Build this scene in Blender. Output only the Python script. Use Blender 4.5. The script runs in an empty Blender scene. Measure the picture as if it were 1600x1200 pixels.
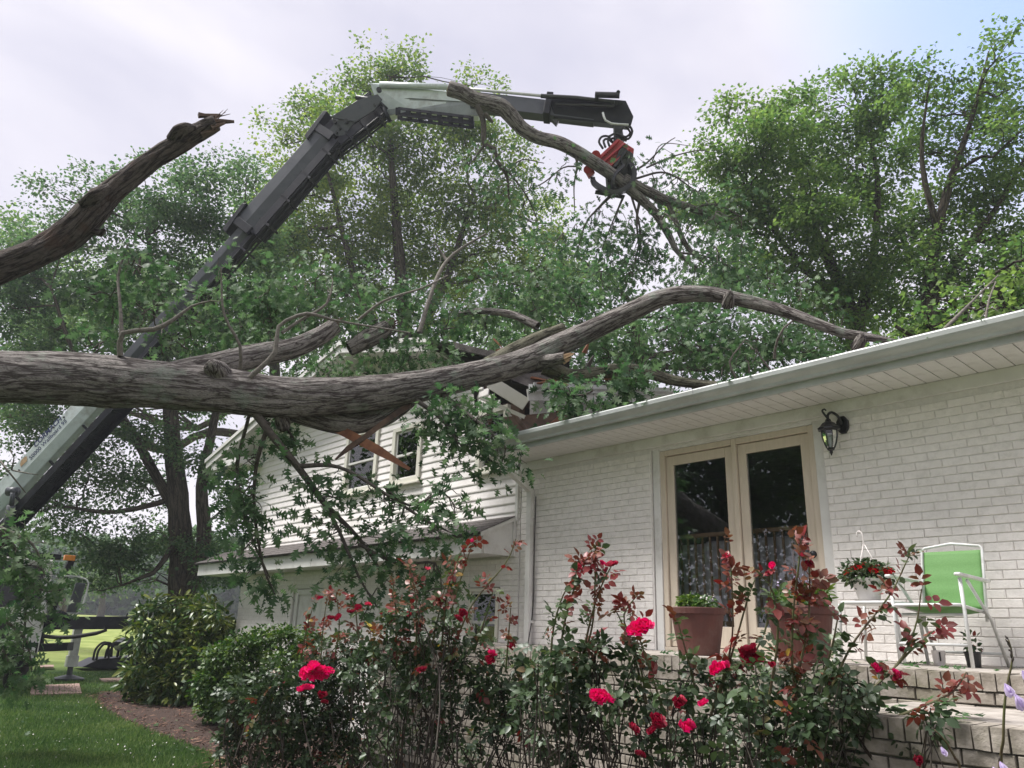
import bpy, math, random
import numpy as np
from mathutils import Vector, Matrix, noise as mnoise

sc = bpy.context.scene
col = sc.collection
rng = np.random.default_rng(7)
random.seed(7)

# ------------------------------------------------------------------ camera
PITCH, ROLL, YAW, FPX = 0.31105885, 0.03097347, 0.84303885, 1201.5
CAM = np.array([0.0, 0.0, 1.6])
FW = np.array([-math.sin(YAW)*math.cos(PITCH), math.cos(YAW)*math.cos(PITCH), math.sin(PITCH)])
_r = np.array([math.cos(YAW), math.sin(YAW), 0.0]); _u = np.cross(_r, FW)
RT = math.cos(ROLL)*_r + math.sin(ROLL)*_u
UP = -math.sin(ROLL)*_r + math.cos(ROLL)*_u
cd = bpy.data.cameras.new('camera'); cam = bpy.data.objects.new('camera', cd); col.objects.link(cam)
cam.matrix_world = Matrix(((RT[0], UP[0], -FW[0], CAM[0]), (RT[1], UP[1], -FW[1], CAM[1]), (RT[2], UP[2], -FW[2], CAM[2]), (0, 0, 0, 1)))
cd.sensor_width = 36; cd.lens = 36*FPX/1600; cd.clip_end = 2000; cd.clip_start = 0.05
sc.camera = cam

def ray(x, y): return FW + (x-800)/FPX*RT - (y-600)/FPX*UP
def at(x, y, depth): return ray(x, y)*depth + CAM
def atY(x, y, Y): d = ray(x, y); return d*(Y/d[1]) + CAM
def atZ(x, y, Z): d = ray(x, y); return d*((Z-1.6)/d[2]) + CAM

# ------------------------------------------------------------------ world, sun
SUN_EL, SUN_AZ = math.radians(60), math.radians(222)      # azimuth of the sun, clockwise from +Y
w = bpy.data.worlds.new('World'); sc.world = w; w.use_nodes = True
nt = w.node_tree; nt.nodes.clear()
def N(nt, t, **kw):
    n = nt.nodes.new(t)
    for k, v in kw.items(): setattr(n, k, v)
    return n
out = N(nt, 'ShaderNodeOutputWorld'); bg = N(nt, 'ShaderNodeBackground'); bg2 = N(nt, 'ShaderNodeBackground')
sky = N(nt, 'ShaderNodeTexSky'); sky.sky_type = 'NISHITA'; sky.sun_disc = False
sky.sun_elevation = SUN_EL; sky.sun_rotation = SUN_AZ
bg.inputs[1].default_value = 0.15; nt.links.new(sky.outputs[0], bg.inputs[0])
tc = N(nt, 'ShaderNodeTexCoord')
no = N(nt, 'ShaderNodeTexNoise'); no.inputs['Scale'].default_value = 2.1; no.inputs['Detail'].default_value = 5; no.inputs['Roughness'].default_value = 0.5
no.inputs['Distortion'].default_value = 0.4
mp = N(nt, 'ShaderNodeMapping'); mp.inputs['Scale'].default_value = (1, 1, 1.8)
nt.links.new(tc.outputs['Generated'], mp.inputs[0]); nt.links.new(mp.outputs[0], no.inputs['Vector'])
cr = N(nt, 'ShaderNodeValToRGB')
cr.color_ramp.elements[0].position = 0.28; cr.color_ramp.elements[0].color = (0.58, 0.58, 0.71, 1)
cr.color_ramp.elements[1].position = 0.72; cr.color_ramp.elements[1].color = (0.97, 0.93, 0.98, 1)
nt.links.new(no.outputs[0], cr.inputs[0]); nt.links.new(cr.outputs[0], bg2.inputs[0])
bg2.inputs[1].default_value = 0.82
# a gap in the cloud where the blue shows
hd = ray(1690, -60); hd = hd/np.linalg.norm(hd)
dp = N(nt, 'ShaderNodeVectorMath', operation='DOT_PRODUCT'); dp.inputs[1].default_value = tuple(hd)
nrm = N(nt, 'ShaderNodeVectorMath', operation='NORMALIZE')
nt.links.new(tc.outputs['Generated'], nrm.inputs[0]); nt.links.new(nrm.outputs[0], dp.inputs[0])
ad = N(nt, 'ShaderNodeMath', operation='MULTIPLY_ADD'); ad.inputs[1].default_value = 0.05; nt.links.new(no.outputs[0], ad.inputs[0]); nt.links.new(dp.outputs['Value'], ad.inputs[2])
mr = N(nt, 'ShaderNodeMapRange', interpolation_type='SMOOTHSTEP'); mr.inputs[1].default_value = 0.975; mr.inputs[2].default_value = 1.05; mr.inputs[4].default_value = 0.8
nt.links.new(ad.outputs[0], mr.inputs[0])
mx = N(nt, 'ShaderNodeMixShader'); nt.links.new(mr.outputs[0], mx.inputs[0]); nt.links.new(bg2.outputs[0], mx.inputs[1]); 
bg3 = N(nt, 'ShaderNodeBackground'); bg3.inputs[0].default_value = (0.05, 0.20, 0.60, 1); ash = N(nt, 'ShaderNodeAddShader'); nt.links.new(bg.outputs[0], ash.inputs[0]); nt.links.new(bg3.outputs[0], ash.inputs[1]); nt.links.new(ash.outputs[0], mx.inputs[2])
nt.links.new(mx.outputs[0], out.inputs[0])
sd = bpy.data.lights.new('sun', 'SUN'); sun = bpy.data.objects.new('sun', sd); col.objects.link(sun)
sd.energy = 4.6; sd.angle = math.radians(20); sd.color = (1.0, 0.97, 0.93)
sv = Vector((math.sin(SUN_AZ)*math.cos(SUN_EL), math.cos(SUN_AZ)*math.cos(SUN_EL), math.sin(SUN_EL)))
sun.rotation_euler = sv.to_track_quat('Z', 'Y').to_euler(); sun.location = sv*60
vs = sc.view_settings; vs.view_transform = 'Standard'; vs.look = 'None'; vs.gamma = 1; vs.use_curve_mapping = False; vs.exposure = 0.52
sc.cycles.max_bounces = 8; sc.cycles.transparent_max_bounces = 12; sc.cycles.diffuse_bounces = 5; sc.cycles.glossy_bounces = 3
sc.cycles.volume_bounces = 0; sc.cycles.use_denoising = True

# ------------------------------------------------------------------ materials
MATS = {}
def mat(name, c1, c2=None, rough=0.7, scale=8, bump=0.0, bscale=None, metal=0.0, coord='Object', stretch=(1, 1, 1), trans=0.0,
        tint=None, spec=0.5, detail=6, contrast=(0.35, 0.65), grime=None, gscale=1.5):
    if name in MATS: return MATS[name]
    m = bpy.data.materials.new(name); m.use_nodes = True; t = m.node_tree; b = t.nodes['Principled BSDF']
    b.inputs['Roughness'].default_value = rough; b.inputs['Metallic'].default_value = metal
    b.inputs['Specular IOR Level'].default_value = spec
    if coord == 'Object':
        v = N(t, 'ShaderNodeTexCoord').outputs['Object']
    elif coord == 'World':
        v = N(t, 'ShaderNodeNewGeometry').outputs['Position']
    else:
        a = N(t, 'ShaderNodeAttribute'); a.attribute_name = coord; v = a.outputs['Vector']
    mpn = N(t, 'ShaderNodeMapping'); mpn.inputs['Scale'].default_value = stretch; t.links.new(v, mpn.inputs[0]); v = mpn.outputs[0]
    n1 = N(t, 'ShaderNodeTexNoise'); n1.inputs['Scale'].default_value = scale; n1.inputs['Detail'].default_value = detail; n1.inputs['Roughness'].default_value = 0.62
    t.links.new(v, n1.inputs['Vector'])
    c2 = c2 or tuple(x*0.7 for x in c1)
    rp = N(t, 'ShaderNodeValToRGB'); rp.color_ramp.elements[0].position = contrast[0]; rp.color_ramp.elements[1].position = contrast[1]
    rp.color_ramp.elements[0].color = (*c2, 1); rp.color_ramp.elements[1].color = (*c1, 1)
    t.links.new(n1.outputs[0], rp.inputs[0]); c = rp.outputs[0]
    if grime:
        n3 = N(t, 'ShaderNodeTexNoise'); n3.inputs['Scale'].default_value = gscale; n3.inputs['Detail'].default_value = 8; n3.inputs['Roughness'].default_value = 0.7
        t.links.new(v, n3.inputs['Vector'])
        m3 = N(t, 'ShaderNodeMapRange'); m3.inputs[1].default_value = 0.5; m3.inputs[2].default_value = 0.75; t.links.new(n3.outputs[0], m3.inputs[0])
        mm = N(t, 'ShaderNodeMix', data_type='RGBA'); mm.inputs[7].default_value = (*grime, 1)
        t.links.new(m3.outputs[0], mm.inputs[0]); t.links.new(c, mm.inputs[6]); c = mm.outputs[2]
    if tint:                                            # per-leaf colours from the mesh's own 'tint' value
        a = N(t, 'ShaderNodeAttribute'); a.attribute_name = 'tint'
        tr = N(t, 'ShaderNodeValToRGB'); tr.color_ramp.interpolation = 'LINEAR'
        els = tr.color_ramp.elements
        for i, (p, cc) in enumerate(tint):
            e = els[i] if i < 2 else els.new(p)
            e.position = p; e.color = (*cc, 1)
        t.links.new(a.outputs['Fac'], tr.inputs[0]); c = tr.outputs[0]
    t.links.new(c, b.inputs['Base Color'])
    if bump:
        n2 = N(t, 'ShaderNodeTexNoise'); n2.inputs['Scale'].default_value = bscale or scale*3; n2.inputs['Detail'].default_value = 8; n2.inputs['Roughness'].default_value = 0.65
        t.links.new(v, n2.inputs['Vector'])
        bp = N(t, 'ShaderNodeBump'); bp.inputs['Strength'].default_value = 1.0; bp.inputs['Distance'].default_value = bump
        t.links.new(n2.outputs[0], bp.inputs['Height']); t.links.new(bp.outputs[0], b.inputs['Normal'])
    if trans:
        tl = N(t, 'ShaderNodeBsdfTranslucent'); ms = N(t, 'ShaderNodeMixShader'); ms.inputs[0].default_value = trans
        hs = N(t, 'ShaderNodeHueSaturation'); hs.inputs['Value'].default_value = 1.9; hs.inputs['Saturation'].default_value = 1.15
        t.links.new(c, hs.inputs['Color']); t.links.new(hs.outputs[0], tl.inputs[0])
        t.links.new(b.outputs[0], ms.inputs[1]); t.links.new(tl.outputs[0], ms.inputs[2])
        t.links.new(ms.outputs[0], t.nodes['Material Output'].inputs[0])
    MATS[name] = m
    return m

def glass_mat(name, tintc=(0.6, 0.65, 0.68), ior=1.5, opac=0.25):
    m = bpy.data.materials.new(name); m.use_nodes = True; t = m.node_tree; t.nodes.remove(t.nodes['Principled BSDF'])
    tr = N(t, 'ShaderNodeBsdfTransparent'); tr.inputs[0].default_value = (*tintc, 1)
    gl = N(t, 'ShaderNodeBsdfGlossy'); gl.inputs['Roughness'].default_value = 0.01; gl.inputs[0].default_value = (1, 1, 1, 1)
    fr = N(t, 'ShaderNodeFresnel'); fr.inputs[0].default_value = ior
    ml = N(t, 'ShaderNodeMath', operation='MULTIPLY'); ml.inputs[1].default_value = 1.3; ml.use_clamp = True
    ms = N(t, 'ShaderNodeMixShader'); t.links.new(fr.outputs[0], ml.inputs[0]); t.links.new(ml.outputs[0], ms.inputs[0]); t.links.new(tr.outputs[0], ms.inputs[1]); t.links.new(gl.outputs[0], ms.inputs[2])
    t.links.new(ms.outputs[0], t.nodes['Material Output'].inputs[0])
    MATS[name] = m; return m

def bark_mat(name, c1, c2, lich=None, scale=1.0, bump=0.02):
    m = bpy.data.materials.new(name); m.use_nodes = True; t = m.node_tree; b = t.nodes['Principled BSDF']
    b.inputs['Roughness'].default_value = 0.9; b.inputs['Specular IOR Level'].default_value = 0.2
    a = N(t, 'ShaderNodeAttribute'); a.attribute_name = 'bco'
    mpn = N(t, 'ShaderNodeMapping'); mpn.inputs['Scale'].default_value = (scale, scale, scale*0.12); t.links.new(a.outputs['Vector'], mpn.inputs[0])
    n0 = N(t, 'ShaderNodeTexNoise'); n0.inputs['Scale'].default_value = 17; n0.inputs['Detail'].default_value = 4; n0.inputs['Roughness'].default_value = 0.55; n0.inputs['Distortion'].default_value = 0.35
    t.links.new(mpn.outputs[0], n0.inputs['Vector'])
    mpb = N(t, 'ShaderNodeMapping'); mpb.inputs['Scale'].default_value = (1, 1, 2.4); mpb.inputs['Location'].default_value = (3, 5, 7); t.links.new(mpn.outputs[0], mpb.inputs[0])
    n1 = N(t, 'ShaderNodeTexNoise'); n1.inputs['Scale'].default_value = 31; n1.inputs['Detail'].default_value = 5; n1.inputs['Distortion'].default_value = 0.5
    t.links.new(mpb.outputs[0], n1.inputs['Vector'])
    n2 = N(t, 'ShaderNodeTexNoise'); n2.inputs['Scale'].default_value = 90; n2.inputs['Detail'].default_value = 8; n2.inputs['Roughness'].default_value = 0.75
    mpc = N(t, 'ShaderNodeMapping'); mpc.inputs['Scale'].default_value = (1, 1, 4.0); t.links.new(mpn.outputs[0], mpc.inputs[0]); t.links.new(mpc.outputs[0], n2.inputs['Vector'])
    def ridge(nd, wdt):
        a1 = N(t, 'ShaderNodeMath', operation='SUBTRACT'); a1.inputs[1].default_value = 0.5; t.links.new(nd.outputs[0], a1.inputs[0])
        a2 = N(t, 'ShaderNodeMath', operation='ABSOLUTE'); t.links.new(a1.outputs[0], a2.inputs[0])
        a3 = N(t, 'ShaderNodeMapRange', interpolation_type='SMOOTHSTEP'); a3.inputs[2].default_value = wdt; t.links.new(a2.outputs[0], a3.inputs[0]); return a3
    ra, rb = ridge(n0, .075), ridge(n1, .07)
    mq = N(t, 'ShaderNodeMath', operation='MULTIPLY_ADD'); mq.inputs[1].default_value = 0.45; mq.inputs[2].default_value = 0.55; t.links.new(rb.outputs[0], mq.inputs[0])
    mr0 = N(t, 'ShaderNodeMath', operation='MULTIPLY'); t.links.new(ra.outputs[0], mr0.inputs[0]); t.links.new(mq.outputs[0], mr0.inputs[1])
    ma = N(t, 'ShaderNodeMath', operation='MULTIPLY'); t.links.new(mr0.outputs[0], ma.inputs[0]); t.links.new(n2.outputs[0], ma.inputs[1])
    rp = N(t, 'ShaderNodeValToRGB'); rp.color_ramp.elements[0].position = 0.02; rp.color_ramp.elements[1].position = 0.58
    rp.color_ramp.elements[0].color = (*c2, 1); rp.color_ramp.elements[1].color = (*c1, 1); t.links.new(ma.outputs[0], rp.inputs[0]); c = rp.outputs[0]
    if lich:
        n3 = N(t, 'ShaderNodeTexNoise'); n3.inputs['Scale'].default_value = 2.6; n3.inputs['Detail'].default_value = 10; n3.inputs['Roughness'].default_value = 0.72
        t.links.new(a.outputs['Vector'], n3.inputs['Vector'])
        m3 = N(t, 'ShaderNodeMapRange'); m3.inputs[1].default_value = 0.54; m3.inputs[2].default_value = 0.66; m3.inputs[4].default_value = 0.75; t.links.new(n3.outputs[0], m3.inputs[0])
        mm = N(t, 'ShaderNodeMix', data_type='RGBA'); mm.inputs[7].default_value = (*lich, 1)
        t.links.new(m3.outputs[0], mm.inputs[0]); t.links.new(c, mm.inputs[6]); c = mm.outputs[2]
    t.links.new(c, b.inputs['Base Color'])
    bp = N(t, 'ShaderNodeBump'); bp.inputs['Strength'].default_value = 1.0; bp.inputs['Distance'].default_value = bump
    t.links.new(ma.outputs[0], bp.inputs['Height']); t.links.new(bp.outputs[0], b.inputs['Normal'])
    MATS[name] = m; return m

BARK = bark_mat('oak_bark', (0.31, 0.285, 0.265), (0.055, 0.045, 0.042), lich=(0.25, 0.29, 0.24))
BARKD = bark_mat('weathered_bark', (0.135, 0.112, 0.10), (0.024, 0.018, 0.017), lich=(0.085, 0.05, 0.038))
BARKM = bark_mat('mossy_bark', (0.21, 0.20, 0.145), (0.045, 0.042, 0.03), lich=(0.25, 0.28, 0.17))
BARKT = bark_mat('tree_bark', (0.115, 0.095, 0.075), (0.03, 0.024, 0.02), scale=0.6)
TWIG = mat('twig_bark', (0.10, 0.085, 0.07), (0.045, 0.038, 0.032), rough=0.85, scale=30)
TWIGG = mat('grey_twig', (0.19, 0.17, 0.145), (0.09, 0.08, 0.07), rough=0.85, scale=30)
WHITE = mat('white_paint', (0.70, 0.69, 0.67), (0.62, 0.61, 0.59), rough=0.45, scale=3, grime=(0.42, 0.40, 0.37), gscale=2.2)
METALW = mat('white_metal', (0.66, 0.67, 0.66), (0.52, 0.53, 0.52), rough=0.35, scale=4, stretch=(1, 3, 3), grime=(0.34, 0.34, 0.33), gscale=1.2)
SIDING = mat('vinyl_siding', (0.84, 0.80, 0.79), (0.80, 0.76, 0.75), rough=0.5, scale=2, bump=0.0006, bscale=60, grime=(0.60, 0.56, 0.53), gscale=1.8)
BRICK = mat('painted_brick', (0.80, 0.765, 0.74), (0.72, 0.69, 0.665), rough=0.6, scale=14, bump=0.005, bscale=60, coord='World', grime=(0.60, 0.575, 0.545), gscale=16)
MORTAR = mat('painted_mortar', (0.70, 0.675, 0.65), (0.60, 0.58, 0.56), rough=0.8, scale=20, bump=0.003, coord='World')
PBRICK = mat('worn_shaded_brick', (0.37, 0.33, 0.285), (0.21, 0.185, 0.15), rough=0.85, scale=11, bump=0.006, bscale=45, coord='World', grime=(0.17, 0.16, 0.10), gscale=3.5)  # worn and mottled; base colour also darkened to imitate shade from the bushes
PMORTAR = mat('dirty_shaded_mortar', (0.14, 0.13, 0.11), (0.06, 0.055, 0.045), rough=0.95, scale=20, bump=0.004, coord='World')  # dirty joints, darkened further for the shadow on the porch wall
CREAM = mat('cream_wood', (0.60, 0.52, 0.425), (0.54, 0.465, 0.375), rough=0.55, scale=5, stretch=(6, 6, 1))
BLACK = mat('black_metal', (0.014, 0.015, 0.018), (0.008, 0.008, 0.01), rough=0.35, scale=10)
RUBBER = mat('black_rubber', (0.018, 0.018, 0.018), rough=0.75, scale=10)
STEEL = mat('dark_steel', (0.011, 0.013, 0.020), (0.006, 0.007, 0.011), rough=0.45, scale=5, metal=0.0, spec=0.25, grime=(0.03, 0.03, 0.034), gscale=3)
JIBG = mat('grey_green_paint', (0.26, 0.29, 0.29), (0.19, 0.215, 0.215), rough=0.45, scale=4, grime=(0.12, 0.12, 0.11), gscale=3)
METALG = mat('shaded_white_metal', (0.46, 0.48, 0.47), (0.38, 0.40, 0.39), rough=0.4, scale=4, stretch=(1, 3, 3), grime=(0.30, 0.30, 0.29), gscale=1.4)  # off-white eave metal, its backlit shade put into the grey colour
GSTEEL = mat('grey_steel', (0.085, 0.092, 0.105), (0.05, 0.055, 0.065), rough=0.4, scale=4, metal=0.0, spec=0.4, grime=(0.035, 0.038, 0.042), gscale=2)
CRANEW = mat('pale_crane_paint', (0.62, 0.68, 0.68), (0.50, 0.56, 0.56), rough=0.38, scale=3, grime=(0.30, 0.30, 0.27), gscale=2.5)
RED = mat('red_paint', (0.45, 0.018, 0.022), (0.30, 0.012, 0.015), rough=0.35, scale=6, grime=(0.16, 0.03, 0.03), gscale=6)
NAVY = mat('navy_letters', (0.02, 0.035, 0.12), rough=0.4)
SHINGLE = mat('roof_shingle', (0.13, 0.115, 0.11), (0.06, 0.052, 0.05), rough=0.95, scale=60, bump=0.003, bscale=200, coord='World')
DARKIN = mat('painted_shade', (0.02, 0.018, 0.016), rough=0.95)  # near-black colour painting the shade of hollows, gaps and unlit rooms
INTER = mat('room_wall', (0.34, 0.33, 0.32), rough=0.9)
RAWWOOD = mat('raw_wood', (0.30, 0.125, 0.06), (0.15, 0.055, 0.03), rough=0.7, scale=6, stretch=(1, 1, 1), bump=0.004, coord='World')
CUTWOOD = mat('cut_wood', (0.52, 0.36, 0.22), (0.40, 0.26, 0.15), rough=0.75, scale=20)
OLDWOOD = mat('old_wood', (0.14, 0.085, 0.06), (0.06, 0.038, 0.028), rough=0.85, scale=8, bump=0.003, coord='World')
TERRA = mat('terracotta', (0.115, 0.036, 0.027), (0.075, 0.025, 0.020), rough=0.7, scale=4, bump=0.001, grime=(0.13, 0.075, 0.06), gscale=5)
LIME = mat('green_mesh_fabric', (0.125, 0.275, 0.085), (0.105, 0.235, 0.07), rough=0.7, scale=120, bump=0.0008, bscale=300)
GLASS = glass_mat('window_glass', (0.7, 0.75, 0.78))
DGLASS = glass_mat('door_glass', (0.88, 0.90, 0.92))
BLIND = mat('white_blind', (0.7, 0.7, 0.72), rough=0.8)
ORANGE = mat('amber_lens', (0.75, 0.25, 0.02), rough=0.3)
PLASTW = mat('white_plastic', (0.75, 0.70, 0.68), (0.70, 0.65, 0.63), rough=0.35, scale=3)
MULCH = mat('mulch', (0.075, 0.040, 0.029), (0.015, 0.009, 0.007), rough=0.95, scale=50, bump=0.02, bscale=40, coord='World')
MAT_WOOD = mat('mat_wood', (0.40, 0.27, 0.23), (0.26, 0.17, 0.14), rough=0.85, scale=6, coord='World')

L_FAR = mat('maple_leaf', (0.1,)*3, rough=0.6, trans=0.50, spec=0.35, tint=[(0, (0.030, 0.062, 0.024)), (1, (0.15, 0.215, 0.065)), (0.45, (0.070, 0.128, 0.042))])
L_BLUE = mat('cool_leaf', (0.1,)*3, rough=0.6, trans=0.50, spec=0.35, tint=[(0, (0.028, 0.060, 0.030)), (1, (0.14, 0.195, 0.085)), (0.5, (0.066, 0.118, 0.052))])
L_YEL = mat('yellow_green_leaf', (0.1,)*3, rough=0.6, trans=0.52, spec=0.35, tint=[(0, (0.040, 0.078, 0.028)), (1, (0.205, 0.25, 0.06)), (0.5, (0.095, 0.150, 0.045))])
L_OAK = mat('oak_leaf', (0.1,)*3, rough=0.58, trans=0.34, spec=0.35, tint=[(0, (0.026, 0.062, 0.028)), (1, (0.17, 0.22, 0.135)), (0.5, (0.066, 0.126, 0.052)), (0.8, (0.115, 0.18, 0.085))])
L_ROSE = mat('rose_leaf', (0.1,)*3, rough=0.42, trans=0.16, spec=0.45, tint=[(0, (0.012, 0.030, 0.016)), (0.5, (0.058, 0.094, 0.038)), (0.70, (0.10, 0.135, 0.045)), (0.80, (0.16, 0.070, 0.038)), (0.94, (0.19, 0.022, 0.028)), (1.0, (0.42, 0.33, 0.04))])
L_LAUR = mat('laurel_leaf', (0.1,)*3, rough=0.35, trans=0.15, spec=0.5, tint=[(0, (0.014, 0.045, 0.014)), (1, (0.18, 0.21, 0.045)), (0.6, (0.045, 0.10, 0.022))])
L_BOX = mat('box_leaf', (0.1,)*3, rough=0.45, trans=0.2, spec=0.4, tint=[(0, (0.015, 0.045, 0.012)), (1, (0.12, 0.18, 0.035)), (0.6, (0.045, 0.10, 0.022))])
L_GRASS = mat('grass_blade', (0.1,)*3, rough=0.6, trans=0.25, spec=0.25, tint=[(0, (0.038, 0.080, 0.026)), (1, (0.19, 0.25, 0.09)), (0.5, (0.085, 0.150, 0.046))])
PETAL = mat('crimson_petal', (0.78, 0.016, 0.20), (0.60, 0.008, 0.10), rough=0.55, scale=14, trans=0.22)
PETALD = mat('deep_red_petal', (0.36, 0.008, 0.045), (0.20, 0.004, 0.02), rough=0.55, scale=14, trans=0.2)
PETALP = mat('faded_pink_petal', (0.62, 0.14, 0.19), (0.5, 0.05, 0.1), rough=0.55, scale=14, trans=0.25)
LILAC = mat('lilac_petal', (0.50, 0.40, 0.62), (0.62, 0.55, 0.70), rough=0.5, scale=8, trans=0.3)
GERAN = mat('scarlet_petal', (0.60, 0.006, 0.018), (0.42, 0.004, 0.012), rough=0.55, scale=14, trans=0.2)
CANE = mat('rose_cane', (0.045, 0.036, 0.022), (0.02, 0.013, 0.011), rough=0.7, scale=12)
CANEG = mat('green_cane', (0.11, 0.14, 0.045), (0.10, 0.06, 0.04), rough=0.6, scale=6)

# ------------------------------------------------------------------ object helpers
WO = {}                                       # world origin of every object made here
def link(o, parent=None, loc=(0, 0, 0)):
    col.objects.link(o)
    loc = Vector(loc); WO[o.name] = loc
    if parent is not None:
        o.parent = parent; o.location = loc - WO[parent.name]
    else: o.location = loc
    return o
def thing(name, label, cat, loc=(0, 0, 0), group=None):
    o = bpy.data.objects.new(name, None); o.empty_display_size = 0.2
    link(o, None, loc); o['label'] = label; o['category'] = cat
    if group: o['group'] = group
    return o
def tag(o, label, cat, group=None):
    o['label'] = label; o['category'] = cat
    if group: o['group'] = group
    return o
class MB:
    def __init__(s): s.v = []; s.f = []; s.m = []; s.bco = None
    def add(s, V, F, mi=0):
        b = len(s.v); s.v.extend([tuple(map(float, p)) for p in V]); s.f.extend([tuple(b+i for i in f) for f in F]); s.m.extend([mi]*len(F))
        if s.bco is not None: s.bco.extend([tuple(map(float, p)) for p in V])
    def box(s, a, b, mi=0):
        x0, y0, z0 = a; x1, y1, z1 = b
        s.add([(x0, y0, z0), (x1, y0, z0), (x1, y1, z0), (x0, y1, z0), (x0, y0, z1), (x1, y0, z1), (x1, y1, z1), (x0, y1, z1)],
              [(0, 3, 2, 1), (4, 5, 6, 7), (0, 1, 5, 4), (1, 2, 6, 5), (2, 3, 7, 6), (3, 0, 4, 7)], mi)
    def beam(s, p, q, w_, h_, upv=(0, 0, 1), mi=0, w2=None, h2=None):
        p = np.array(p, float); q = np.array(q, float); d = q-p; d /= np.linalg.norm(d)
        u = np.array(upv, float); sd_ = np.cross(d, u); sd_ /= np.linalg.norm(sd_); u = np.cross(sd_, d)
        w2 = w2 or w_; h2 = h2 or h_
        V = [p-sd_*w_/2-u*h_/2, p+sd_*w_/2-u*h_/2, p+sd_*w_/2+u*h_/2, p-sd_*w_/2+u*h_/2,
             q-sd_*w2/2-u*h2/2, q+sd_*w2/2-u*h2/2, q+sd_*w2/2+u*h2/2, q-sd_*w2/2+u*h2/2]
        s.add(V, [(0, 1, 2, 3), (7, 6, 5, 4), (0, 4, 5, 1), (1, 5, 6, 2), (2, 6, 7, 3), (3, 7, 4, 0)], mi)
    def prism(s, pts, off, mi=0):
        """closed outline extruded by the vector off"""
        n = len(pts); P = [np.array(p, float) for p in pts]; o = np.array(off, float)
        s.add(P+[p+o for p in P], [tuple(range(n))[::-1], tuple(range(n, 2*n))]+[(i, (i+1) % n, n+(i+1) % n, n+i) for i in range(n)], mi)
    def lathe(s, prof, c, n=20, mi=0, axis=None):
        """prof: (radius, height) pairs, about the vertical through c"""
        V = []; F = []
        for r, z in prof:
            for i in range(n):
                a = 2*math.pi*i/n; V.append((c[0]+r*math.cos(a), c[1]+r*math.sin(a), c[2]+z))
        for j in range(len(prof)-1):
            for i in range(n): F.append((j*n+i, j*n+(i+1) % n, (j+1)*n+(i+1) % n, (j+1)*n+i))
        s.add(V, F, mi)
    def tube(s, pts, rad, seg=8, mi=0, rough=0.0, caps=True, step=None, amp=0.0, bark=None):
        P, R = smooth(pts, rad, step)
        n = len(P); T = np.gradient(P, axis=0); T /= np.maximum(np.linalg.norm(T, axis=1, keepdims=True), 1e-9)
        ref = np.array([0, 0, 1.0]) if abs(T[0][2]) < 0.9 else np.array([1.0, 0, 0])
        a = np.cross(T[0], ref); a /= np.linalg.norm(a); A = np.zeros((n, 3)); A[0] = a
        for i in range(1, n):
            a = A[i-1]-T[i]*np.dot(A[i-1], T[i]); A[i] = a/np.linalg.norm(a)
        B = np.cross(T, A); th = np.linspace(0, 2*math.pi, seg, endpoint=False)
        L = np.concatenate([[0], np.cumsum(np.linalg.norm(np.diff(P, axis=0), axis=1))])
        r = R[:, None]*np.ones(seg)[None, :]
        if bark is not None: r = bark(L, th, R)
        elif rough:
            ph = rng.random(6)*6.28
            r = r*(1+rough*(np.sin(th[None]*2+L[:, None]*5+ph[0])*.5+np.sin(th[None]*3-L[:, None]*9+ph[1])*.35+np.sin(L[:, None]*14+ph[2]+th[None])*.3))
        V = P[:, None, :]+r[..., None]*(np.cos(th)[None, :, None]*A[:, None, :]+np.sin(th)[None, :, None]*B[:, None, :])
        bc = np.stack([np.cos(th)[None, :]*R[:, None], np.sin(th)[None, :]*R[:, None], np.repeat(L[:, None], seg, 1)], -1)
        b = len(s.v); s.v.extend(map(tuple, V.reshape(-1, 3).tolist()))
        if s.bco is not None: s.bco.extend(map(tuple, bc.reshape(-1, 3).tolist()))
        F = []
        for j in range(n-1):
            for i in range(seg):
                k = (i+1) % seg; F.append((b+j*seg+i, b+j*seg+k, b+(j+1)*seg+k, b+(j+1)*seg+i))
        if caps: F.append(tuple(b+i for i in range(seg))[::-1]); F.append(tuple(b+(n-1)*seg+i for i in range(seg)))
        s.f.extend(F); s.m.extend([mi]*len(F))
        return P, R
    def build(s, name, mats, parent=None, loc=(0, 0, 0), smooth_=False, world=True, kind=None, bevel=0):
        me = bpy.data.meshes.new(name); off = Vector(loc)
        V = s.v if not world else [(p[0]-off[0], p[1]-off[1], p[2]-off[2]) for p in s.v]
        me.from_pydata(V, [], s.f)
        for m_ in (mats if isinstance(mats, (list, tuple)) else [mats]): me.materials.append(m_)
        if any(s.m): me.polygons.foreach_set('material_index', s.m)
        if smooth_: me.polygons.foreach_set('use_smooth', [True]*len(me.polygons))
        if s.bco is not None:
            at_ = me.attributes.new('bco', 'FLOAT_VECTOR', 'POINT'); at_.data.foreach_set('vector', np.array(s.bco, dtype=np.float32).ravel())
        me.update()
        o = bpy.data.objects.new(name, me); link(o, parent, loc)
        if bevel:
            bv = o.modifiers.new('bevel', 'BEVEL'); bv.width = bevel; bv.segments = 2; bv.limit_method = 'ANGLE'
        if kind: o['kind'] = kind
        return o
def barkMB(): m = MB(); m.bco = []; return m

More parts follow.
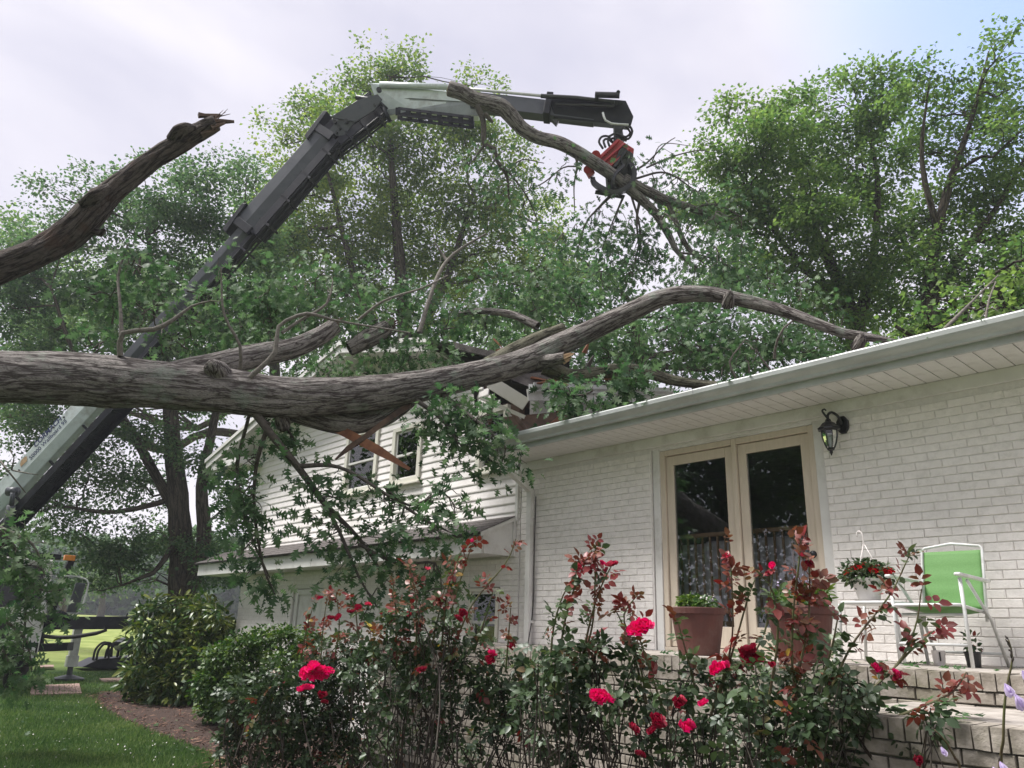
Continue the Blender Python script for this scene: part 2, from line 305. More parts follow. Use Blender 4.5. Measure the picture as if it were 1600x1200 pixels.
def smooth(pts, rad, step=None):
    P = np.array(pts, float); R = np.array(rad if np.ndim(rad) else [rad]*len(P), float)
    if step is None or len(P) < 2: return P, R
    out = []; orr = []
    Pp = np.vstack([2*P[0]-P[1], P, 2*P[-1]-P[-2]])
    for i in range(len(P)-1):
        p0, p1, p2, p3 = Pp[i:i+4]
        k = max(1, int(np.linalg.norm(p2-p1)/step))
        for j in range(k):
            t = j/k
            out.append(0.5*((2*p1)+(-p0+p2)*t+(2*p0-5*p1+4*p2-p3)*t*t+(-p0+3*p1-3*p2+p3)*t**3)); orr.append(R[i]*(1-t)+R[i+1]*t)
    out.append(P[-1]); orr.append(R[-1])
    return np.array(out), np.array(orr)

# leaf templates: x along the midrib, y across, z out of the blade
def rows(ts, ws, fold=0.25, curl=0.15):
    V = []; F = []
    for t, w_ in zip(ts, ws):
        z = -curl*t*t
        V += [(t, -w_, z+fold*w_), (t, 0, z), (t, w_, z+fold*w_)]
    for i in range(len(ts)-1):
        a = 3*i; F += [(a, a+1, a+4, a+3), (a+1, a+2, a+5, a+4)]
    return np.array(V), np.array(F)
LEAF4 = (np.array([(0, 0, 0), (.5, -.36, .08), (1, 0, -.1), (.5, .36, .08)]), np.array([(0, 1, 2, 3)]))
LEAFM = (np.array([(0, 0, 0), (.35, -.42, .08), (.62, -.22, .03), (1, 0, -.1), (.62, .22, .03), (.35, .42, .08)]), np.array([(0, 1, 2, 3), (0, 3, 4, 5)]))
LEAFOV = rows([0, .3, .68, 1], [.01, .33, .27, .005])
LEAFOAK = rows([0, .13, .30, .33, .56, .60, .82, .84, 1], [.012, .03, .36, .07, .46, .07, .30, .07, .01], fold=0.18, curl=0.28)
LEAFLONG = rows([0, .35, .75, 1], [.01, .17, .14, .005])
BLADE = (np.array([(0, -.03, 0), (.5, -.025, .02), (1, 0, -.12), (.5, .025, .02)])*[1, 1, 1], np.array([(0, 1, 2, 3)]))

def unit(a): return a/np.maximum(np.linalg.norm(a, axis=-1, keepdims=True), 1e-9)
def leaf_mesh(name, tpl, pos, dirs, nrm_, size, tint, material, parent=None, loc=(0, 0, 0), kind=None):
    TV, TF = tpl; pos = np.asarray(pos); n = len(pos); k = len(TV); loc = np.array(loc, float)
    X = unit(dirs); Y = unit(np.cross(nrm_, X)); Z = np.cross(X, Y)
    S = np.asarray(size)[:, None, None]
    V = pos[:, None, :]-loc+S*(TV[None, :, 0:1]*X[:, None, :]+TV[None, :, 1:2]*Y[:, None, :]+TV[None, :, 2:3]*Z[:, None, :])
    F = (TF[None]+(np.arange(n)*k)[:, None, None]).reshape(-1, TF.shape[1])
    me = bpy.data.meshes.new(name)
    me.vertices.add(n*k); me.vertices.foreach_set('co', V.astype(np.float32).ravel())
    nf, fs = F.shape; me.loops.add(nf*fs); me.polygons.add(nf)
    me.loops.foreach_set('vertex_index', F.astype(np.int32).ravel())
    me.polygons.foreach_set('loop_start', (np.arange(nf)*fs).astype(np.int32))
    me.polygons.foreach_set('loop_total', np.full(nf, fs, np.int32))
    a = me.attributes.new('tint', 'FLOAT', 'POINT'); a.data.foreach_set('value', np.repeat(np.clip(tint, 0, 1), k).astype(np.float32))
    me.materials.append(material); me.update(calc_edges=True)
    o = bpy.data.objects.new(name, me); link(o, parent, tuple(loc))
    if kind: o['kind'] = kind
    return o

def rand_dirs(n): return unit(rng.normal(size=(n, 3)))

# ================================================================== GROUND
def gz(x, y):
    """height of the lawn: level round the house, rising gently to the far field"""
    d = math.hypot(x, y)
    t = max(0.0, d-19.5)
    z = 0.10*(1-math.exp(-t/1.5))*0 + 0.017*t*(1-math.exp(-t/12)) if t > 0 else 0
    if d > 120: z -= 0.004*(d-120)
    return max(z, 0) if d < 160 else max(z, 0)
def gza(X, Y):
    d = np.hypot(X, Y); t = np.maximum(0, d-19.5)
    z = 0.017*t*(1-np.exp(-t/12))
    z = np.where(d > 170, 0.017*150.5*(1-np.exp(-150.5/12))+(d-170)*0.002, z)
    return z
def gz(x, y): return float(gza(np.array(x, float), np.array(y, float)))
radii = np.concatenate([[0.01], np.linspace(1, 30, 59), np.geomspace(31, 420, 44)]); nth = 144
th = np.linspace(0, 2*math.pi, nth, endpoint=False)
gm = MB(); V = []; F = []
for r in radii:
    X = r*np.cos(th); Y = r*np.sin(th); Z = gza(X, Y) if r > 0.1 else X*0
    V += list(zip(X, Y, Z))
for j in range(len(radii)-1):
    for i in range(nth): F.append((j*nth+i, j*nth+(i+1) % nth, (j+1)*nth+(i+1) % nth, (j+1)*nth+i))
gm.add(V, F)
LAWN = bpy.data.materials.new('lawn'); LAWN.use_nodes = True; t = LAWN.node_tree; b = t.nodes['Principled BSDF']
b.inputs['Roughness'].default_value = 0.9; b.inputs['Specular IOR Level'].default_value = 0.1
g = N(t, 'ShaderNodeNewGeometry'); n1 = N(t, 'ShaderNodeTexNoise'); n1.inputs['Scale'].default_value = 0.8; n1.inputs['Detail'].default_value = 8
n2 = N(t, 'ShaderNodeTexNoise'); n2.inputs['Scale'].default_value = 60; n2.inputs['Detail'].default_value = 4
t.links.new(g.outputs['Position'], n1.inputs['Vector']); t.links.new(g.outputs['Position'], n2.inputs['Vector'])
r1 = N(t, 'ShaderNodeValToRGB'); r1.color_ramp.elements[0].color = (0.035, 0.085, 0.020, 1); r1.color_ramp.elements[1].color = (0.075, 0.145, 0.035, 1)
r1.color_ramp.elements[0].position = 0.35; r1.color_ramp.elements[1].position = 0.65
r2 = N(t, 'ShaderNodeValToRGB'); r2.color_ramp.elements[0].color = (0.26, 0.33, 0.085, 1); r2.color_ramp.elements[1].color = (0.42, 0.48, 0.16, 1)
r2.color_ramp.elements[0].position = 0.35; r2.color_ramp.elements[1].position = 0.65
t.links.new(n1.outputs[0], r1.inputs[0]); t.links.new(n1.outputs[0], r2.inputs[0])
ln = N(t, 'ShaderNodeVectorMath', operation='LENGTH'); t.links.new(g.outputs['Position'], ln.inputs[0])
mrr = N(t, 'ShaderNodeMapRange'); mrr.inputs[1].default_value = 27; mrr.inputs[2].default_value = 36; t.links.new(ln.outputs['Value'], mrr.inputs[0])   # mown yard gives way to the hay field
mm = N(t, 'ShaderNodeMix', data_type='RGBA'); t.links.new(mrr.outputs[0], mm.inputs[0]); t.links.new(r1.outputs[0], mm.inputs[6]); t.links.new(r2.outputs[0], mm.inputs[7])
mu = N(t, 'ShaderNodeMix', data_type='RGBA', blend_type='MULTIPLY'); mu.inputs[0].default_value = 0.5; t.links.new(mm.outputs[2], mu.inputs[6]); t.links.new(n2.outputs['Color'], mu.inputs[7])
t.links.new(mu.outputs[2], b.inputs['Base Color'])
bp = N(t, 'ShaderNodeBump'); bp.inputs['Distance'].default_value = 0.03; t.links.new(n2.outputs[0], bp.inputs['Height']); t.links.new(bp.outputs[0], b.inputs['Normal'])
ground = gm.build('ground', LAWN, smooth_=True); ground['kind'] = 'structure'

# mulch bed in front of the house: a raised sheet with an uneven curved edge
edge = [atZ(150, 1092, 0), atZ(166, 1112, 0), atZ(215, 1138, 0), atZ(290, 1168, 0), atZ(345, 1198, 0), (-8.8, 3.3, 0), (-8.0, 2.0, 0), (-6.5, 1.2, 0), (-4.0, 0.9, 0), (2, 0.9, 0)]
top = [atZ(178, 1086, 0), (-17.6, 6.6, 0), (-16, 7.2, 0), (-13, 7.0, 0), (-10.5, 6.7, 0), (-8, 6.7, 0), (-7, 6.7, 0), (-5, 6.7, 0), (-3, 6.7, 0), (2, 6.7, 0)]
E1, _ = smooth(edge, 1.0, 0.25); E2, _ = smooth(top, 1.0, 0.25)
n = 90; E1 = np.array([E1[int(i*(len(E1)-1)/(n-1))] for i in range(n)]); E2 = np.array([E2[int(i*(len(E2)-1)/(n-1))] for i in range(n)])
mb = MB(); V = []; F = []; K = 24
for i in range(n):
    for k in range(K+1):
        s_ = k/K; p = E1[i]*(1-s_)+E2[i]*s_
        h = 0.012+0.07*min(1, s_*6)+0.035*mnoise.noise(Vector((p[0]*2.5, p[1]*2.5, 0)))
        if k == 0: h = -0.01
        V.append((p[0]+0.05*mnoise.noise(Vector((p[0]*6, p[1]*6, 3))), p[1]+0.05*mnoise.noise(Vector((p[0]*6, p[1]*6, 9))), h))
for i in range(n-1):
    for k in range(K): F.append((i*(K+1)+k, (i+1)*(K+1)+k, (i+1)*(K+1)+k+1, i*(K+1)+k+1))
mb.add(V, F); o = mb.build('mulch_bed', MULCH, smooth_=True); o['kind'] = 'structure'
# a bare earth patch by the outrigger, and bark chips
def patch(name, c, rx, ry, m_):
    mb = MB(); V = [(c[0], c[1], gz(c[0], c[1])+0.03)]; n = 28
    for i in range(n):
        a = i*2*math.pi/n; r = 1+0.25*mnoise.noise(Vector((math.cos(a)*1.5, math.sin(a)*1.5, c[0])))
        x = c[0]+rx*r*math.cos(a); y = c[1]+ry*r*math.sin(a); V.append((x, y, gz(x, y)+0.005))
    mb.add(V, [(0, i+1, (i+1) % n+1) for i in range(n)]); o = mb.build(name, m_); o['kind'] = 'structure'
patch('bare_earth', (-21.3, 9.0), 1.5, 0.9, MULCH)
chips_p = []; 
for _ in range(9000):
    i = rng.integers(0, 60); s_ = rng.random(); p = E1[i]*(1-s_)+E2[i]*s_; chips_p.append((p[0]+rng.normal()*.12, p[1]+rng.normal()*.12, 0.06+0.03*rng.random()*(s_ > .06)))
chips_p = np.array(chips_p)
MCHIP = mat('bark_chip', (0.1,)*3, rough=0.9, tint=[(0, (0.03, 0.013, 0.009)), (1, (0.26, 0.16, 0.11)), (0.6, (0.12, 0.052, 0.033))])
o = leaf_mesh('bark_chips', (BLADE[0]*[1, 3.2, 1], BLADE[1]), chips_p, rand_dirs(9000)*[1, 1, .25], np.tile([0, 0, 1.0], (9000, 1))+rand_dirs(9000)*.5, 0.05+0.09*rng.random(9000), rng.random(9000), MCHIP); o['kind'] = 'stuff'
o.data.transform(Matrix.Scale(1, 4))
# grass blades on the lawn in view
n = 150000
px = rng.uniform(-60, 420, n); py = 1038+(rng.random(n)**0.8)*200
P = np.array([atZ(a, b_, 0.0) for a, b_ in zip(px, py)])
P = P[np.hypot(P[:, 0], P[:, 1]) < 27]
P[:, :2] += rng.normal(size=(len(P), 2))*0.15
# keep off the mulch
ek = E1[:, :2]
ydge = np.interp(P[:, 0], np.sort(ek[:, 0]), ek[np.argsort(ek[:, 0]), 1])
P = P[(P[:, 1] < ydge+rng.normal(size=len(P))*.04) | (P[:, 0] < E1[0][0])]
P[:, 2] = gza(P[:, 0], P[:, 1]); n = len(P)
dirs = unit(np.stack([rng.normal(size=n)*.45, rng.normal(size=n)*.45, np.ones(n)], 1))
tn = np.array([mnoise.noise(Vector((a*.7, b_*.7, 0))) for a, b_ in P[:, :2]])
GB = (np.array([(0, -.10, 0), (.55, -.07, 0.05), (1, 0, .2), (.55, .07, 0.05)]), np.array([(0, 1, 2, 3)]))
o = leaf_mesh('grass', GB, P, dirs, rand_dirs(n)*[1, 1, .1], rng.uniform(0.045, 0.10, n), 0.5+0.5*tn+rng.normal(size=n)*.22, L_GRASS); o['kind'] = 'stuff'
# clover heads
n = 260; i = rng.choice(len(P), n, replace=False); Q = P[i]+[0, 0, .06]
o = leaf_mesh('clover', LEAF4, Q, rand_dirs(n), np.tile([0, 0, 1.], (n, 1)), np.full(n, .025), np.ones(n), PLASTW); o['kind'] = 'stuff'

# ================================================================== HOUSE
house = thing('house', 'white painted brick and vinyl sided house with its gable roof crushed by a fallen oak', 'house', (-6, 7, 0))
def proj(P):
    d = np.asarray(P, float)-CAM; z = d@FW
    return 800+FPX*(d@RT)/z, 600-FPX*(d@UP)/z, z
CO = 0.0677
bmesh_cache = {}
def brick_mesh(name, L, H, D, var, m_, prefix):
    key = (prefix, round(L, 3), round(H, 3), round(D, 3), var)
    if key not in bmesh_cache:
        r = random.Random(hash(key) & 0xffff); j = lambda s=0.0018: (r.random()-.5)*2*s
        e = 0.004
        V = [(-L/2+j(), D, -H/2+j()), (L/2+j(), D, -H/2+j()), (L/2+j(), D, H/2+j()), (-L/2+j(), D, H/2+j()),
             (-L/2+j(), e, -H/2+j()), (L/2+j(), e, -H/2+j()), (L/2+j(), e, H/2+j()), (-L/2+j(), e, H/2+j()),
             (-L/2+e, j(.0012), -H/2+e), (L/2-e, j(.0012), -H/2+e), (L/2-e, j(.0012), H/2-e), (-L/2+e, j(.0012), H/2-e)]
        F = [(8, 9, 10, 11)] + [(4+i, 4+(i+1) % 4, 8+(i+1) % 4, 8+i) for i in range(4)] + [(i, (i+1) % 4, 4+(i+1) % 4, 4+i) for i in range(4)]
        me = bpy.data.meshes.new(name); me.from_pydata(V, [], F); me.materials.append(m_); me.update()
        bmesh_cache[key] = (me, V, F)
    return bmesh_cache[key]
def lay_bricks(parent, rects, Y, m_, name='brick', limit=300, L0=0.203, gap=0.0055, hgap=0.0032, H=None, depth=0.09, co=CO, frame=True, hole=None, stuffname='brick_field', z0=0.0, proudj=0.0015):
    """running bond on the plane Y facing the camera side; the largest in the picture become objects, the rest one part"""
    H = H or co-gap; items = []
    for (x0, x1, zz0, zz1) in rects:
        k0 = int(math.ceil((zz0-z0)/co-0.01)); k1 = int((zz1-z0)/co+0.35)
        for k in range(k0, k1):
            zc = z0+(k+.5)*co; x = x1+((L0/2) if k % 2 else 0); x = x1-((0 if k % 2 else L0/2)); edges = [x1]
            while x > x0: 
                if x < x1-0.03: edges.append(x)
                x -= L0
            if edges[-1]-x0 > 0.03: edges.append(x0)
            else: edges[-1] = x0
            hh = min(H, max(0.02, (zz1-(zc-co/2))-gap)) if zc+co/2 > zz1+0.01 else H
            for a, b_ in zip(edges[:-1], edges[1:]): items.append(((a+b_)/2, zc if hh == H else zc-co/2+gap/2+hh/2, a-b_-hgap, hh))
    sc_ = []
    for (xc, zc, L, hh) in items:
        px, py, d = proj((xc, Y, zc))
        vis = -20 < px < 1620 and -20 < py < 1220 and d > 0
        sc_.append((L*hh/d/d if vis else 0))
    order = np.argsort(sc_)[::-1]; big = set(order[:limit].tolist()) if limit else set()
    mb = MB()
    for i, (xc, zc, L, hh) in enumerate(items):
        var = random.randrange(4); Lq = round(L, 2 if abs(L-(L0-hgap)) > .004 else 3)
        me, V, F = brick_mesh(name, Lq if abs(Lq-L) < .0035 else L, hh, depth, var, m_, stuffname)
        yy = Y-0.006+random.uniform(-proudj, proudj)
        if i in big and sc_[i] > 0:
            o = bpy.data.objects.new(name, me); link(o, parent, (xc, yy, zc+random.uniform(-.0012, .0012)))
            o.rotation_euler = (0, random.uniform(-.006, .006), 0)
        else: mb.add([(v[0]+xc, v[1]+yy, v[2]+zc) for v in V], F)
    if mb.v: mb.build(stuffname, m_, parent, kind='stuff')

# ---- main wall
bw = MB()
for a in [((-7.16, 6.602, 0), (-5.10, 6.80, 3.62)), ((-3.17, 6.602, 0), (3.0, 6.80, 3.62)), ((-5.10, 6.602, 0), (-3.17, 6.80, 1.44)), ((-5.10, 6.602, 3.52), (-3.17, 6.80, 3.62))]: bw.box(*a)
bw.box((2.8, 6.81, 0), (3.0, 13, 3.62))
wall = bw.build('brick_wall', MORTAR, house)
lay_bricks(wall, [(-7.15, -5.115, 1.46, 3.53), (-3.165, 2.98, 1.46, 3.53)], 6.6, BRICK, z0=1.46)
# frieze board under the soffit
fb = MB(); fb.box((-7.16, 6.565, 3.545), (3.0, 6.598, 3.655)); fb.build('frieze_board', WHITE, house, bevel=0.003)
# ---- soffit of planks, each a part
for i in range(78):
    x0 = -7.16+i*0.130
    m_ = MB(); V = [(x0+.004, 5.985, 3.657), (x0+.126, 5.985, 3.657), (x0+.126, 6.60, 3.657), (x0+.004, 6.60, 3.657)]
    zt = 3.672
    m_.prism(V, (0, 0, zt-3.657))
    o = m_.build('soffit_panel', WHITE, house) if i == 0 else None
    if i == 0: sp_me = o.data
    else:
        o = bpy.data.objects.new('soffit_panel', sp_me); link(o, house, (0, 0, 0)); o.location.x += i*0.130
sb = MB(); sb.box((-7.16, 5.985, 3.673), (3.0, 6.6, 3.70))
for i in range(79):
    x0 = -7.16+i*0.130; sb.box((x0-.006, 6.585, 3.640), (x0+.006, 6.6, 3.6565))
sb.build('soffit_backing', DARKIN, house)
# ---- fascia, gutter (extruded profile), roof
fa = MB(); fa.box((-7.2, 5.955, 3.635), (3.0, 5.983, 3.80)); fa.build('fascia', METALG, house, bevel=0.003)
prof = [(5.953, 3.805), (5.953, 3.695), (5.895, 3.690), (5.888, 3.715), (5.850, 3.745), (5.836, 3.765), (5.832, 3.800), (5.838, 3.812), (5.850, 3.812), (5.850, 3.800), (5.842, 3.797), (5.846, 3.768), (5.858, 3.750), (5.897, 3.722), (5.903, 3.700), (5.944, 3.704), (5.944, 3.805)]
gu = MB(); gu.prism([(-7.08, y, z) for y, z in prof], (9.9, 0, 0)); 
gu.prism([(-7.085, 5.953, 3.805), (-7.085, 5.953, 3.695), (-7.085, 5.895, 3.690), (-7.085, 5.850, 3.745), (-7.085, 5.834, 3.805)], (0.004, 0, 0))
gu.build('gutter', METALG, house)
for x in (-4.05, -1.02, 1.9): m_ = MB(); m_.prism([(x, y-(.003 if y < 5.95 else 0), z-(.002 if z < 3.8 else 0)) for y, z in prof[:9]], (.05, 0, 0)); m_.build('gutter_joint', METALG, house)
deb = []
for k in range(420):
    x = rng.uniform(-7.0, 1.5); deb.append((x, 5.86+rng.random()*.16, 3.815+rng.random()*.015+.03*(rng.random() < .15)))
leaf_mesh('roof_litter', LEAFOAK, np.array(deb), rand_dirs(420)*[1, 1, .35], rand_dirs(420)*.5+[0, 0, 1], rng.uniform(.04, .11, 420), rng.random(420)*.8, L_OAK, house, (0, 6, 3.8), kind='stuff')
def slab(name, pts, th_, m_, parent, kind=None):
    mb = MB(); P = [np.array(p, float) for p in pts]; n_ = np.cross(P[1]-P[0], P[2]-P[0]); n_ /= np.linalg.norm(n_)
    if n_[2] < 0: n_ = -n_
    mb.prism(P, tuple(-n_*th_)); return mb.build(name, m_, parent, kind=kind)
slab('roof', [(-7.25, 5.90, 3.84), (3.05, 5.90, 3.84), (3.05, 10.2, 4.80), (-7.25, 10.2, 4.80)], 0.03, SHINGLE, house)
slab('roof', [(-7.25, 10.2, 4.80), (3.05, 10.2, 4.80), (3.05, 14.2, 3.84), (-7.25, 14.2, 3.84)], 0.03, SHINGLE, house)
ge = MB(); ge.prism([(-7.17, 6.62, 3.7), (-7.17, 13.4, 3.7), (-7.17, 10.2, 4.70)], (0.05, 0, 0)); ge.prism([(2.95, 6.62, 3.63), (2.95, 13.4, 3.63), (2.95, 10.2, 4.70)], (0.05, 0, 0)); ge.build('gable_wall', SIDING, house)
bk = MB(); bk.box((-7.16, 13.2, 0), (3.0, 13.4, 3.7)); bk.build('back_wall', BRICK, house)

# ---- downspout with its elbows, clamp and the thin black wire
ds = MB()
ds.beam((-6.95, 5.89, 3.70), (-6.95, 5.90, 3.60), .078, .06, upv=(0, 1, 0)); ds.beam((-6.95, 5.90, 3.62), (-6.93, 6.54, 3.27), .078, .058, upv=(0, .4, 1)); ds.beam((-6.93, 6.535, 3.29), (-6.93, 6.548, 0.1), .078, .058, upv=(0, 1, 0))
for z in (2.93, 1.7): ds.box((-6.978, 6.512, z), (-6.882, 6.592, z+.03))
for dx in (-.02, .02): ds.box((-6.93+dx-.004, 6.512, .2), (-6.93+dx+.004, 6.52, 3.26))
dsp = ds.build('downspout', WHITE, house, bevel=0.006)
wi = MB(); wi.tube([(-6.87, 6.575, 3.2), (-6.872, 6.57, 2.8), (-6.865, 6.56, 2.4), (-6.87, 6.57, 2.0), (-6.89, 6.56, 1.7), (-6.88, 6.5, 1.46)], .006, 5, step=.08); wi.build('wire', RUBBER, house)

# ---- patio doors
pd = MB()
pd.box((-5.09, 6.615, 1.44), (-5.005, 6.67, 3.54)); pd.box((-3.255, 6.615, 1.44), (-3.172, 6.67, 3.54)); pd.box((-5.0, 6.615, 3.50), (-3.26, 6.67, 3.54))
doors = pd.build('patio_door', WHITE, house, bevel=0.003)
fr = MB()
for x0, x1 in ((-5.003, -4.945), (-4.125, -4.075), (-3.315, -3.257)): fr.box((x0, 6.63, 1.50), (x1, 6.74, 3.498))
fr.box((-4.943, 6.63, 3.44), (-4.127, 6.74, 3.498)); fr.box((-4.073, 6.63, 3.44), (-3.317, 6.74, 3.498)); fr.box((-5.003, 6.62, 1.46), (-3.257, 6.76, 1.498))
fr.build('door_frame', CREAM, doors, bevel=0.003)
for x0, x1 in ((-4.938, -4.131), (-4.068, -3.321)):
    lf = MB(); S = .086; yb = 6.655
    lf.box((x0, yb, 1.505), (x0+S, yb+.045, 3.432)); lf.box((x1-S, yb, 1.505), (x1, yb+.045, 3.432))
    lf.box((x0+S+.0005, yb, 3.335), (x1-S-.0005, yb+.045, 3.432)); lf.box((x0+S+.0005, yb, 1.505), (x1-S-.0005, yb+.045, 1.70))
    lf.build('door_leaf', CREAM, doors, bevel=0.003)
    gl = MB(); gl.box((x0+S-.002, yb+.018, 1.698), (x1-S+.002, yb+.024, 3.337)); gl.build('pane', DGLASS, doors)
kn = MB()
for z in (2.33, 2.16):
    c = np.array((-3.372, 6.655, z)); V = []; F = []; n_ = 16; pr = [(.030, 0), (.030, -.008), (.012, -.012), (.012, -.035), (.030, -.045), (.032, -.06), (.022, -.072), (0.001, -.075)] if z < 2.3 else [(.032, 0), (.032, -.012), (.026, -.024), (.001, -.026)]
    for r, y in pr:
        for i in range(n_): V.append((c[0]+r*math.cos(i*2*math.pi/n_), c[1]+y, c[2]+r*math.sin(i*2*math.pi/n_)))
    for j in range(len(pr)-1):
        for i in range(n_): F.append((j*n_+i, j*n_+(i+1) % n_, (j+1)*n_+(i+1) % n_, (j+1)*n_+i))
    kn.add(V, F)
kn.build('door_knob', BLACK, doors, smooth_=True)
# the dark room behind the doors
rm = MB()
x0, x1, y0, y1, z0, z1 = -6.6, -1.0, 6.82, 10.5, 1.45, 3.9
rm.box((x0, y0, z0-.02), (x1, y1, z0)); rm.box((x0, y0, 3.60), (x1, y1, 3.62)); rm.box((x0, y1, z0), (x1, y1+.02, 3.6)); rm.box((x0-.02, y0, z0), (x0, y1, 3.6)); rm.box((x1, y0, z0), (x1+.02, y1, 3.6))
rm.build('room', INTER, house)

# ---- wing: lower brick wall, upper siding, gable
WX0, WX1 = -15.3, -7.17
wl = MB()
for a in [((WX0, 6.602, 0), (-13.05, 6.80, 2.95)), ((-12.0, 6.602, 0), (-8.13, 6.80, 2.95)), ((-13.05, 6.602, 2.2), (-12.0, 6.80, 2.95)), ((-7.52, 6.602, 0), (WX1, 6.80, 2.95)), ((-8.13, 6.602, 0), (-7.52, 6.80, 1.27)), ((-8.13, 6.602, 2.13), (-7.52, 6.80, 2.95))]: wl.box(*a)
wl.box((WX0, 6.81, 0), (WX0+.2, 13, 4.95)); wl.box((WX0, 13.01, 0), (WX1, 13.2, 4.95)); wl.box((WX1-.1, 6.81, 2.0), (WX1-.001, 13, 4.9))
wwall = wl.build('lower_wall', MORTAR, house)
lay_bricks(wwall, [(WX0, -13.06, 0.2, 2.5), (-11.99, -8.14, 0.2, 2.5), (-7.51, WX1, 0.9, 3.66), (-8.13, -7.515, 0.5, 1.26), (-8.13, -7.515, 2.14, 2.5), (-13.05, -12.0, 2.21, 2.5)], 6.6, BRICK, limit=250, z0=1.46-0.0677*21, stuffname='lower_brick_field')
dr = MB(); dr.box((-13.03, 6.63, .2), (-12.93, 6.7, 2.19)); dr.box((-12.12, 6.63, .2), (-12.02, 6.7, 2.19)); dr.box((-12.93, 6.63, 2.1), (-12.12, 6.7, 2.19)); dr.box((-12.92, 6.66, .2), (-12.13, 6.69, 2.095))
dr.build('lower_door', WHITE, house)

def zroof(x):                              # underside of the rake over the gable wall
    return 4.93+0.244*(x+16.0) if x < -11.2 else 6.10-0.244*(x+11.2)
BO = 0.112
wins = [(-11.62, -10.60, 3.70, 4.76), (-10.17, -9.38, 3.70, 4.62), (-8.06, -7.42, 3.62, 4.50)]
for k in range(29):
    z0 = 2.93+k*BO; z1 = z0+BO
    xa, xb = WX0+.02, WX1-.075
    # clip by the two rakes
    if z1 > zroof(xa): xa = -16.0+(z1-4.93)/0.244
    if z1 > zroof(xb)-0.0: xb = min(xb, -11.2+(6.10-z1)/0.244)
    if z1 > 4.35 : xb = min(xb, -7.35-(z1-4.35)*1.1)      # the crushed corner has lost its boards
    if xb-xa < .2: break
    segs = [(xa, xb)]
    for (wa, wb, wz0, wz1) in wins:
        if z1 > wz0+.03 and z0 < wz1-.03:
            segs = [q for (a, b_) in segs for q in ((a, min(b_, wa)), (max(a, wb), b_)) if q[1]-q[0] > .03]
    for a, b_ in segs:
        m_ = MB(); sg = 0.003*math.sin(k*2.1)
        pr = [(6.580, z0+.004), (6.5775, z0+.018), (6.592, z1+.003), (6.6, z1+.003), (6.6, z0), (6.584, z0)]
        m_.prism([(a, y, z+sg*0) for y, z in pr], (b_-a, 0, 0))
        m_.build('siding_board', SIDING, house)
bkk = MB()                                  # sheathing behind the boards, with window openings
zb = [2.955, 3.62, 3.70, 4.50, 4.62, 4.76, 5.0]
xs = sorted({WX0+.02, WX1-.08, *[w_[0] for w_ in wins], *[w_[1] for w_ in wins]})
for a, b_ in zip(xs[:-1], xs[1:]):
    for c, d in zip(zb[:-1], zb[1:]):
        if any(a >= w_[0]-.001 and b_ <= w_[1]+.001 and c >= w_[2]-.001 and d <= w_[3]+.001 for w_ in wins): continue
        if b_ > -7.9 and d > 4.5: continue
        bkk.box((a, 6.604, c), (b_, 6.70, d))
bkk.prism([(-15.2, 6.604, 5.001), (-8.0, 6.604, 5.001), (-11.2, 6.604, 6.08)], (0, .1, 0))
bkk.build('sheathing', OLDWOOD, house)
co = MB(); co.box((WX1-.078, 6.572, 2.93), (WX1-.03, 6.60, 4.3)); co.box((WX0, 6.572, 2.93), (WX0+.03, 6.60, 5.0)); co.build('corner_trim', WHITE, house)

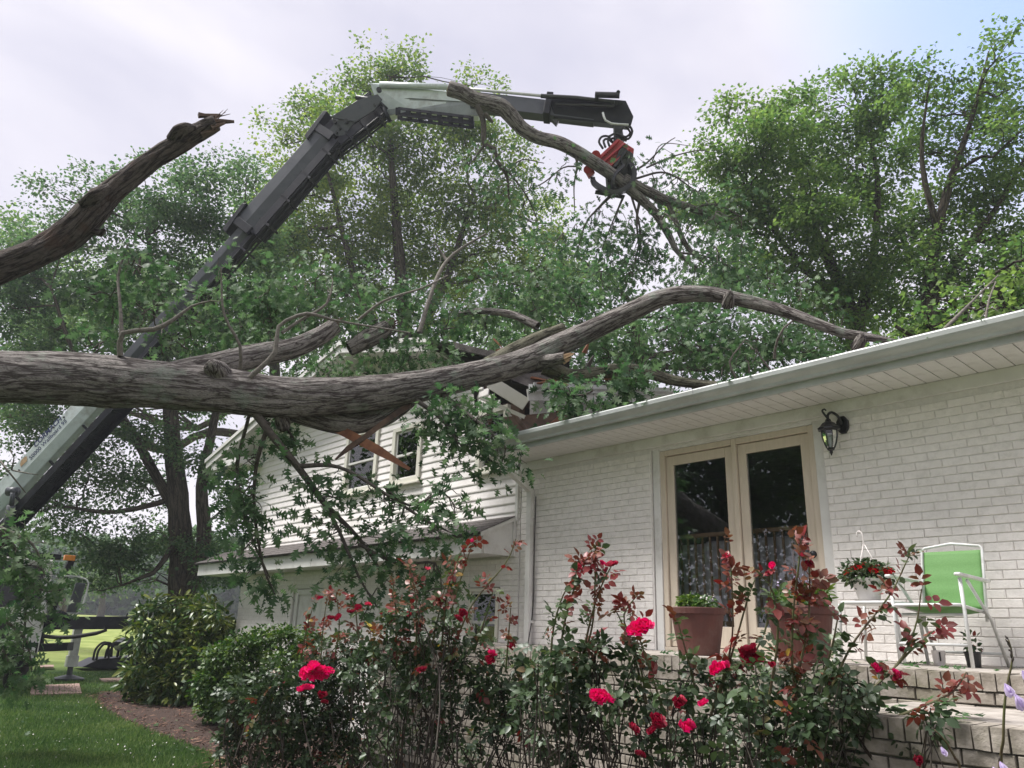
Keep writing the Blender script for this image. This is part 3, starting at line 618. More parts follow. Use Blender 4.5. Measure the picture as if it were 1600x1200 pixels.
def window(X0, X1, Z0, Z1, Y=6.60, grid=(3, 2), upper_blind=True, name='window', casing=.085, lower='screen'):
    f_ = MB()
    f_.box((X0, Y-.055, Z0), (X0+casing, Y+.02, Z1)); f_.box((X1-casing, Y-.055, Z0), (X1, Y+.02, Z1))
    f_.box((X0+casing, Y-.055, Z1-casing*.8), (X1-casing, Y+.02, Z1)); f_.box((X0+casing, Y-.055, Z0+.001), (X1-casing, Y+.02, Z0+casing*.9)); f_.box((X0-.03, Y-.085, Z0-.028), (X1+.03, Y-.02, Z0-.001))
    wn = f_.build(name, CREAMW, house, bevel=0.003)
    x0, x1, z0, z1 = X0+casing, X1-casing, Z0+casing*.9, Z1-casing*.8; zm = (z0+z1)/2; S = .035
    for (a, b_, yo, up_) in ((zm-.02, z1, -.02, 1), (z0, zm+.01, .005, 0)):
        s_ = MB(); y = Y+yo-.005
        s_.box((x0, y, a), (x0+S, y+.022, b_)); s_.box((x1-S, y, a), (x1, y+.022, b_)); s_.box((x0+S, y, b_-S), (x1-S, y+.022, b_)); s_.box((x0+S, y, a), (x1-S, y+.022, a+S))
        nx, nz = grid
        for i in range(1, nx): xx = x0+S+(x1-x0-2*S)*i/nx; s_.box((xx-.007, y+.013, a+S), (xx+.007, y+.020, b_-S))
        for i in range(1, nz): zz = a+S+(b_-a-2*S)*i/nz; s_.box((x0+S, y+.0135, zz-.007), (x1-S, y+.0195, zz+.007))
        s_.build('sash', WHITE, wn)
        g_ = MB(); g_.box((x0+S, y+.009, a+S), (x1-S, y+.0125, b_-S)); g_.build('pane', GLASS, wn)
    if upper_blind:
        bl = MB(); k = 0; z = z1-.01
        while z > zm-.02: bl.prism([(x0, Y+.055, z), (x0, Y+.075, z-.008), (x0, Y+.075, z-.0095), (x0, Y+.055, z-.0015)], (x1-x0, 0, 0)); z -= .0185
        bl.box((x0, Y+.08, zm), (x1, Y+.082, z1)); bl.build('blind', BLIND, wn)
        cu = MB(); n_ = 30
        V = [(x0+.12*(x1-x0)*0+(.25+.75*i/n_)*(x1-x0), Y+.10+.012*math.sin(i*1.7), z) for i in range(n_+1) for z in (z0, zm)]
        cu.add(V, [(2*i, 2*i+2, 2*i+3, 2*i+1) for i in range(n_)]); cu.build('curtain', mat('net_curtain', (0.20, 0.20, 0.22), rough=.9), wn)
    d_ = MB(); d_.box((X0-.2, Y+.60, Z0-.2), (X1+.2, Y+.62, Z1+.2)); d_.box((X0, Y+.21, Z0-.05), (X0-.02, Y+.6, Z1)); d_.box((X1, Y+.21, Z0-.05), (X1+.02, Y+.6, Z1)); d_.box((X0, Y+.21, Z0-.07), (X1, Y+.6, Z0-.05)); d_.box((X0, Y+.21, Z1), (X1, Y+.6, Z1+.02)); d_.build('recess', DARKIN, wn)
    return wn
CREAMW = mat('cream_vinyl', (0.70, 0.68, 0.60), (0.64, 0.62, 0.54), rough=.5, scale=4)
for w_ in wins[:2]: window(*w_)
window(*wins[2], upper_blind=False, grid=(2, 1))
window(-8.12, -7.53, 1.28, 2.12, Y=6.64, grid=(2, 2), upper_blind=False, casing=.05)

# ---- pent roof (skirt) along the wing
PX0, PX1 = -16.3, -7.28
px_ = MB(); px_.box((PX0, 6.075, 2.49), (PX1, 6.10, 2.705)); pfa = px_.build('pent_fascia', WHITE, house, bevel=0.003)
sf = MB(); sf.box((PX0, 6.102, 2.50), (PX1-.002, 6.56, 2.515)); sf.build('pent_soffit', WHITE, house)
pe = MB(); pe.prism([(PX1, 6.10, 2.49), (PX1, 6.59, 2.49), (PX1, 6.59, 2.955), (PX1, 6.02, 2.70), (PX1, 6.075, 2.70)], (.02, 0, 0))
pe.prism([(PX1+.021, 6.02, 2.685), (PX1+.021, 6.02, 2.735), (PX1+.021, 6.59, 2.985), (PX1+.021, 6.59, 2.935)], (.025, 0, 0)); pe.box((PX1+.021, 6.55, 2.49), (PX1+.045, 6.592, 2.93)); pe.build('pent_end', WHITE, house)
proof = slab('pent_roof', [(PX0-.03, 6.00, 2.715), (PX1+.04, 6.00, 2.715), (PX1+.04, 6.575, 2.975), (PX0-.03, 6.575, 2.975)], 0.012, SHINGLE, house)
cnt = 0; sgm = []
for r_ in range(5):
    y0 = 5.99+r_*.117; z0 = 2.72+r_*.0529
    x = PX0-.03+(.15 if r_ % 2 else 0)
    while x < PX1+.02:
        x2 = min(x+.30, PX1+.045); dz = random.uniform(0, .004)
        V = [(x+.003, y0, z0+.004+dz), (x2-.003, y0, z0+.004+dz), (x2-.003, y0+.135, z0+.061), (x+.003, y0+.135, z0+.061)]
        sgm.append(V); x += .30
for V in sgm:
    if cnt < 300:
        m_ = MB(); m_.prism(V, (0, 0, .007)); m_.build('shingle', SHINGLE, proof, loc=tuple(V[0])); cnt += 1

# ---- wing roof: two slopes, rake boards, box return, gable soffit; its right corner is crushed
slab('roof', [(-16.6, 6.0, 4.93), (-11.2, 6.0, 6.25), (-11.2, 13.8, 6.25), (-16.6, 13.8, 4.93)], .05, SHINGLE, house)
slab('roof', [(-11.2, 6.0, 6.25), (-8.5, 6.0, 5.56), (-8.1, 8.4, 5.46), (-7.6, 10.5, 5.36), (-6.5, 11.0, 5.09), (-6.5, 13.8, 5.09), (-11.2, 13.8, 6.25)], .05, SHINGLE, house)
rk = MB()
rk.prism([(-16.6, 6.02, 4.73), (-16.6, 6.02, 4.92), (-11.2, 6.02, 6.235), (-8.6, 6.02, 5.60), (-8.6, 6.02, 5.41), (-11.2, 6.02, 6.045)], (0, .03, 0)); rk.build('rake_board', WHITE, house)
rk = MB(); rk.prism([(-16.62, 5.985, 4.86), (-16.62, 5.985, 4.935), (-11.2, 5.985, 6.25), (-8.6, 5.985, 5.615), (-8.6, 5.985, 5.54), (-11.2, 5.985, 6.175)], (0, .03, 0)); rk.build('rake_trim', WHITE, house)
gs = MB(); gs.prism([(-16.0, 6.06, 4.90), (-11.2, 6.06, 6.06), (-11.2, 6.575, 6.06), (-16.0, 6.575, 4.90)], (0, 0, .01)); gs.prism([(-11.2, 6.06, 6.06), (-8.6, 6.06, 5.43), (-8.6, 6.575, 5.43), (-11.2, 6.575, 6.06)], (0, 0, .01)); gs.build('gable_soffit', WHITE, house)
br = MB(); br.prism([(-16.35, 6.055, 4.66), (-15.0, 6.055, 4.66), (-15.0, 6.055, 4.80), (-16.0, 6.055, 4.90), (-16.35, 6.055, 4.83)], (0, .52, 0)); br.build('box_return', WHITE, house)
# crushed corner: loose rake piece, hanging gutter, fascia, torn deck, broken rafters, curled shingles
A = at(822, 632, 10.0); B = at(766, 597, 10.1)
c_ = MB(); c_.beam(B, A, .03, .17, upv=(0, 0, 1)); c_.beam(at(752, 622, 10.15), at(820, 652, 10.02), .02, .05); c_.build('broken_rake', CREAMW, house)
g0 = at(826, 606, 9.95); g1 = at(1046, 614, 11.6)
dd = unit(g1-g0); sdv = unit(np.cross(dd, [0, 0, 1])); 
hg = MB(); pr = [(0, .05), (0, -.05), (.05, -.055), (.058, -.03), (.10, -.005), (.11, .05), (.10, .05), (.09, .0), (.05, -.022), (.042, -.045), (.008, -.042), (.008, .05)]
hg.prism([g0+sdv*a+np.array([0, 0, 1])*b_ for a, b_ in pr], g1-g0); hg.build('hanging_gutter', METALW, house)
hf = MB(); hf.beam(g0-sdv*.02+[0, 0, -.09], g1-sdv*.02+[0, 0, -.075], .02, .15); hf.build('hanging_fascia', WHITE, house)
td = MB()
def shard(m_, pts, t_=.012):
    P = [np.array(p) for p in pts]; n_ = np.cross(P[1]-P[0], P[2]-P[0]); n_ = n_/np.linalg.norm(n_)*t_; m_.prism(P, n_)
shard(td, [at(784, 652, 10.1), at(905, 640, 10.3), at(900, 672, 10.2), at(835, 690, 9.9), at(800, 672, 10)], .02)
shard(td, [at(760, 640, 10.5), at(900, 600, 10.8), at(930, 700, 10.9), at(770, 720, 10.6)], .02)
td.build('torn_ceiling', OLDWOOD, house)
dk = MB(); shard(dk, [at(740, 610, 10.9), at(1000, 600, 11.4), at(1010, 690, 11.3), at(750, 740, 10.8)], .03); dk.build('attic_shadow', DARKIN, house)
for p, q, w1 in [((822, 700, 9.8), (880, 648, 10.2), .09), ((868, 690, 9.9), (905, 655, 10.3), .05), ((845, 676, 10), (900, 668, 10), .04), ((870, 640, 10), (893, 676, 9.8), .035), ((800, 645, 10.2), (842, 690, 9.7), .05), ((900, 650, 10.4), (935, 672, 10.1), .06)]:
    m_ = MB(); m_.beam(at(*p), at(*q), w1*.6, w1, w2=w1*.4, h2=w1*.6); m_.build('broken_rafter', RAWWOOD if w1 != .05 else OLDWOOD, house)
ts = MB()
for p in [[(786, 588, 10.3), (850, 582, 10.4), (905, 596, 10.6), (826, 604, 10.1)], [(826, 603, 10.0), (905, 592, 10.8), (960, 597, 11), (1000, 606, 11.3), (900, 607, 10.6)],
          [(905, 590, 10.9), (948, 578, 11.1), (962, 588, 11.2), (920, 601, 10.8)], [(940, 600, 11), (975, 570, 11.3), (990, 578, 11.3), (962, 606, 11.1)],
          [(708, 534, 10.9), (765, 548, 10.6), (768, 558, 10.5), (712, 545, 10.8)], [(765, 545, 10.6), (800, 560, 10.3), (790, 572, 10.1), (760, 560, 10.5)],
          [(800, 562, 10.2), (830, 548, 10.4), (868, 550, 10.6), (845, 560, 10.5), (820, 575, 10.2)], [(835, 556, 10.5), (850, 545, 10.6), (880, 549, 10.7), (875, 553, 10.7)]]:
    m_ = MB(); shard(m_, [at(*q) for q in p], .012); m_.build('torn_shingle', SHINGLE if random.random() < .7 else OLDWOOD, house)
dk = MB(); shard(dk, [at(706, 546, 11.2), at(768, 560, 11), at(775, 600, 10.9), at(712, 590, 11.2)], .02); shard(dk, [at(800, 565, 10.5), at(890, 550, 10.9), at(890, 590, 10.9), at(800, 600, 10.5)], .02); dk.build('attic_shade', DARKIN, house)  # dark sheets that paint the shade inside the torn roof
for p, q in [((830, 590, 10.2), (905, 604, 10.5)), ((850, 596, 10.3), (960, 592, 10.9)), ((775, 548, 10.4), (812, 538, 10.5)), ((772, 530, 10.3), (786, 545, 10.2)), ((836, 556, 10.4), (872, 552, 10.6)), ((870, 604, 10.4), (930, 588, 10.9))]:
    m_ = MB(); m_.beam(at(*p), at(*q), .05, .025, w2=.02, h2=.01); m_.build('splinter', RAWWOOD, house)

for k in range(16):                                     # loose lath, deck boards and shingles thrown over the torn corner
    x, y = rng.uniform(770, 960), rng.uniform(545, 606); d = rng.uniform(9.9, 10.6); L = rng.uniform(10, 38); a = rng.normal()*.45-.15
    m_ = MB(); m_.beam(at(x, y, d), at(x+L*math.cos(a), y+L*math.sin(a), d+rng.normal()*.12), rng.uniform(.03, .09), .014, w2=.02); m_.build('broken_lath' if k % 3 else 'torn_shingle', [OLDWOOD, RAWWOOD, SHINGLE][k % 3-1], house)
# ---- brick porch and steps
PY, PZ = 4.85, 1.46
porch = thing('brick_porch', 'raised brick porch with a rowlock edge running in front of the patio doors', 'porch', (-3, 5.5, 0))
pb = MB(); pb.box((-7.6, PY+.022, -.1), (-1.22, 6.598, PZ-.004)); pb.box((-1.22, PY+.35, -.1), (1.6, 6.598, PZ-.004)); pb.build('porch_core', PMORTAR, porch)
PTOP = mat('porch_top', (0.46, 0.42, 0.38), (0.28, 0.25, 0.22), rough=.85, scale=9, bump=.004, coord='World', grime=(.15, .13, .11), gscale=3)
tp = MB(); tp.box((-7.6, PY+.205, PZ-.003), (1.6, 6.595, PZ)); tp.build('porch_floor', PTOP, porch)
def rowlocks(parent, x0, x1, Y, ztop, h=.092, L=.20, name='edge_brick', dark=False):
    x = x0; k = 0; mes = []
    for v in range(5):
        m_ = MB(); j = lambda: random.uniform(-.003, .003); w_ = .060
        V = [(0+j(), 0+j(), j()), (w_+j(), 0+j(), j()), (w_, L, 0), (0, L, 0), (0+j(), 0+j()+.002, h-.002+j()), (w_+j(), 0+j()+.002, h-.002+j()), (w_, L, h), (0, L, h)]
        m_.add(V, [(0, 3, 2, 1), (4, 5, 6, 7), (0, 1, 5, 4), (1, 2, 6, 5), (2, 3, 7, 6), (3, 0, 4, 7)])
        me = bpy.data.meshes.new(name); me.from_pydata(m_.v, [], m_.f); me.materials.append(PBRICK); mes.append(me)
    while x < x1-.06:
        o = bpy.data.objects.new(name, random.choice(mes)); link(o, parent, (x+.003, Y+random.uniform(-.004, .004), ztop-h+random.uniform(-.002, .002))); x += .0677
rowlocks(porch, -7.6, -1.22, PY, PZ+.002)
lay_bricks(porch, [(-7.6, -1.22, .35, PZ-.095)], PY+.012, PBRICK, limit=200, z0=PZ-.095-.0677*25, stuffname='porch_brick_field', depth=.05, proudj=.004, gap=.009, hgap=.008)
# step block
SX0, SX1, SY, SZ = -1.95, 0.6, 3.72, 1.29
st = thing('brick_step', 'lower brick step block with mossy worn bricks at the right end of the porch', 'step', (-1, 4.2, 0))
sb = MB(); sb.box((SX0+.012, SY+.026, -.1), (SX1, PY-.006, SZ-.006)); sb.build('step_core', PMORTAR, st)
stt = MB(); stt.box((SX0+.01, SY+.205, SZ-.005), (SX1, PY-.008, SZ-.001)); stt.build('step_top', PTOP, st)
rowlocks(st, SX0, SX1, SY, SZ)
lay_bricks(st, [(SX0, SX1, .45, SZ-.095)], SY+.012, PBRICK, limit=200, z0=SZ-.095-.0677*15, stuffname='step_brick_field', depth=.05, proudj=.006, gap=.010, hgap=.009)

# ---- air
hzm = bpy.data.materials.new('haze'); hzm.use_nodes = True; t = hzm.node_tree; t.nodes.remove(t.nodes['Principled BSDF'])
pv = N(t, 'ShaderNodeVolumePrincipled'); pv.inputs['Density'].default_value = 0.0011; pv.inputs['Color'].default_value = (0.90, 0.94, 1.0, 1); pv.inputs['Anisotropy'].default_value = 0.3
t.links.new(pv.outputs[0], t.nodes['Material Output'].inputs['Volume'])
hb_ = MB(); hb_.box((-430, -430, -1), (430, 430, 27)); o = hb_.build('haze', hzm); o['kind'] = 'stuff'; o.display_type = 'WIRE'

# ================================================================== TREES STANDING
def blob_leaves(blobs, depth, leaf_px, cov, spread=0.5, flat=0.7, clump_n=26, sig=0.27, tint_c=0.18, dep_jit=0.8, droop=0.0, tint_mu=0.45, up_bias=0.5, bough=0.0, shell=.42):
    """leaf positions: tufts gathered through a set of balls (picture point, radius in px, depth offset)"""
    PP, DD, NN, TT, CL = [], [], [], [], []
    lsz = leaf_px/FPX*depth
    for bl in blobs:
        x, y, r = bl[:3]; dd = bl[3] if len(bl) > 3 else rng.normal()*dep_jit
        c = at(x, y, depth+dd); R = r/FPX*depth
        narea = cov*math.pi*r*r/(leaf_px**2*0.24); nc = max(3, int(narea/clump_n))
        u = rand_dirs(nc)*(rng.random(nc)**shell)[:, None]*R
        u[:, 2] *= 0.92
        if bough:                                       # tufts lie along the upper side of rounded boughs
            nb = max(2, nc//9); bc = rand_dirs(nb)*(rng.random(nb)**.38)[:, None]*R*.9; bi = rng.integers(0, nb, nc); v = rand_dirs(nc); v[:, 2] = np.abs(v[:, 2])*.8-.12
            u = bc[bi]+v*np.array([1, 1, .55])*(bough*(.6+.6*rng.random(nb)))[bi][:, None]
        cc = c+u; CL.append((c, R, cc))
        tb = rng.normal()*0.06
        for k in range(nc):
            m = int(clump_n*(0.5+rng.random()))
            s_ = sig*(0.6+0.8*rng.random())
            q = rng.normal(size=(m, 3))*s_; q[:, 2] *= flat
            q[:, 2] -= droop*np.abs(rng.normal(size=m))*s_
            o_ = unit(u[k]+1e-6)
            PP.append(cc[k]+q); d = unit(q+o_*s_*.5+rng.normal(size=(m, 3))*s_*.6); d[:, 2] -= 0.25+droop*.5; DD.append(unit(d))
            n_ = rng.normal(size=(m, 3)); n_[:, 2] = np.abs(n_[:, 2])+up_bias; NN.append(unit(n_))
            TT.append(tint_mu+tb+rng.normal()*tint_c+rng.normal(size=m)*0.16)
    return np.vstack(PP), np.vstack(DD), np.vstack(NN), lsz, np.concatenate(TT), CL
def wiggle(p, q, n, a):
    p = np.array(p, float); q = np.array(q, float); L = np.linalg.norm(q-p); t_ = np.linspace(0, 1, n)[:, None]
    w_ = rng.normal(size=(n, 3))*a*L; w_[0] = 0; w_[-1] = 0
    return p+(q-p)*t_+w_*np.sin(t_*math.pi)
def standing_tree(name, label, cat, trunks, blobs, depth, leaf_px, cov, material, group=None, tpl=LEAF4, base=None, bark=None, limbs=True, sig=0.17, tint_mu=0.45, extra_twigs=5, tintc=0.14, bough=.75):
    """trunks: lists of (px, py, depth, radius m); the first starts at the ground"""
    TR = [[(at(a, b_, d), r) for a, b_, d, r in t_] for t_ in trunks]
    f0 = TR[0][0][0]; b0 = np.array([f0[0], f0[1], gz(f0[0], f0[1])-.05]); r0_ = TR[0][0][1]
    if f0[2]-b0[2] > .3: TR[0] = [(b0, r0_*1.45), (b0+[0, 0, min(.5, (f0[2]-b0[2])*.4)], r0_*1.12)]+TR[0]
    root = thing(name, label, cat, tuple(b0), group)
    mb = barkMB(); allp = []
    for t_ in TR:
        P, R = mb.tube([p for p, r in t_], [r for p, r in t_], 14, rough=0.10, step=0.5)
        allp += list(zip(P, R))
    PP, DD, NN, ls, TT, CL = blob_leaves(blobs, depth, leaf_px, cov, sig=sig, tint_mu=tint_mu+.14, tint_c=tintc, bough=bough, up_bias=1.1, clump_n=22)
    A_ = np.array([p for p, r in allp]); RR = np.array([r for p, r in allp])
    if limbs:
        for c, R, cc in CL:
            d = np.linalg.norm(A_-c, axis=1)+np.maximum(0, A_[:, 2]-c[2]+R*.3)*1.5
            k = int(np.argmin(d)); p0 = A_[k]; r0 = min(RR[k]*.75, 0.02+0.018*np.linalg.norm(c-p0))
            w_ = wiggle(p0, c, 6, .05); mb.tube(w_, np.linspace(r0, r0*.45, 6), 7, step=.6, caps=False)
            for q in cc[rng.choice(len(cc), min(extra_twigs, len(cc)), replace=False)]:
                w2 = wiggle(w_[rng.integers(2, 6)], q, 4, .08); mb.tube(w2, np.linspace(r0*.4, .008, 4), 4, caps=False)
    mb.build('trunk', bark or BARKT, root, loc=tuple(b0), smooth_=True)
    n = len(PP)
    leaf_mesh('crown', tpl, PP, DD, NN, ls*(0.7+.6*rng.random(n)), TT, material, root, tuple(b0), kind='stuff')
    return root

# big maple behind the crane
standing_tree('maple_tree', 'big dark maple with a double trunk on the lawn behind the laurel bush', 'tree',
    [[(283, 925, 25, .40), (280, 800, 25, .34), (270, 700, 25, .27), (262, 600, 25.3, .20), (240, 480, 25.5, .13), (230, 330, 25.5, .05)],
     [(292, 930, 25, .30), (318, 850, 25, .24), (315, 760, 25.2, .18), (328, 690, 25.4, .15), (345, 600, 25.5, .1), (360, 420, 25.5, .05)],
     [(275, 800, 25, .18), (220, 700, 24.6, .14), (190, 650, 24.4, .11), (120, 560, 24, .07), (80, 450, 24, .04)],
     [(285, 830, 25, .12), (240, 895, 24, .07), (190, 915, 23.4, .03)], [(270, 780, 25, .1), (180, 800, 23.8, .07), (90, 790, 23, .04)]],
    [(40, 430, 60), (10, 480, 60), (110, 350, 40), (160, 300, 35), (185, 350, 50), (95, 310, 22), (250, 310, 55), (330, 290, 45), (385, 285, 38), (300, 350, 60), (80, 520, 70), (180, 440, 80), (290, 440, 80), (390, 380, 60),
     (380, 480, 70), (20, 600, 60), (120, 600, 70), (220, 560, 70), (330, 560, 70), (60, 690, 60), (140, 740, 55), (230, 680, 45), (215, 760, 50), (350, 720, 40), (360, 790, 45), (120, 830, 45), (60, 800, 40), (190, 840, 45), (250, 830, 40), (330, 850, 38),
     (160, 890, 32), (215, 885, 30), (140, 925, 22), (60, 300 + 80, 35), (235, 905, 26), (345, 900, 25), (350, 880, 40), (20, 760, 40), (300, 640, 50)],
    25, 5.6, 2.1, L_BLUE, group='trees standing round the house', base=tuple(atZ(283, 1000, 0.05)*[1, 1, 0]+[0, 0, gz(*atZ(283, 1000, 0.05)[:2])]), tint_mu=.38)
standing_tree('oak_tree', 'tall yellow green oak rising behind the crane boom', 'tree',
    [[(640, 700, 33, .42), (632, 500, 33, .32), (622, 380, 33, .22), (612, 250, 33, .12), (610, 120, 33, .05)], [(635, 560, 33, .25), (700, 430, 33, .16), (740, 300, 33, .08)], [(632, 600, 33, .25), (560, 450, 33, .16), (520, 300, 33, .08), (490, 200, 33, .04)]],
    [(585, 112, 32), (648, 108, 28), (610, 150, 45), (545, 140, 28), (475, 175, 34), (440, 225, 28), (500, 215, 45), (550, 200, 40), (450, 290, 40), (520, 290, 55), (585, 260, 60), (650, 220, 60), (720, 200, 50), (745, 132, 22), (690, 180, 40),
     (780, 240, 45), (640, 320, 75), (730, 300, 70), (800, 310, 45), (560, 370, 70), (480, 370, 60), (680, 400, 80), (780, 390, 70), (600, 450, 80), (500, 450, 60), (720, 480, 70), (860, 350, 35), (850, 420, 60), (850, 480, 60), (440, 360, 35)],
    33, 5.4, 1.8, L_YEL, group='trees standing round the house', base=(-22.5, 24, 0.3), tint_mu=.42, sig=.22, bough=.95)
standing_tree('tulip_tree', 'round crowned green tree behind the grapple, left of the two right hand trees', 'tree',
    [[(1345, 640, 24, .34), (1338, 520, 24, .27), (1310, 440, 24, .2), (1270, 350, 24, .13), (1240, 230, 24, .05)], [(1338, 520, 24, .2), (1365, 400, 24, .13), (1370, 270, 24, .07), (1345, 170, 24, .03)], [(1320, 470, 24, .14), (1240, 400, 24, .1), (1170, 300, 24, .05)]],
    [(1160, 190, 32), (1145, 250, 30), (1215, 165, 32), (1200, 220, 50), (1265, 175, 28), (1255, 250, 55), (1205, 300, 65), (1335, 140, 28), (1385, 145, 28), (1360, 190, 45), (1320, 240, 55), (1390, 230, 45), (1290, 330, 65), (1370, 310, 60), (1160, 350, 60),
     (1220, 400, 65), (1310, 420, 65), (1380, 400, 55), (1150, 430, 50), (1250, 470, 50), (1340, 480, 55), (1295, 150, 22), (1110, 270, 40), (1090, 330, 40), (1300, 520, 50), (1400, 480, 50)],
    24, 6.0, 2.2, L_FAR, group='trees standing round the house', base=(-5.6, 23.5, 0.0), tpl=LEAFM, tint_mu=.5)
standing_tree('poplar_tree', 'tallest tree at the corner of the frame with open sky between its branches', 'tree',
    [[(1452, 640, 21, .28), (1448, 520, 21, .22), (1458, 400, 21, .16), (1480, 300, 21, .11), (1520, 180, 21, .06), (1545, 80, 21, .02)], [(1452, 480, 21, .16), (1500, 400, 21, .11), (1560, 320, 21, .06), (1610, 230, 21, .03)], [(1465, 360, 21, .1), (1440, 250, 21, .06), (1452, 130, 21, .02)]],
    [(1455, 118, 24), (1440, 160, 28), (1470, 180, 32), (1555, 85, 26), (1540, 125, 30), (1578, 140, 30), (1500, 175, 24), (1550, 190, 38), (1510, 240, 40), (1600, 200, 36), (1450, 240, 34), (1580, 270, 45), (1520, 310, 45), (1475, 300, 30), (1560, 350, 50), (1490, 380, 48), (1610, 380, 55), (1440, 350, 26),
     (1540, 430, 50), (1470, 440, 45), (1430, 420, 38), (1600, 470, 55), (1440, 520, 50), (1680, 250, 60), (1690, 400, 70), (1660, 500, 60)],
    21, 6.4, 2.0, L_FAR, group='trees standing round the house', base=(-2.6, 21.3, 0.0), tpl=LEAFM, tint_mu=.5)
standing_tree('hickory_tree', 'leafy tree low over the roof at the corner, in front of the tallest one', 'tree',
    [[(1580, 600, 13.5, .14), (1570, 500, 13.5, .10), (1550, 430, 13.5, .05)]],
    [(1560, 440, 40), (1510, 480, 42), (1590, 470, 45), (1450, 510, 32), (1610, 400, 45), (1560, 500, 40), (1480, 470, 30), (1400, 510, 24), (1680, 420, 60), (1420, 540, 30), (1500, 530, 40)],
    13.5, 10, 1.0, L_FAR, group='trees standing round the house', base=(-1.5, 13.9+1.2, 0.0), tpl=LEAFM, sig=.13, tint_mu=.55, bough=.45)
standing_tree('beech_tree', 'dark green tree filling the gap beneath the grapple behind the broken roof', 'tree',
    [[(1000, 720, 22, .3), (1000, 560, 22, .2), (985, 470, 22, .1)]],
    [(930, 440, 40), (900, 400, 35), (960, 480, 55), (1050, 500, 50), (1120, 500, 50), (880, 500, 60), (1000, 560, 60), (1100, 570, 55), (1180, 540, 50), (900, 580, 60), (820, 520, 60), (760, 560, 60), (1220, 560, 50), (1150, 440, 30)],
    22, 6.5, 1.8, L_BLUE, group='trees standing round the house', base=(-13, 18.6, 0.0), tint_mu=.35)
standing_tree('ash_tree', 'grey green tree partly hidden behind the maple and the crane boom', 'tree',
    [[(430, 800, 36, .35), (430, 600, 36, .25), (420, 400, 36, .12)]],
    [(420, 320, 40), (440, 400, 60), (380, 420, 70), (460, 500, 70), (540, 520, 60), (350, 520, 70), (260, 500, 80), (150, 470, 80), (60, 520, 80), (0, 420, 60), (30, 380, 40), (450, 600, 60), (120, 620, 50), (10, 650, 50)],
    36, 5.4, 2.0, L_FAR, group='trees standing round the house', base=(-31, 19, 0.4), tint_mu=.4, sig=.28, bough=1.1)
# a yard tree to the left of the camera, seen only in the door glass
def plain_tree(name, label, x, y, h, R, material, n, leaf, group=None):
    root = thing(name, label, 'tree', (x, y, gz(x, y)), group)
    mb = barkMB(); mb.tube([(x, y, 0), (x+.2, y, h*.3), (x-.2, y+.3, h*.6), (x, y, h*.9)], [.35, .27, .18, .04], 12, rough=.1, step=.5)
    PP, DD, NN, TT = [], [], [], []
    for k in range(26):
        c = np.array((x, y, h*.62))+rand_dirs(1)[0]*R*(.35+.55*rng.random())*[1, 1, .95]
        mb.tube(wiggle((x, y, max(1.5, c[2]-R*.6)), c, 5, .06), np.linspace(.09, .02, 5), 6, caps=False)
        m = n//26; cl = c+rng.normal(size=(m//24+1, 3))*R*.17; q = np.repeat(cl, 24, 0)[:m]; q = q+rng.normal(size=(len(q), 3))*.26
        PP.append(q); DD.append(rand_dirs(len(q))); nn = rng.normal(size=(len(q), 3)); nn[:, 2] = abs(nn[:, 2])+.4; NN.append(unit(nn)); TT.append(.4+rng.normal()*.1+rng.normal(size=len(q))*.18)
    mb.build('trunk', BARKT, root, loc=(x, y, gz(x, y)), smooth_=True)
    P = np.vstack(PP); leaf_mesh('crown', LEAF4, P, np.vstack(DD), np.vstack(NN), leaf*(.7+.6*rng.random(len(P))), np.concatenate(TT), material, root, (x, y, gz(x, y)), kind='stuff')
plain_tree('maple_tree', 'broad maple on the lawn across from the patio doors, mirrored in their glass', -13.5, -8.2, 12, 5.2, L_FAR, 26000, .19)
plain_tree('maple_tree', 'second maple farther out across from the patio doors, mirrored in their glass', -7.5, -12, 13, 5.8, L_FAR, 22000, .22)

plain_tree('maple_tree', 'third maple at the far end of the lawn, mirrored in the wing windows', -26, -7.5, 11, 4.8, L_FAR, 16000, .24)

# far wood across the field, and two nearer clumps, paler with distance
def far_mass(name, x0, x1, depth, ytop, ybase, n, leaf, material, mu):
    PP, TT = [], []
    for k in range(n//40):
        px = rng.uniform(x0, x1); d = depth*(1+rng.random()*.25); g_ = at(px, 955, d); zg = gz(g_[0], g_[1])
        top = at(px, ytop+10*math.sin(px*.045)+7*math.sin(px*.13+1)+rng.normal()*3, depth)[2]
        z = zg+(top-zg)*(rng.random()**.7); c = np.array((g_[0], g_[1], z)); PP.append(c+rng.normal(size=(40, 3))*depth*.007); TT.append(np.full(40, mu+rng.normal()*.12)+rng.normal(size=40)*.12)
    P = np.vstack(PP); m = len(P); nn = rng.normal(size=(m, 3)); nn[:, 2] = abs(nn[:, 2])+.5
    o = leaf_mesh(name, LEAF4, P, rand_dirs(m), unit(nn), leaf*(.6+.8*rng.random(m)), np.concatenate(TT), material); o['kind'] = 'stuff'; return o
far_mass('distant_wood', -500, 800, 120, 842, 945, 60000, 1.5, L_BLUE, .5)
standing_tree('field_tree', 'small tree standing alone at the far side of the hay field, seen under the maple', 'tree', [[(160, 948, 95, .4), (160, 900, 95, .2)]], [(150, 905, 26), (175, 895, 24), (160, 880, 20), (130, 900, 14), (185, 912, 14)], 95, 4.5, 1.2, L_FAR, base=tuple(at(160, 952, 95)*[1, 1, 0]+[0, 0, gz(*at(160, 952, 95)[:2])-.2]), sig=.5, bough=0)
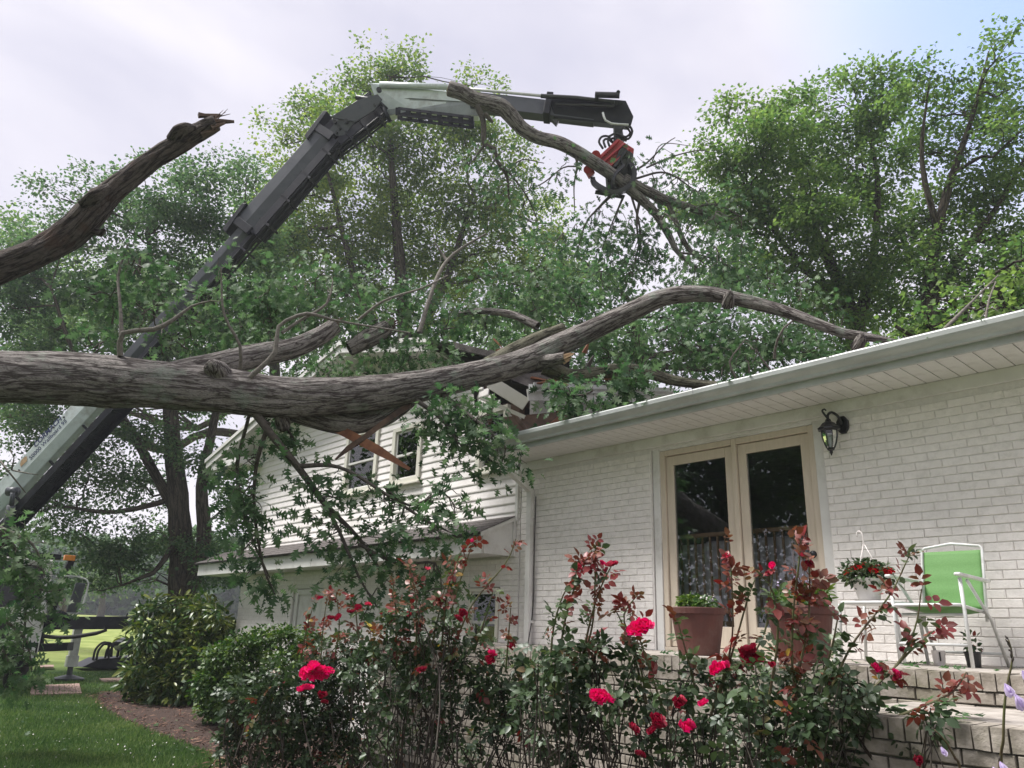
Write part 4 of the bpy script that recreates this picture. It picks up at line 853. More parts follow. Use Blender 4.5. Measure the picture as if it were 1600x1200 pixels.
standing_tree('field_bush', 'rounded bush at the field edge beyond the truck mirror', 'bush', [[(100, 955, 60, .2), (100, 930, 60, .1)]], [(95, 935, 18), (115, 940, 14), (80, 942, 14), (60, 938, 16)], 60, 5, 1.5, L_BLUE, base=tuple(at(100, 958, 60)*[1, 1, 0]+[0, 0, gz(*at(100, 958, 60)[:2])-.2]), sig=.35, bough=0)

# ================================================================== THE FALLEN OAK
def oakbark(amp=0.016, f=11, seed=0, low=.07):
    def fn(L, th, R):
        out_ = np.zeros((len(L), len(th)))
        for i in range(len(L)):
            for j in range(len(th)):
                c, s_ = math.cos(th[j]), math.sin(th[j]); r = R[i]
                v = Vector((c*r*f+seed, s_*r*f, L[i]*1.5)); a = abs(mnoise.noise(v)); a2 = abs(mnoise.noise(v*2.3+Vector((5, 5, 5))))
                lo = mnoise.noise(Vector((c*1.1+seed, s_*1.1, L[i]*.9)))
                out_[i, j] = r*(1+low*lo)+amp*min(1, r/.2)*(min(a*3, 1)*.75+a2*.6-.8)
        return out_
    return fn
def pxtube(mb, pts, seg=12, step=.12, bark=None, rough=.08, **k):
    P = [at(a, b_, d) for a, b_, d, r in pts]; R = [r/FPX*d for a, b_, d, r in pts]
    return mb.tube(P, R, seg, step=step, bark=bark, rough=rough, **k)
oak = thing('fallen_oak', 'huge fallen oak lying across the house roof with its grey trunk in mid air', 'tree', tuple(at(200, 590, 7.9)))
ol = tuple(at(200, 590, 7.9))
trunkpts = [(-420, 575, 6.4, 46), (-200, 582, 6.9, 44), (-60, 588, 7.3, 43), (0, 589, 7.5, 42), (120, 592, 7.8, 42), (170, 597, 7.9, 42), (240, 602, 8.0, 37), (350, 611, 8.2, 36), (450, 621, 8.4, 33), (560, 616, 8.6, 29), (650, 604, 8.8, 25), (720, 590, 9.0, 22),
            (800, 571, 9.2, 20), (870, 541, 9.35, 18.5), (930, 513, 9.4, 17), (990, 485, 9.4, 15.5), (1040, 464, 9.35, 14), (1100, 459, 9.3, 12.5), (1160, 469, 9.1, 11), (1230, 488, 8.8, 9.5), (1310, 518, 8.4, 8), (1345, 525, 8.3, 7.5), (1392, 533, 8.2, 5), (1440, 548, 8.2, 3)]
mb = barkMB(); pxtube(mb, trunkpts, 84, .022, bark=oakbark()); mb.build('trunk', BARK, oak, loc=ol, smooth_=True)
def limb(name, pts, m_=BARK, seg=20, cut=True, parent=oak, pl=ol, step=.04):
    mb = barkMB(); P, R = pxtube(mb, pts, seg, step, bark=oakbark(.008, 14, random.random()*50), caps=False)
    o = mb.build(name, m_, parent, loc=pl, smooth_=True)
    return P, R
limb('limb', [(250, 590, 8.15, 22), (300, 580, 8.35, 23), (345, 570, 8.5, 21), (400, 556, 8.8, 19), (455, 545, 9.0, 17), (500, 525, 9.2, 15), (524, 508, 9.3, 13)])
limb('limb', [(545, 545, 9.8, 12), (575, 530, 9.9, 15), (600, 516, 10, 14), (614, 508, 10, 12)])
limb('limb', [(760, 570, 9.5, 11), (800, 548, 9.7, 11), (840, 528, 9.9, 10), (880, 512, 10.1, 8)], BARKM)
limb('limb', [(850, 572, 9.35, 14), (895, 588, 9.35, 11), (950, 580, 9.4, 10.5), (975, 577, 9.4, 10), (1005, 581, 9.3, 9.5), (1060, 596, 9.1, 8), (1122, 602, 8.9, 6), (1160, 606, 8.8, 3)], BARKM)
limb('limb', [(838, 566, 9.3, 14), (862, 563, 9.15, 10), (884, 558, 9.05, 8.5)])
limb('limb', [(430, 628, 8.5, 20), (480, 645, 8.6, 22), (540, 660, 8.7, 20), (590, 652, 8.8, 18), (625, 632, 8.85, 17), (660, 606, 8.9, 12)])
limb('limb', [(840, 510, 10.2, 7), (800, 492, 10.4, 6), (750, 486, 10.6, 5), (710, 492, 10.7, 4)])
for c, r in (((524, 508, 9.3), 12), ((614, 508, 10), 11), ((884, 558, 9.05), 8)):        # broken ends, pale torn wood
    m_ = MB(); c0 = at(*c); ax = RT*.8+UP*.35
    for k in range(9):
        o_ = (RT*rng.normal()*.25+UP*rng.normal()*.8+FW*rng.normal()*.5)*r/FPX*c[2]*.55
        m_.beam(c0+o_-ax*.05, c0+o_+ax*(.03+.10*rng.random()), .035, .03, w2=.006, h2=.006)
    m_.build('broken_end', OLDWOOD if r > 8 else CUTWOOD, oak, loc=ol)
# the burr and knots on the trunk
m_ = barkMB()
for a, b_, d, r in ((335, 572, 8.0, 15), (440, 650, 8.35, 10), (1140, 463, 9.0, 7), (1345, 530, 8.2, 8)):
    c0 = at(a, b_, d); m_.tube([c0-UP*.1+FW*.1, c0, c0+UP*.06-FW*.04], [r*1.3/FPX*d, r/FPX*d, r*.4/FPX*d], 14, rough=.25, step=.03)
m_.build('burr', BARK, oak, loc=ol, kind='stuff', smooth_=True)

def side_branches(mb, path, n, L, r0, tpts, down=0.0, spreadv=1.0, seg=5):
    """small twigs leaving a path; their tips are collected for leaf tufts"""
    P = np.array(path)
    for k in range(n):
        i = rng.integers(len(P)//4, len(P)); p = P[i]; d = rand_dirs(1)[0]*spreadv; d[2] -= down; d = d/np.linalg.norm(d)
        q = p+d*L*(.5+rng.random()); w_ = wiggle(p, q, 5, .10); mb.tube(w_, np.linspace(r0, r0*.35, 5), seg, caps=False)
        tpts.append(w_[-1]); tpts.append(w_[3])
def tufts(tips, n_each, sig, leaf, material, name, parent, pl, tpl=LEAFOAK, mu=.5, tc=.15, droop=.3):
    tips = np.array(tips); m = len(tips)*n_each; q = np.repeat(tips, n_each, 0); off = rng.normal(size=(m, 3))*sig; off[:, 2] -= abs(rng.normal(size=m))*sig*droop
    d = unit(off+rng.normal(size=(m, 3))*sig*.5); d[:, 2] -= .25*droop; nn = rng.normal(size=(m, 3)); nn[:, 2] = abs(nn[:, 2])+.35
    tt = np.repeat(mu+rng.normal(size=len(tips))*tc, n_each)+rng.normal(size=m)*.2
    return leaf_mesh(name, tpl, q+off, unit(d), unit(nn), leaf*(.6+.7*rng.random(m)), tt, material, parent, pl, kind='stuff')

# hanging branches under the trunk
def px_branch(mb, pts, tips, nside, L, r0=.008, down=.3, seg=7):
    P, R = pxtube(mb, pts, seg, .1, rough=.1, caps=False); side_branches(mb, P, nside, L, r0, tips, down); tips.append(P[-1]); return P
mb = MB(); tips = []
px_branch(mb, [(395, 640, 8.2, 7), (425, 680, 8.2, 6.5), (470, 735, 8.3, 5.5), (510, 790, 8.3, 4.5), (560, 840, 8.3, 3), (600, 900, 8.4, 2)], tips, 15, .27, down=.6)
px_branch(mb, [(465, 728, 8.3, 4), (530, 730, 8.2, 3), (600, 770, 8.1, 2.5), (660, 810, 8.0, 2), (700, 830, 8, 1)], tips, 13, .26, down=.7)
px_branch(mb, [(500, 775, 8.3, 3.5), (530, 830, 8.2, 3), (560, 900, 8.1, 2), (590, 950, 8.0, 1)], tips, 13, .28, down=.6)
px_branch(mb, [(420, 660, 8.2, 4), (400, 730, 8.3, 3), (398, 800, 8.4, 2.5), (410, 880, 8.4, 2), (430, 930, 8.4, 1)], tips, 18, .28, down=.6)
px_branch(mb, [(390, 645, 8.2, 3), (370, 740, 8.6, 2.5), (390, 830, 8.6, 2), (420, 900, 8.5, 1)], tips, 12, .24, down=.5)
px_branch(mb, [(600, 760, 8.2, 2.5), (640, 790, 8.1, 2), (690, 770, 8.0, 1.5), (710, 790, 7.9, 1)], tips, 10, .2)
px_branch(mb, [(560, 850, 8.2, 2.5), (620, 880, 8.1, 2), (680, 880, 8.0, 1.5), (690, 920, 7.9, 1)], tips, 13, .26, down=.5)
mb.build('hanging_branch', TWIG, oak, loc=ol, kind='stuff', smooth_=True)
tips = [t for t in tips]
tufts(tips, 6, .10, .125, L_OAK, 'hanging_leaves', oak, ol, mu=.44, droop=.5)
mb = MB(); tips = []
px_branch(mb, [(690, 615, 8.9, 5), (720, 640, 8.6, 4), (760, 670, 8.4, 3), (790, 700, 8.3, 2)], tips, 22, .22)
px_branch(mb, [(650, 625, 8.7, 4), (690, 655, 8.5, 3), (715, 690, 8.4, 2)], tips, 15, .2, down=.4)
px_branch(mb, [(860, 596, 9.2, 3), (895, 618, 8.6, 2), (925, 612, 8.4, 1)], tips, 14, .12, down=0); px_branch(mb, [(960, 590, 9.2, 3), (985, 610, 9, 2), (980, 590, 8.9, 1)], tips, 14, .16, down=0)
px_branch(mb, [(430, 640, 8.5, 3), (455, 680, 8.6, 2), (470, 700, 8.6, 1)], tips, 8, .2, down=.4)
mb.build('lower_twigs', TWIG, oak, loc=ol, kind='stuff', smooth_=True)
tufts(tips, 7, .09, .125, L_OAK, 'lower_leaves', oak, ol, mu=.42, droop=.5)

# upright twigs on top of the trunk
mb = MB(); tips = []
for pts in [[(188, 556, 7.9, 5), (192, 520, 7.9, 4), (240, 515, 7.95, 4), (270, 500, 8, 3), (300, 478, 8.1, 2), (330, 470, 8.1, 1)], [(190, 525, 7.9, 4), (188, 480, 8, 2.5), (185, 430, 8.2, 2), (200, 380, 8.3, 1)],
            [(375, 580, 8.3, 3.5), (375, 540, 8.2, 2.5), (350, 490, 8.2, 2), (345, 420, 8.3, 1)], [(390, 590, 8.1, 4), (430, 550, 8.2, 4), (435, 510, 8.3, 3), (480, 490, 8.4, 3), (520, 500, 8.5, 2), (640, 520, 8.8, 1.2)],
            [(440, 520, 8.3, 3), (470, 500, 8.4, 2.5), (510, 475, 8.5, 2), (520, 440, 8.6, 1)], [(560, 500, 9, 2.5), (600, 470, 9, 2), (660, 450, 9.1, 1.5), (700, 430, 9.2, 1)],
            [(655, 520, 10.1, 4), (672, 465, 10.4, 3.5), (690, 420, 10.7, 3), (715, 392, 10.9, 2.4), (760, 365, 11, 1.4)], [(700, 410, 10.8, 3), (690, 395, 10.9, 2), (680, 380, 10.9, 1)],
            [(1210, 560, 9.5, 2.5), (1215, 530, 9.4, 2), (1240, 500, 9.3, 1.5), (1290, 540 - 30, 9.3, 1)], [(1205, 580, 9, 2), (1190, 560, 9, 1.5), (1180, 545, 9, 1)], [(1150, 590, 9, 2), (1140, 565, 9, 1.5), (1165, 530, 9, 1)],
            [(1465, 525, 7.3, 3), (1500, 490, 7.5, 2.5), (1522, 468, 7.7, 1.8), (1560, 430, 8, 1)], [(1540, 500, 7.3, 2), (1545, 470, 7.4, 1.6), (1556, 440, 7.6, 1)]]:
    P = px_branch(mb, pts, tips, 4, .22, .006, down=0)
mb.build('twigs', TWIGG, oak, loc=ol, kind='stuff', smooth_=True)
# leafy masses: upper crown of the fallen oak lying over the roof
mass = [(345, 415, 17, .4), (310, 455, 17, .3), (300, 500, 24, .2), (255, 455, 22, .2), (215, 400, 26, -1), (170, 450, 34, -.5), (230, 440, 34, 0), (150, 520, 26, 0), (265, 525, 20, 0), (330, 455, 20, .3), (410, 450, 34, .3), (375, 515, 34, 0), (430, 480, 44, .3), (300, 560 - 30, 24, 0), (420, 530, 24, -.2), (480, 430, 40, .8), (500, 490, 46, .5), (560, 450, 44, 1), (570, 500, 42, .8),
        (470, 560, 30, 1.2), (520, 570, 34, 1.2), (580, 570, 36, 1), (640, 540, 46, 1), (640, 470, 46, 1.3), (700, 500, 44, 1.3), (700, 560, 34, .8), (760, 500, 40, 1.6), (780, 450, 44, 1.8), (830, 480, 40, 1.8), (840, 430, 40, 2),
        (350, 590 - 20, 14, .8), (620, 590, 20, .4), (900, 460, 40, 2), (930, 520, 34, 2), (960, 540, 44, 1.6), (1010, 530, 46, 1.6), (1060, 520, 44, 1.6), (1120, 520, 46, 1.6), (1180, 520, 46, 1.4), (1220, 520, 40, 1.2), (1060, 570, 34, 1.6), (1130, 570, 34, 1.2), (1260, 540, 34, 1), (1170, 570, 30, 1),
        (930, 570, 34, 2), (1290, 560, 24, .8), (1200, 470, 34, 2), (1250, 450, 30, 2), (1200, 430, 26, 2.3), (1300, 480, 20, 1.5), (240, 480, 18, -.2)]
PP, DD, NN, ls, TT, CL = blob_leaves(mass, 9.3, 14.5, 1.9, clump_n=12, sig=.13, tint_c=.14, tint_mu=.5, droop=.2)
mb = MB()
for c, R, cc in CL:
    for q in cc[rng.choice(len(cc), min(5, len(cc)), replace=False)]:
        mb.tube(wiggle(c+rng.normal(size=3)*.1-[0, 0, R*.7], q, 5, .07), np.linspace(.011, .004, 5), 4, caps=False)
mb.build('crown_twigs', TWIG, oak, loc=ol, kind='stuff', smooth_=True)
leaf_mesh('leaves', LEAFOAK, PP, DD, NN, ls*(.6+.65*rng.random(len(PP))), TT, L_OAK, oak, ol, kind='stuff')
# torn splinters below the crotch
for pts, w_, m2 in [([(515, 662, 8.7), (540, 676, 8.6), (590, 703, 8.45), (640, 733, 8.3)], 9, RAWWOOD), ([(640, 632, 8.75), (600, 660, 8.6), (566, 686, 8.5), (545, 700, 8.5), (524, 718, 8.45)], 5, OLDWOOD), ([(505, 655, 8.8), (560, 690, 8.7)], 8, RAWWOOD), ([(560, 650, 8.7), (520, 668, 8.6)], 7, OLDWOOD)]:
    m_ = MB(); P, R = smooth([at(*p) for p in pts], [w_/FPX*8.5]+[w_/FPX*8.5*.8]*(len(pts)-2)+[w_/FPX*8.5*.25], .05)
    for i in range(len(P)-1): m_.beam(P[i], P[i+1]+(P[i+1]-P[i])*.02, R[i]*1.0, R[i]*2, w2=R[i+1]*1.0, h2=R[i+1]*2)
    m_.build('torn_strip', m2, oak, loc=ol)

# ---- the snapped dead stem, upper left
snag = thing('broken_stem', 'leaning dead tree stem snapped off with a jagged end against the sky', 'tree', tuple(at(150, 330, 9)))
sl = tuple(at(150, 330, 9))
mb = barkMB(); pxtube(mb, [(-420, 570, 8.0, 34), (-200, 498, 8.3, 30), (-60, 446, 8.6, 25), (0, 420, 8.7, 23), (60, 395, 8.8, 22.5), (105, 368, 8.9, 24.5), (140, 336, 8.95, 24.5), (168, 305, 9, 20.5), (205, 276, 9.05, 17), (240, 249, 9.1, 15.5), (280, 224, 9.15, 15), (310, 205, 9.2, 14.5), (338, 192, 9.2, 12)], 60, .025, bark=oakbark(.032, 10, 33, .13))
mb.build('trunk', BARKD, snag, loc=sl, smooth_=True)
mb = barkMB(); mb.tube([at(268, 218, 9.1), at(280, 206, 9.0), at(292, 200, 9.0), at(306, 200, 9.05)], [.06, .075, .06, .03], 14, rough=.2, step=.02); mb.build('knot', BARKD, snag, loc=sl, smooth_=True); mb = barkMB(); mb.tube([at(140, 360, 9), at(158, 364, 8.9), at(164, 358, 8.9)], [.06, .04, .02], 8, rough=.2); mb.build('knot', BARKD, snag, loc=sl, smooth_=True); mb = barkMB(); mb.tube([at(128, 320, 8.8), at(150, 305, 8.75), at(172, 292, 8.8)], [.05, .08, .04], 12, rough=.25, step=.03)
mb.build('knot', BARKD, snag, loc=sl, smooth_=True)
m_ = MB()
for a, b_, c, d, w_ in [(325, 190, 366, 190, .075), (330, 200, 352, 192, .06), (335, 186, 353, 175, .012), (338, 188, 356, 170, .01), (336, 184, 349, 172, .012), (320, 184, 345, 180, .08), (315, 210, 340, 202, .07), (310, 180, 333, 182, .06), (343, 182, 360, 178, .012)]:
    m_.beam(at(a, b_, 9.15+rng.normal()*.04), at(c, d, 9.2+rng.normal()*.04), w_, w_*.8, w2=w_*.35, h2=w_*.3)
m_.build('jagged_end', BARKD2 if 'BARKD2' in globals() else OLDWOOD, snag, loc=sl)

# ================================================================== KNUCKLE BOOM CRANE
crane = thing('crane_truck', 'white crane truck with a long dark folding boom raised over the house', 'crane', tuple(atZ(20, 1082, 0)))
cl_ = tuple(atZ(20, 1082, 0))
def bx(name, p, q, w_, h_, m_, upv=(0, 0, 1), w2=None, h2=None, bevel=.012, parent=crane, pl=cl_):
    m1 = MB(); m1.beam(p, q, w_, h_, upv, w2=w2, h2=h2); return m1.build(name, m_, parent, loc=pl, bevel=bevel)
D0 = 16.8
def pt(x, y, d): return at(x, y, d)
# main boom: white box
b0, b1 = pt(-42, 832, 16.9), pt(182, 592, 17.4)
bd = unit(b1-b0); bs = unit(np.cross(bd, [0, 0, 1])); bu = np.cross(bs, bd)
if np.dot(bs, FW) > 0: bs_ = -bs
else: bs_ = bs                                     # side that faces the camera
mbm = MB(); H_ = .50; W_ = .40
prof = [(-W_/2, H_/2), (W_/2, H_/2), (W_/2, -.05), (W_/2-.10, -H_/2), (-W_/2+.10, -H_/2), (-W_/2, -.05)]
mbm.prism([b0+bs_*a+bu*b_ for a, b_ in prof], b1-b0); mbm.build('main_boom', CRANEW, crane, loc=cl_, bevel=.015)
# lettering on the near face
def text(body, pos, xdir, updir, size, m_, parent, pl, name='lettering', shear=0.0, bold=0.0):
    cu = bpy.data.curves.new(name, 'FONT'); cu.body = body; cu.size = 1.0; cu.extrude = .004; cu.offset = bold; cu.shear = shear; cu.align_x = 'LEFT'
    cu.materials.append(m_); cu.resolution_u = 4; tmp = bpy.data.objects.new('tmp', cu); col.objects.link(tmp); bpy.context.view_layer.update()
    me = bpy.data.meshes.new_from_object(tmp.evaluated_get(bpy.context.evaluated_depsgraph_get())); bpy.data.objects.remove(tmp)
    wd = max(v.co.x for v in me.vertices)-min(v.co.x for v in me.vertices); me.transform(Matrix.Scale(size/wd, 4)@Matrix.Translation((0, 0, 0)))
    o = bpy.data.objects.new(name, me); link(o, parent, (0, 0, 0))
    x = unit(np.array(xdir)); z = unit(np.cross(x, updir)); y = np.cross(z, x)
    o.matrix_local = Matrix(((x[0], y[0], z[0], pos[0]-pl[0]), (x[1], y[1], z[1], pos[1]-pl[1]), (x[2], y[2], z[2], pos[2]-pl[2]), (0, 0, 0, 1)))
    return o
def onface(px, py, off=.006):
    """where the ray through a picture point meets the boom's near face"""
    d = ray(px, py); p0 = b0+bs_*(W_/2+off); t_ = np.dot(p0-CAM, bs_)/np.dot(d, bs_); return CAM+d*t_
xd = bd if np.dot(np.cross(bd, bu), bs_) > 0 else -bd
text('CORMACH', onface(55, 700), bd, np.cross(bs_, bd), .84, NAVY, crane, cl_, shear=.25, bold=.03)
text('50000 Wallboard 95', onface(48, 719), bd, np.cross(bs_, bd), 1.12, NAVY, crane, cl_, bold=.01)
c0 = onface(36, 722); m1 = MB(); e = np.cross(bs_, bd); m1.prism([c0+bd*a+e*b_ for a, b_ in [(-.10, -.05), (.08, -.06), (.14, .03), (.10, .06), (0, .07), (-.08, .02)]], bs_*.004); m1.build('decal', CUTWOOD, crane, loc=cl_)
bo = MB()
for k in range(9):
    for q in (.16, .02): c = onface(-30+k*24, 800-k*25.5, .0)+bu*(q-.05)*0; 
for (a, b_) in ((36, 708), (102, 640), (100, 652), (30, 735), (12, 742), (84, 668)): c = onface(a, b_); bo.tube([c, c+bs_*.015], [.022, .022], 8)
bo.build('bolt', BLACK, crane, loc=cl_, kind='stuff')
# hose rack below the boom
rk_ = MB()
r0_, r1_ = b0-bu*.62+bs_*.05, b1-bu*.62+bs_*.05
for k in range(9): rk_.beam(r0_+bs_*(-.2+.05*k), r1_+bs_*(-.2+.05*k)*.9, .035, .035)
for k in range(13):
    c = r0_+(r1_-r0_)*(k+.5)/13; rk_.beam(c-bs_*.22, c+bs_*.24, .05, .05, upv=bd)
    if k % 3 == 0: rk_.beam(c, c+bu*.4, .06, .04, upv=bd)
for s_ in (-.23, .23): rk_.beam(r0_+bs_*s_-bu*.05, r1_+bs_*s_-bu*.05, .025, .16, upv=bu)
rk_.build('hose_rack', STEEL, crane, loc=cl_)
# telescopic sections, each with a collar, and a bundle of hoses slung below
def section(a, b_, h, w_, m_up, hoses=True, nm='boom_section'):
    d = unit(b_-a); s_ = unit(np.cross(d, [0, 0, 1])); s_ = s_ if np.dot(s_, FW) < 0 else -s_; u = np.cross(s_, d); u = u if u[2] > 0 else -u
    m1 = MB(); pr = [(-w_/2, h/2), (w_/2, h/2), (w_/2, -.02), (w_/2-.09, -h/2), (-w_/2+.09, -h/2), (-w_/2, -.02)]
    m1.prism([a+s_*p+u*q for p, q in pr], b_-a, 0); m1.build(nm, m_up, crane, loc=cl_, bevel=.012)
    if hoses:
        hs = MB(); tr0 = MB(); th_ = .20 if h > .4 else .10; tr0.beam(a+s_*.02-u*(h/2+.03+th_/2), b_+s_*.02-u*(h/2+.03+th_/2), w_*.9, th_, upv=u); tr0.build('hose_tray', STEEL, crane, loc=cl_)
        for k in range(7):
            o_ = s_*(-.16+.055*k)-u*(h/2+(.25 if h > .4 else .16)+.04*math.sin(k*2.1)); hs.tube([a+o_, (a+b_)/2+o_-u*.03*rng.random(), b_+o_], [.02]*3, 6, step=.5)
        for k in range(4):
            c = a+(b_-a)*(k+.5)/4; hs.beam(c+s_*.2-u*(h/2+.16), c-s_*.2-u*(h/2+.16), .05, .34, upv=u)
        hs.build('hoses', STEEL, crane, loc=cl_)
    return d, s_, u
s1a, s1b = b1-bd*.3, pt(398, 350, 17.9)
section(s1a+bu*.02, s1b, .34, .28, GSTEEL)
s2a, s2b = pt(386, 358, 17.9), pt(512, 214, 18.2)
d2, s2, u2 = section(s2a, s2b, .52, .40, GSTEEL)
s3a, s3b = pt(500, 226, 18.2), pt(588, 160, 18.4)
section(s3a, s3b, .50, .34, STEEL)
for c, h in ((s2a, .60), (s2b, .60)):
    ck = MB()
    ck.beam(c-d2*.10, c+d2*.10, .50, h, upv=u2)
    ck.prism([c+s2*.26+u2*(h/2+.02)-d2*.35, c+s2*.26+u2*(h/2-.12)-d2*.38, c+s2*.26+u2*(h/2-.02)+d2*.45, c+s2*.26+u2*(h/2+.08)+d2*.40], -s2*.5)
    ck.build('collar', STEEL, crane, loc=cl_, bevel=.01)
kk = MB()       # knuckle cheeks with round holes picked out, and the pivot
P_ = [pt(516, 183, 17.95), pt(556, 190, 17.95), pt(585, 172, 17.95), pt(597, 155, 17.95), pt(590, 147, 17.95), pt(560, 156, 17.95)]
kk.prism(P_, FW*.05); kk.prism([p+FW*.45 for p in P_], FW*.05); kk.build('knuckle_plate', GSTEEL, crane, loc=cl_, bevel=.006)
kk = MB(); P_ = [pt(507, 212, 18.0), pt(538, 212, 18.0), pt(560, 182, 18.0), pt(530, 184, 18.0)]; kk.prism(P_, FW*.04); kk.build('link_plate', GSTEEL, crane, loc=cl_, bevel=.006)
ho = MB()
for a, b_, r in [(523, 190, .045), (541, 189, .05), (530, 199, .045), (526, 206, .025), (585, 164, .03), (592, 140, .06), (578, 145, .035)]: c = pt(a, b_, 17.93); ho.tube([c-FW*.02, c+FW*.06], [r, r], 14)
ho.build('pin', BLACK, crane, loc=cl_)
kk = MB(); kk.tube([pt(556, 152, 18.1), pt(590, 158, 18.1), pt(604, 172, 18.2)], [.06, .06, .06], 10); kk.tube([pt(598, 168, 18.1), pt(610, 190, 18.1)], [.05, .05], 10); kk.build('cylinder', STEEL, crane, loc=cl_, smooth_=True)
# fly jib: white box, black extensions
j0, j1 = pt(584, 148, 18.4), pt(748, 164, 17.9)
jd = unit(j1-j0); js = unit(np.cross(jd, [0, 0, 1])); js = js if np.dot(js, FW) < 0 else -js; ju = np.cross(js, jd); ju = ju if ju[2] > 0 else -ju
m1 = MB(); m1.prism([pt(578, 129, 18.3), pt(610, 130, 18.3), pt(748, 148, 17.8), pt(748, 180, 17.8), pt(640, 172, 18.1), pt(604, 180, 18.3), pt(588, 160, 18.3)], FW*.42); m1.build('fly_jib', CRANEW, crane, loc=cl_, bevel=.02)
m1 = MB(); m1.prism([pt(604, 158, 18.27), pt(640, 153, 18.08), pt(748, 160, 17.77), pt(748, 181, 17.77), pt(640, 173, 18.08), pt(606, 181, 18.27)], FW*.02); m1.build('jib_skirt', JIBG, crane, loc=cl_)
m1 = MB(); m1.prism([pt(600, 140, 18.25), pt(616, 134, 18.25), pt(630, 137, 18.2), pt(632, 150, 18.2), pt(612, 158, 18.25), pt(598, 158, 18.25)], FW*.02); m1.build('pivot_plate', CRANEW, crane, loc=cl_, bevel=.01)
m1 = MB(); m1.tube([pt(594, 132, 18.2), pt(700, 136, 17.9)], [.07, .07], 12); m1.build('jib_cylinder', CRANEW, crane, loc=cl_, smooth_=True)
m1 = MB(); m1.tube([pt(700, 136, 17.95), pt(850, 150, 17.6)], [.035, .035], 10); m1.build('piston_rod', METALW, crane, loc=cl_, smooth_=True)
hr = MB()                                              # perforated tray below the jib
ta, tb = pt(622, 174, 17.9), pt(736, 188, 17.6); td_ = unit(tb-ta); tu = np.array([0, 0, 1.0])
L_ = np.linalg.norm(tb-ta); nseg = 7
for s_ in (0, .3):
    o_ = FW*s_
    hr.beam(ta+o_+UP*.07, tb+o_+UP*.07, .02, .07); hr.beam(ta+o_-UP*.07, tb+o_-UP*.07, .02, .07)
    for k in range(nseg+1): c = ta+td_*L_*k/nseg+o_; hr.beam(c-UP*.09, c+UP*.09, .02, .12, upv=td_)
hr.build('hose_tray', STEEL, crane, loc=cl_)
e0, e1 = pt(738, 160, 17.9), pt(930, 182, 17.5)
m1 = MB(); m1.beam(e0, e1, .28, .40); m1.build('jib_extension', GSTEEL, crane, loc=cl_, bevel=.012)
m1 = MB(); m1.beam(pt(852, 168, 17.62), pt(862, 169, 17.60), .40, .58); m1.build('collar', STEEL, crane, loc=cl_, bevel=.01)
m1 = MB(); m1.prism([pt(860, 147, 17.45), pt(968, 156, 17.25), pt(978, 157, 17.25), pt(990, 182, 17.25), pt(986, 196, 17.25), pt(960, 193, 17.25), pt(866, 184, 17.45)], FW*.34); m1.build('jib_tip', STEEL, crane, loc=cl_, bevel=.015)
m1 = MB()
m1.tube([pt(845, 150, 17.3), pt(900, 153, 17.25), pt(960, 160, 17.15)], [.05]*3, 8); m1.tube([pt(868, 163, 17.3), pt(960, 166, 17.1)], [.035]*2, 8); m1.tube([pt(930, 148, 17.2), pt(968, 149, 17.1)], [.07, .07], 10)
for a, b_ in ((955, 160), (963, 161), (970, 162), (966, 144), (940, 150), (932, 154)): m1.tube([pt(a, b_, 17.05), pt(a, b_, 17.25)], [.045, .045], 10)
m1.prism([pt(862, 186, 17.3), pt(874, 187, 17.3), pt(870, 194, 17.3)], FW*.2); m1.build('valve_block', BLACK, crane, loc=cl_, smooth_=False)
m1 = MB(); m1.tube([pt(942, 176, 17.1), pt(946, 188, 17.0), pt(955, 193, 17.0), pt(982, 195, 17.0)], [.025]*4, 7, step=.08); m1.build('hose', METALW, crane, loc=cl_, smooth_=True)
m1 = MB()
for pts in ([(984, 197), (988, 205), (982, 217), (970, 214), (962, 209)], [(978, 198), (985, 207), (978, 214), (968, 210)], [(950, 214), (962, 209), (976, 216), (978, 220)], [(942, 232), (936, 222), (940, 214), (950, 213), (957, 222)], [(946, 230), (943, 220), (950, 217), (960, 226)], [(952, 228), (950, 219), (958, 216)]):
    m1.tube([pt(a, b_, 17.0+.1*i) for i, (a, b_) in enumerate(pts)], [.026]*len(pts), 7, step=.06)
m1.build('hose_loop', RUBBER, crane, loc=cl_, smooth_=True)
# rotator and grapple saw
m1 = MB(); m1.prism([pt(960, 194, 17.2), pt(976, 196, 17.2), pt(972, 206, 17.2), pt(968, 216, 17.2), pt(962, 216, 17.2), pt(960, 204, 17.2)], FW*.2); m1.tube([pt(966, 205, 17.3), pt(967, 222, 17.3)], [.10, .13], 14); m1.build('rotator', BLACK, crane, loc=cl_, bevel=.006)
gr = thing_part = None
m1 = MB()
m1.prism([pt(966, 216, 17.1), pt(991, 232, 17.1), pt(990, 241, 17.1), pt(958, 262, 17.1), pt(934, 252, 17.1), pt(936, 243, 17.1)], FW*.34); body = m1.build('grapple_body', RED, crane, loc=cl_, bevel=.02)
m1 = MB(); m1.beam(pt(936, 248, 17.02), pt(966, 219, 17.02), .05, .07); m1.beam(pt(942, 254, 17.0), pt(976, 224, 17.0), .05, .05); m1.beam(pt(950, 262, 17.02), pt(984, 232, 17.02), .05, .06)
m1.tube([pt(931, 242, 16.95), pt(931, 242, 17.3)], [.10, .10], 14); m1.tube([pt(918, 265, 16.95), pt(918, 265, 17.3)], [.09, .09], 14); m1.prism([pt(914, 262, 17.0), pt(924, 258, 17.0), pt(930, 270, 17.0), pt(922, 276, 17.0)], FW*.25); m1.build('rib', RED, crane, loc=cl_, bevel=.012)
m1 = MB(); m1.prism([pt(970, 226, 17.0), pt(990, 240, 17.0), pt(988, 268, 17.0), pt(974, 282, 17.0), pt(958, 262, 17.0)], FW*.42)
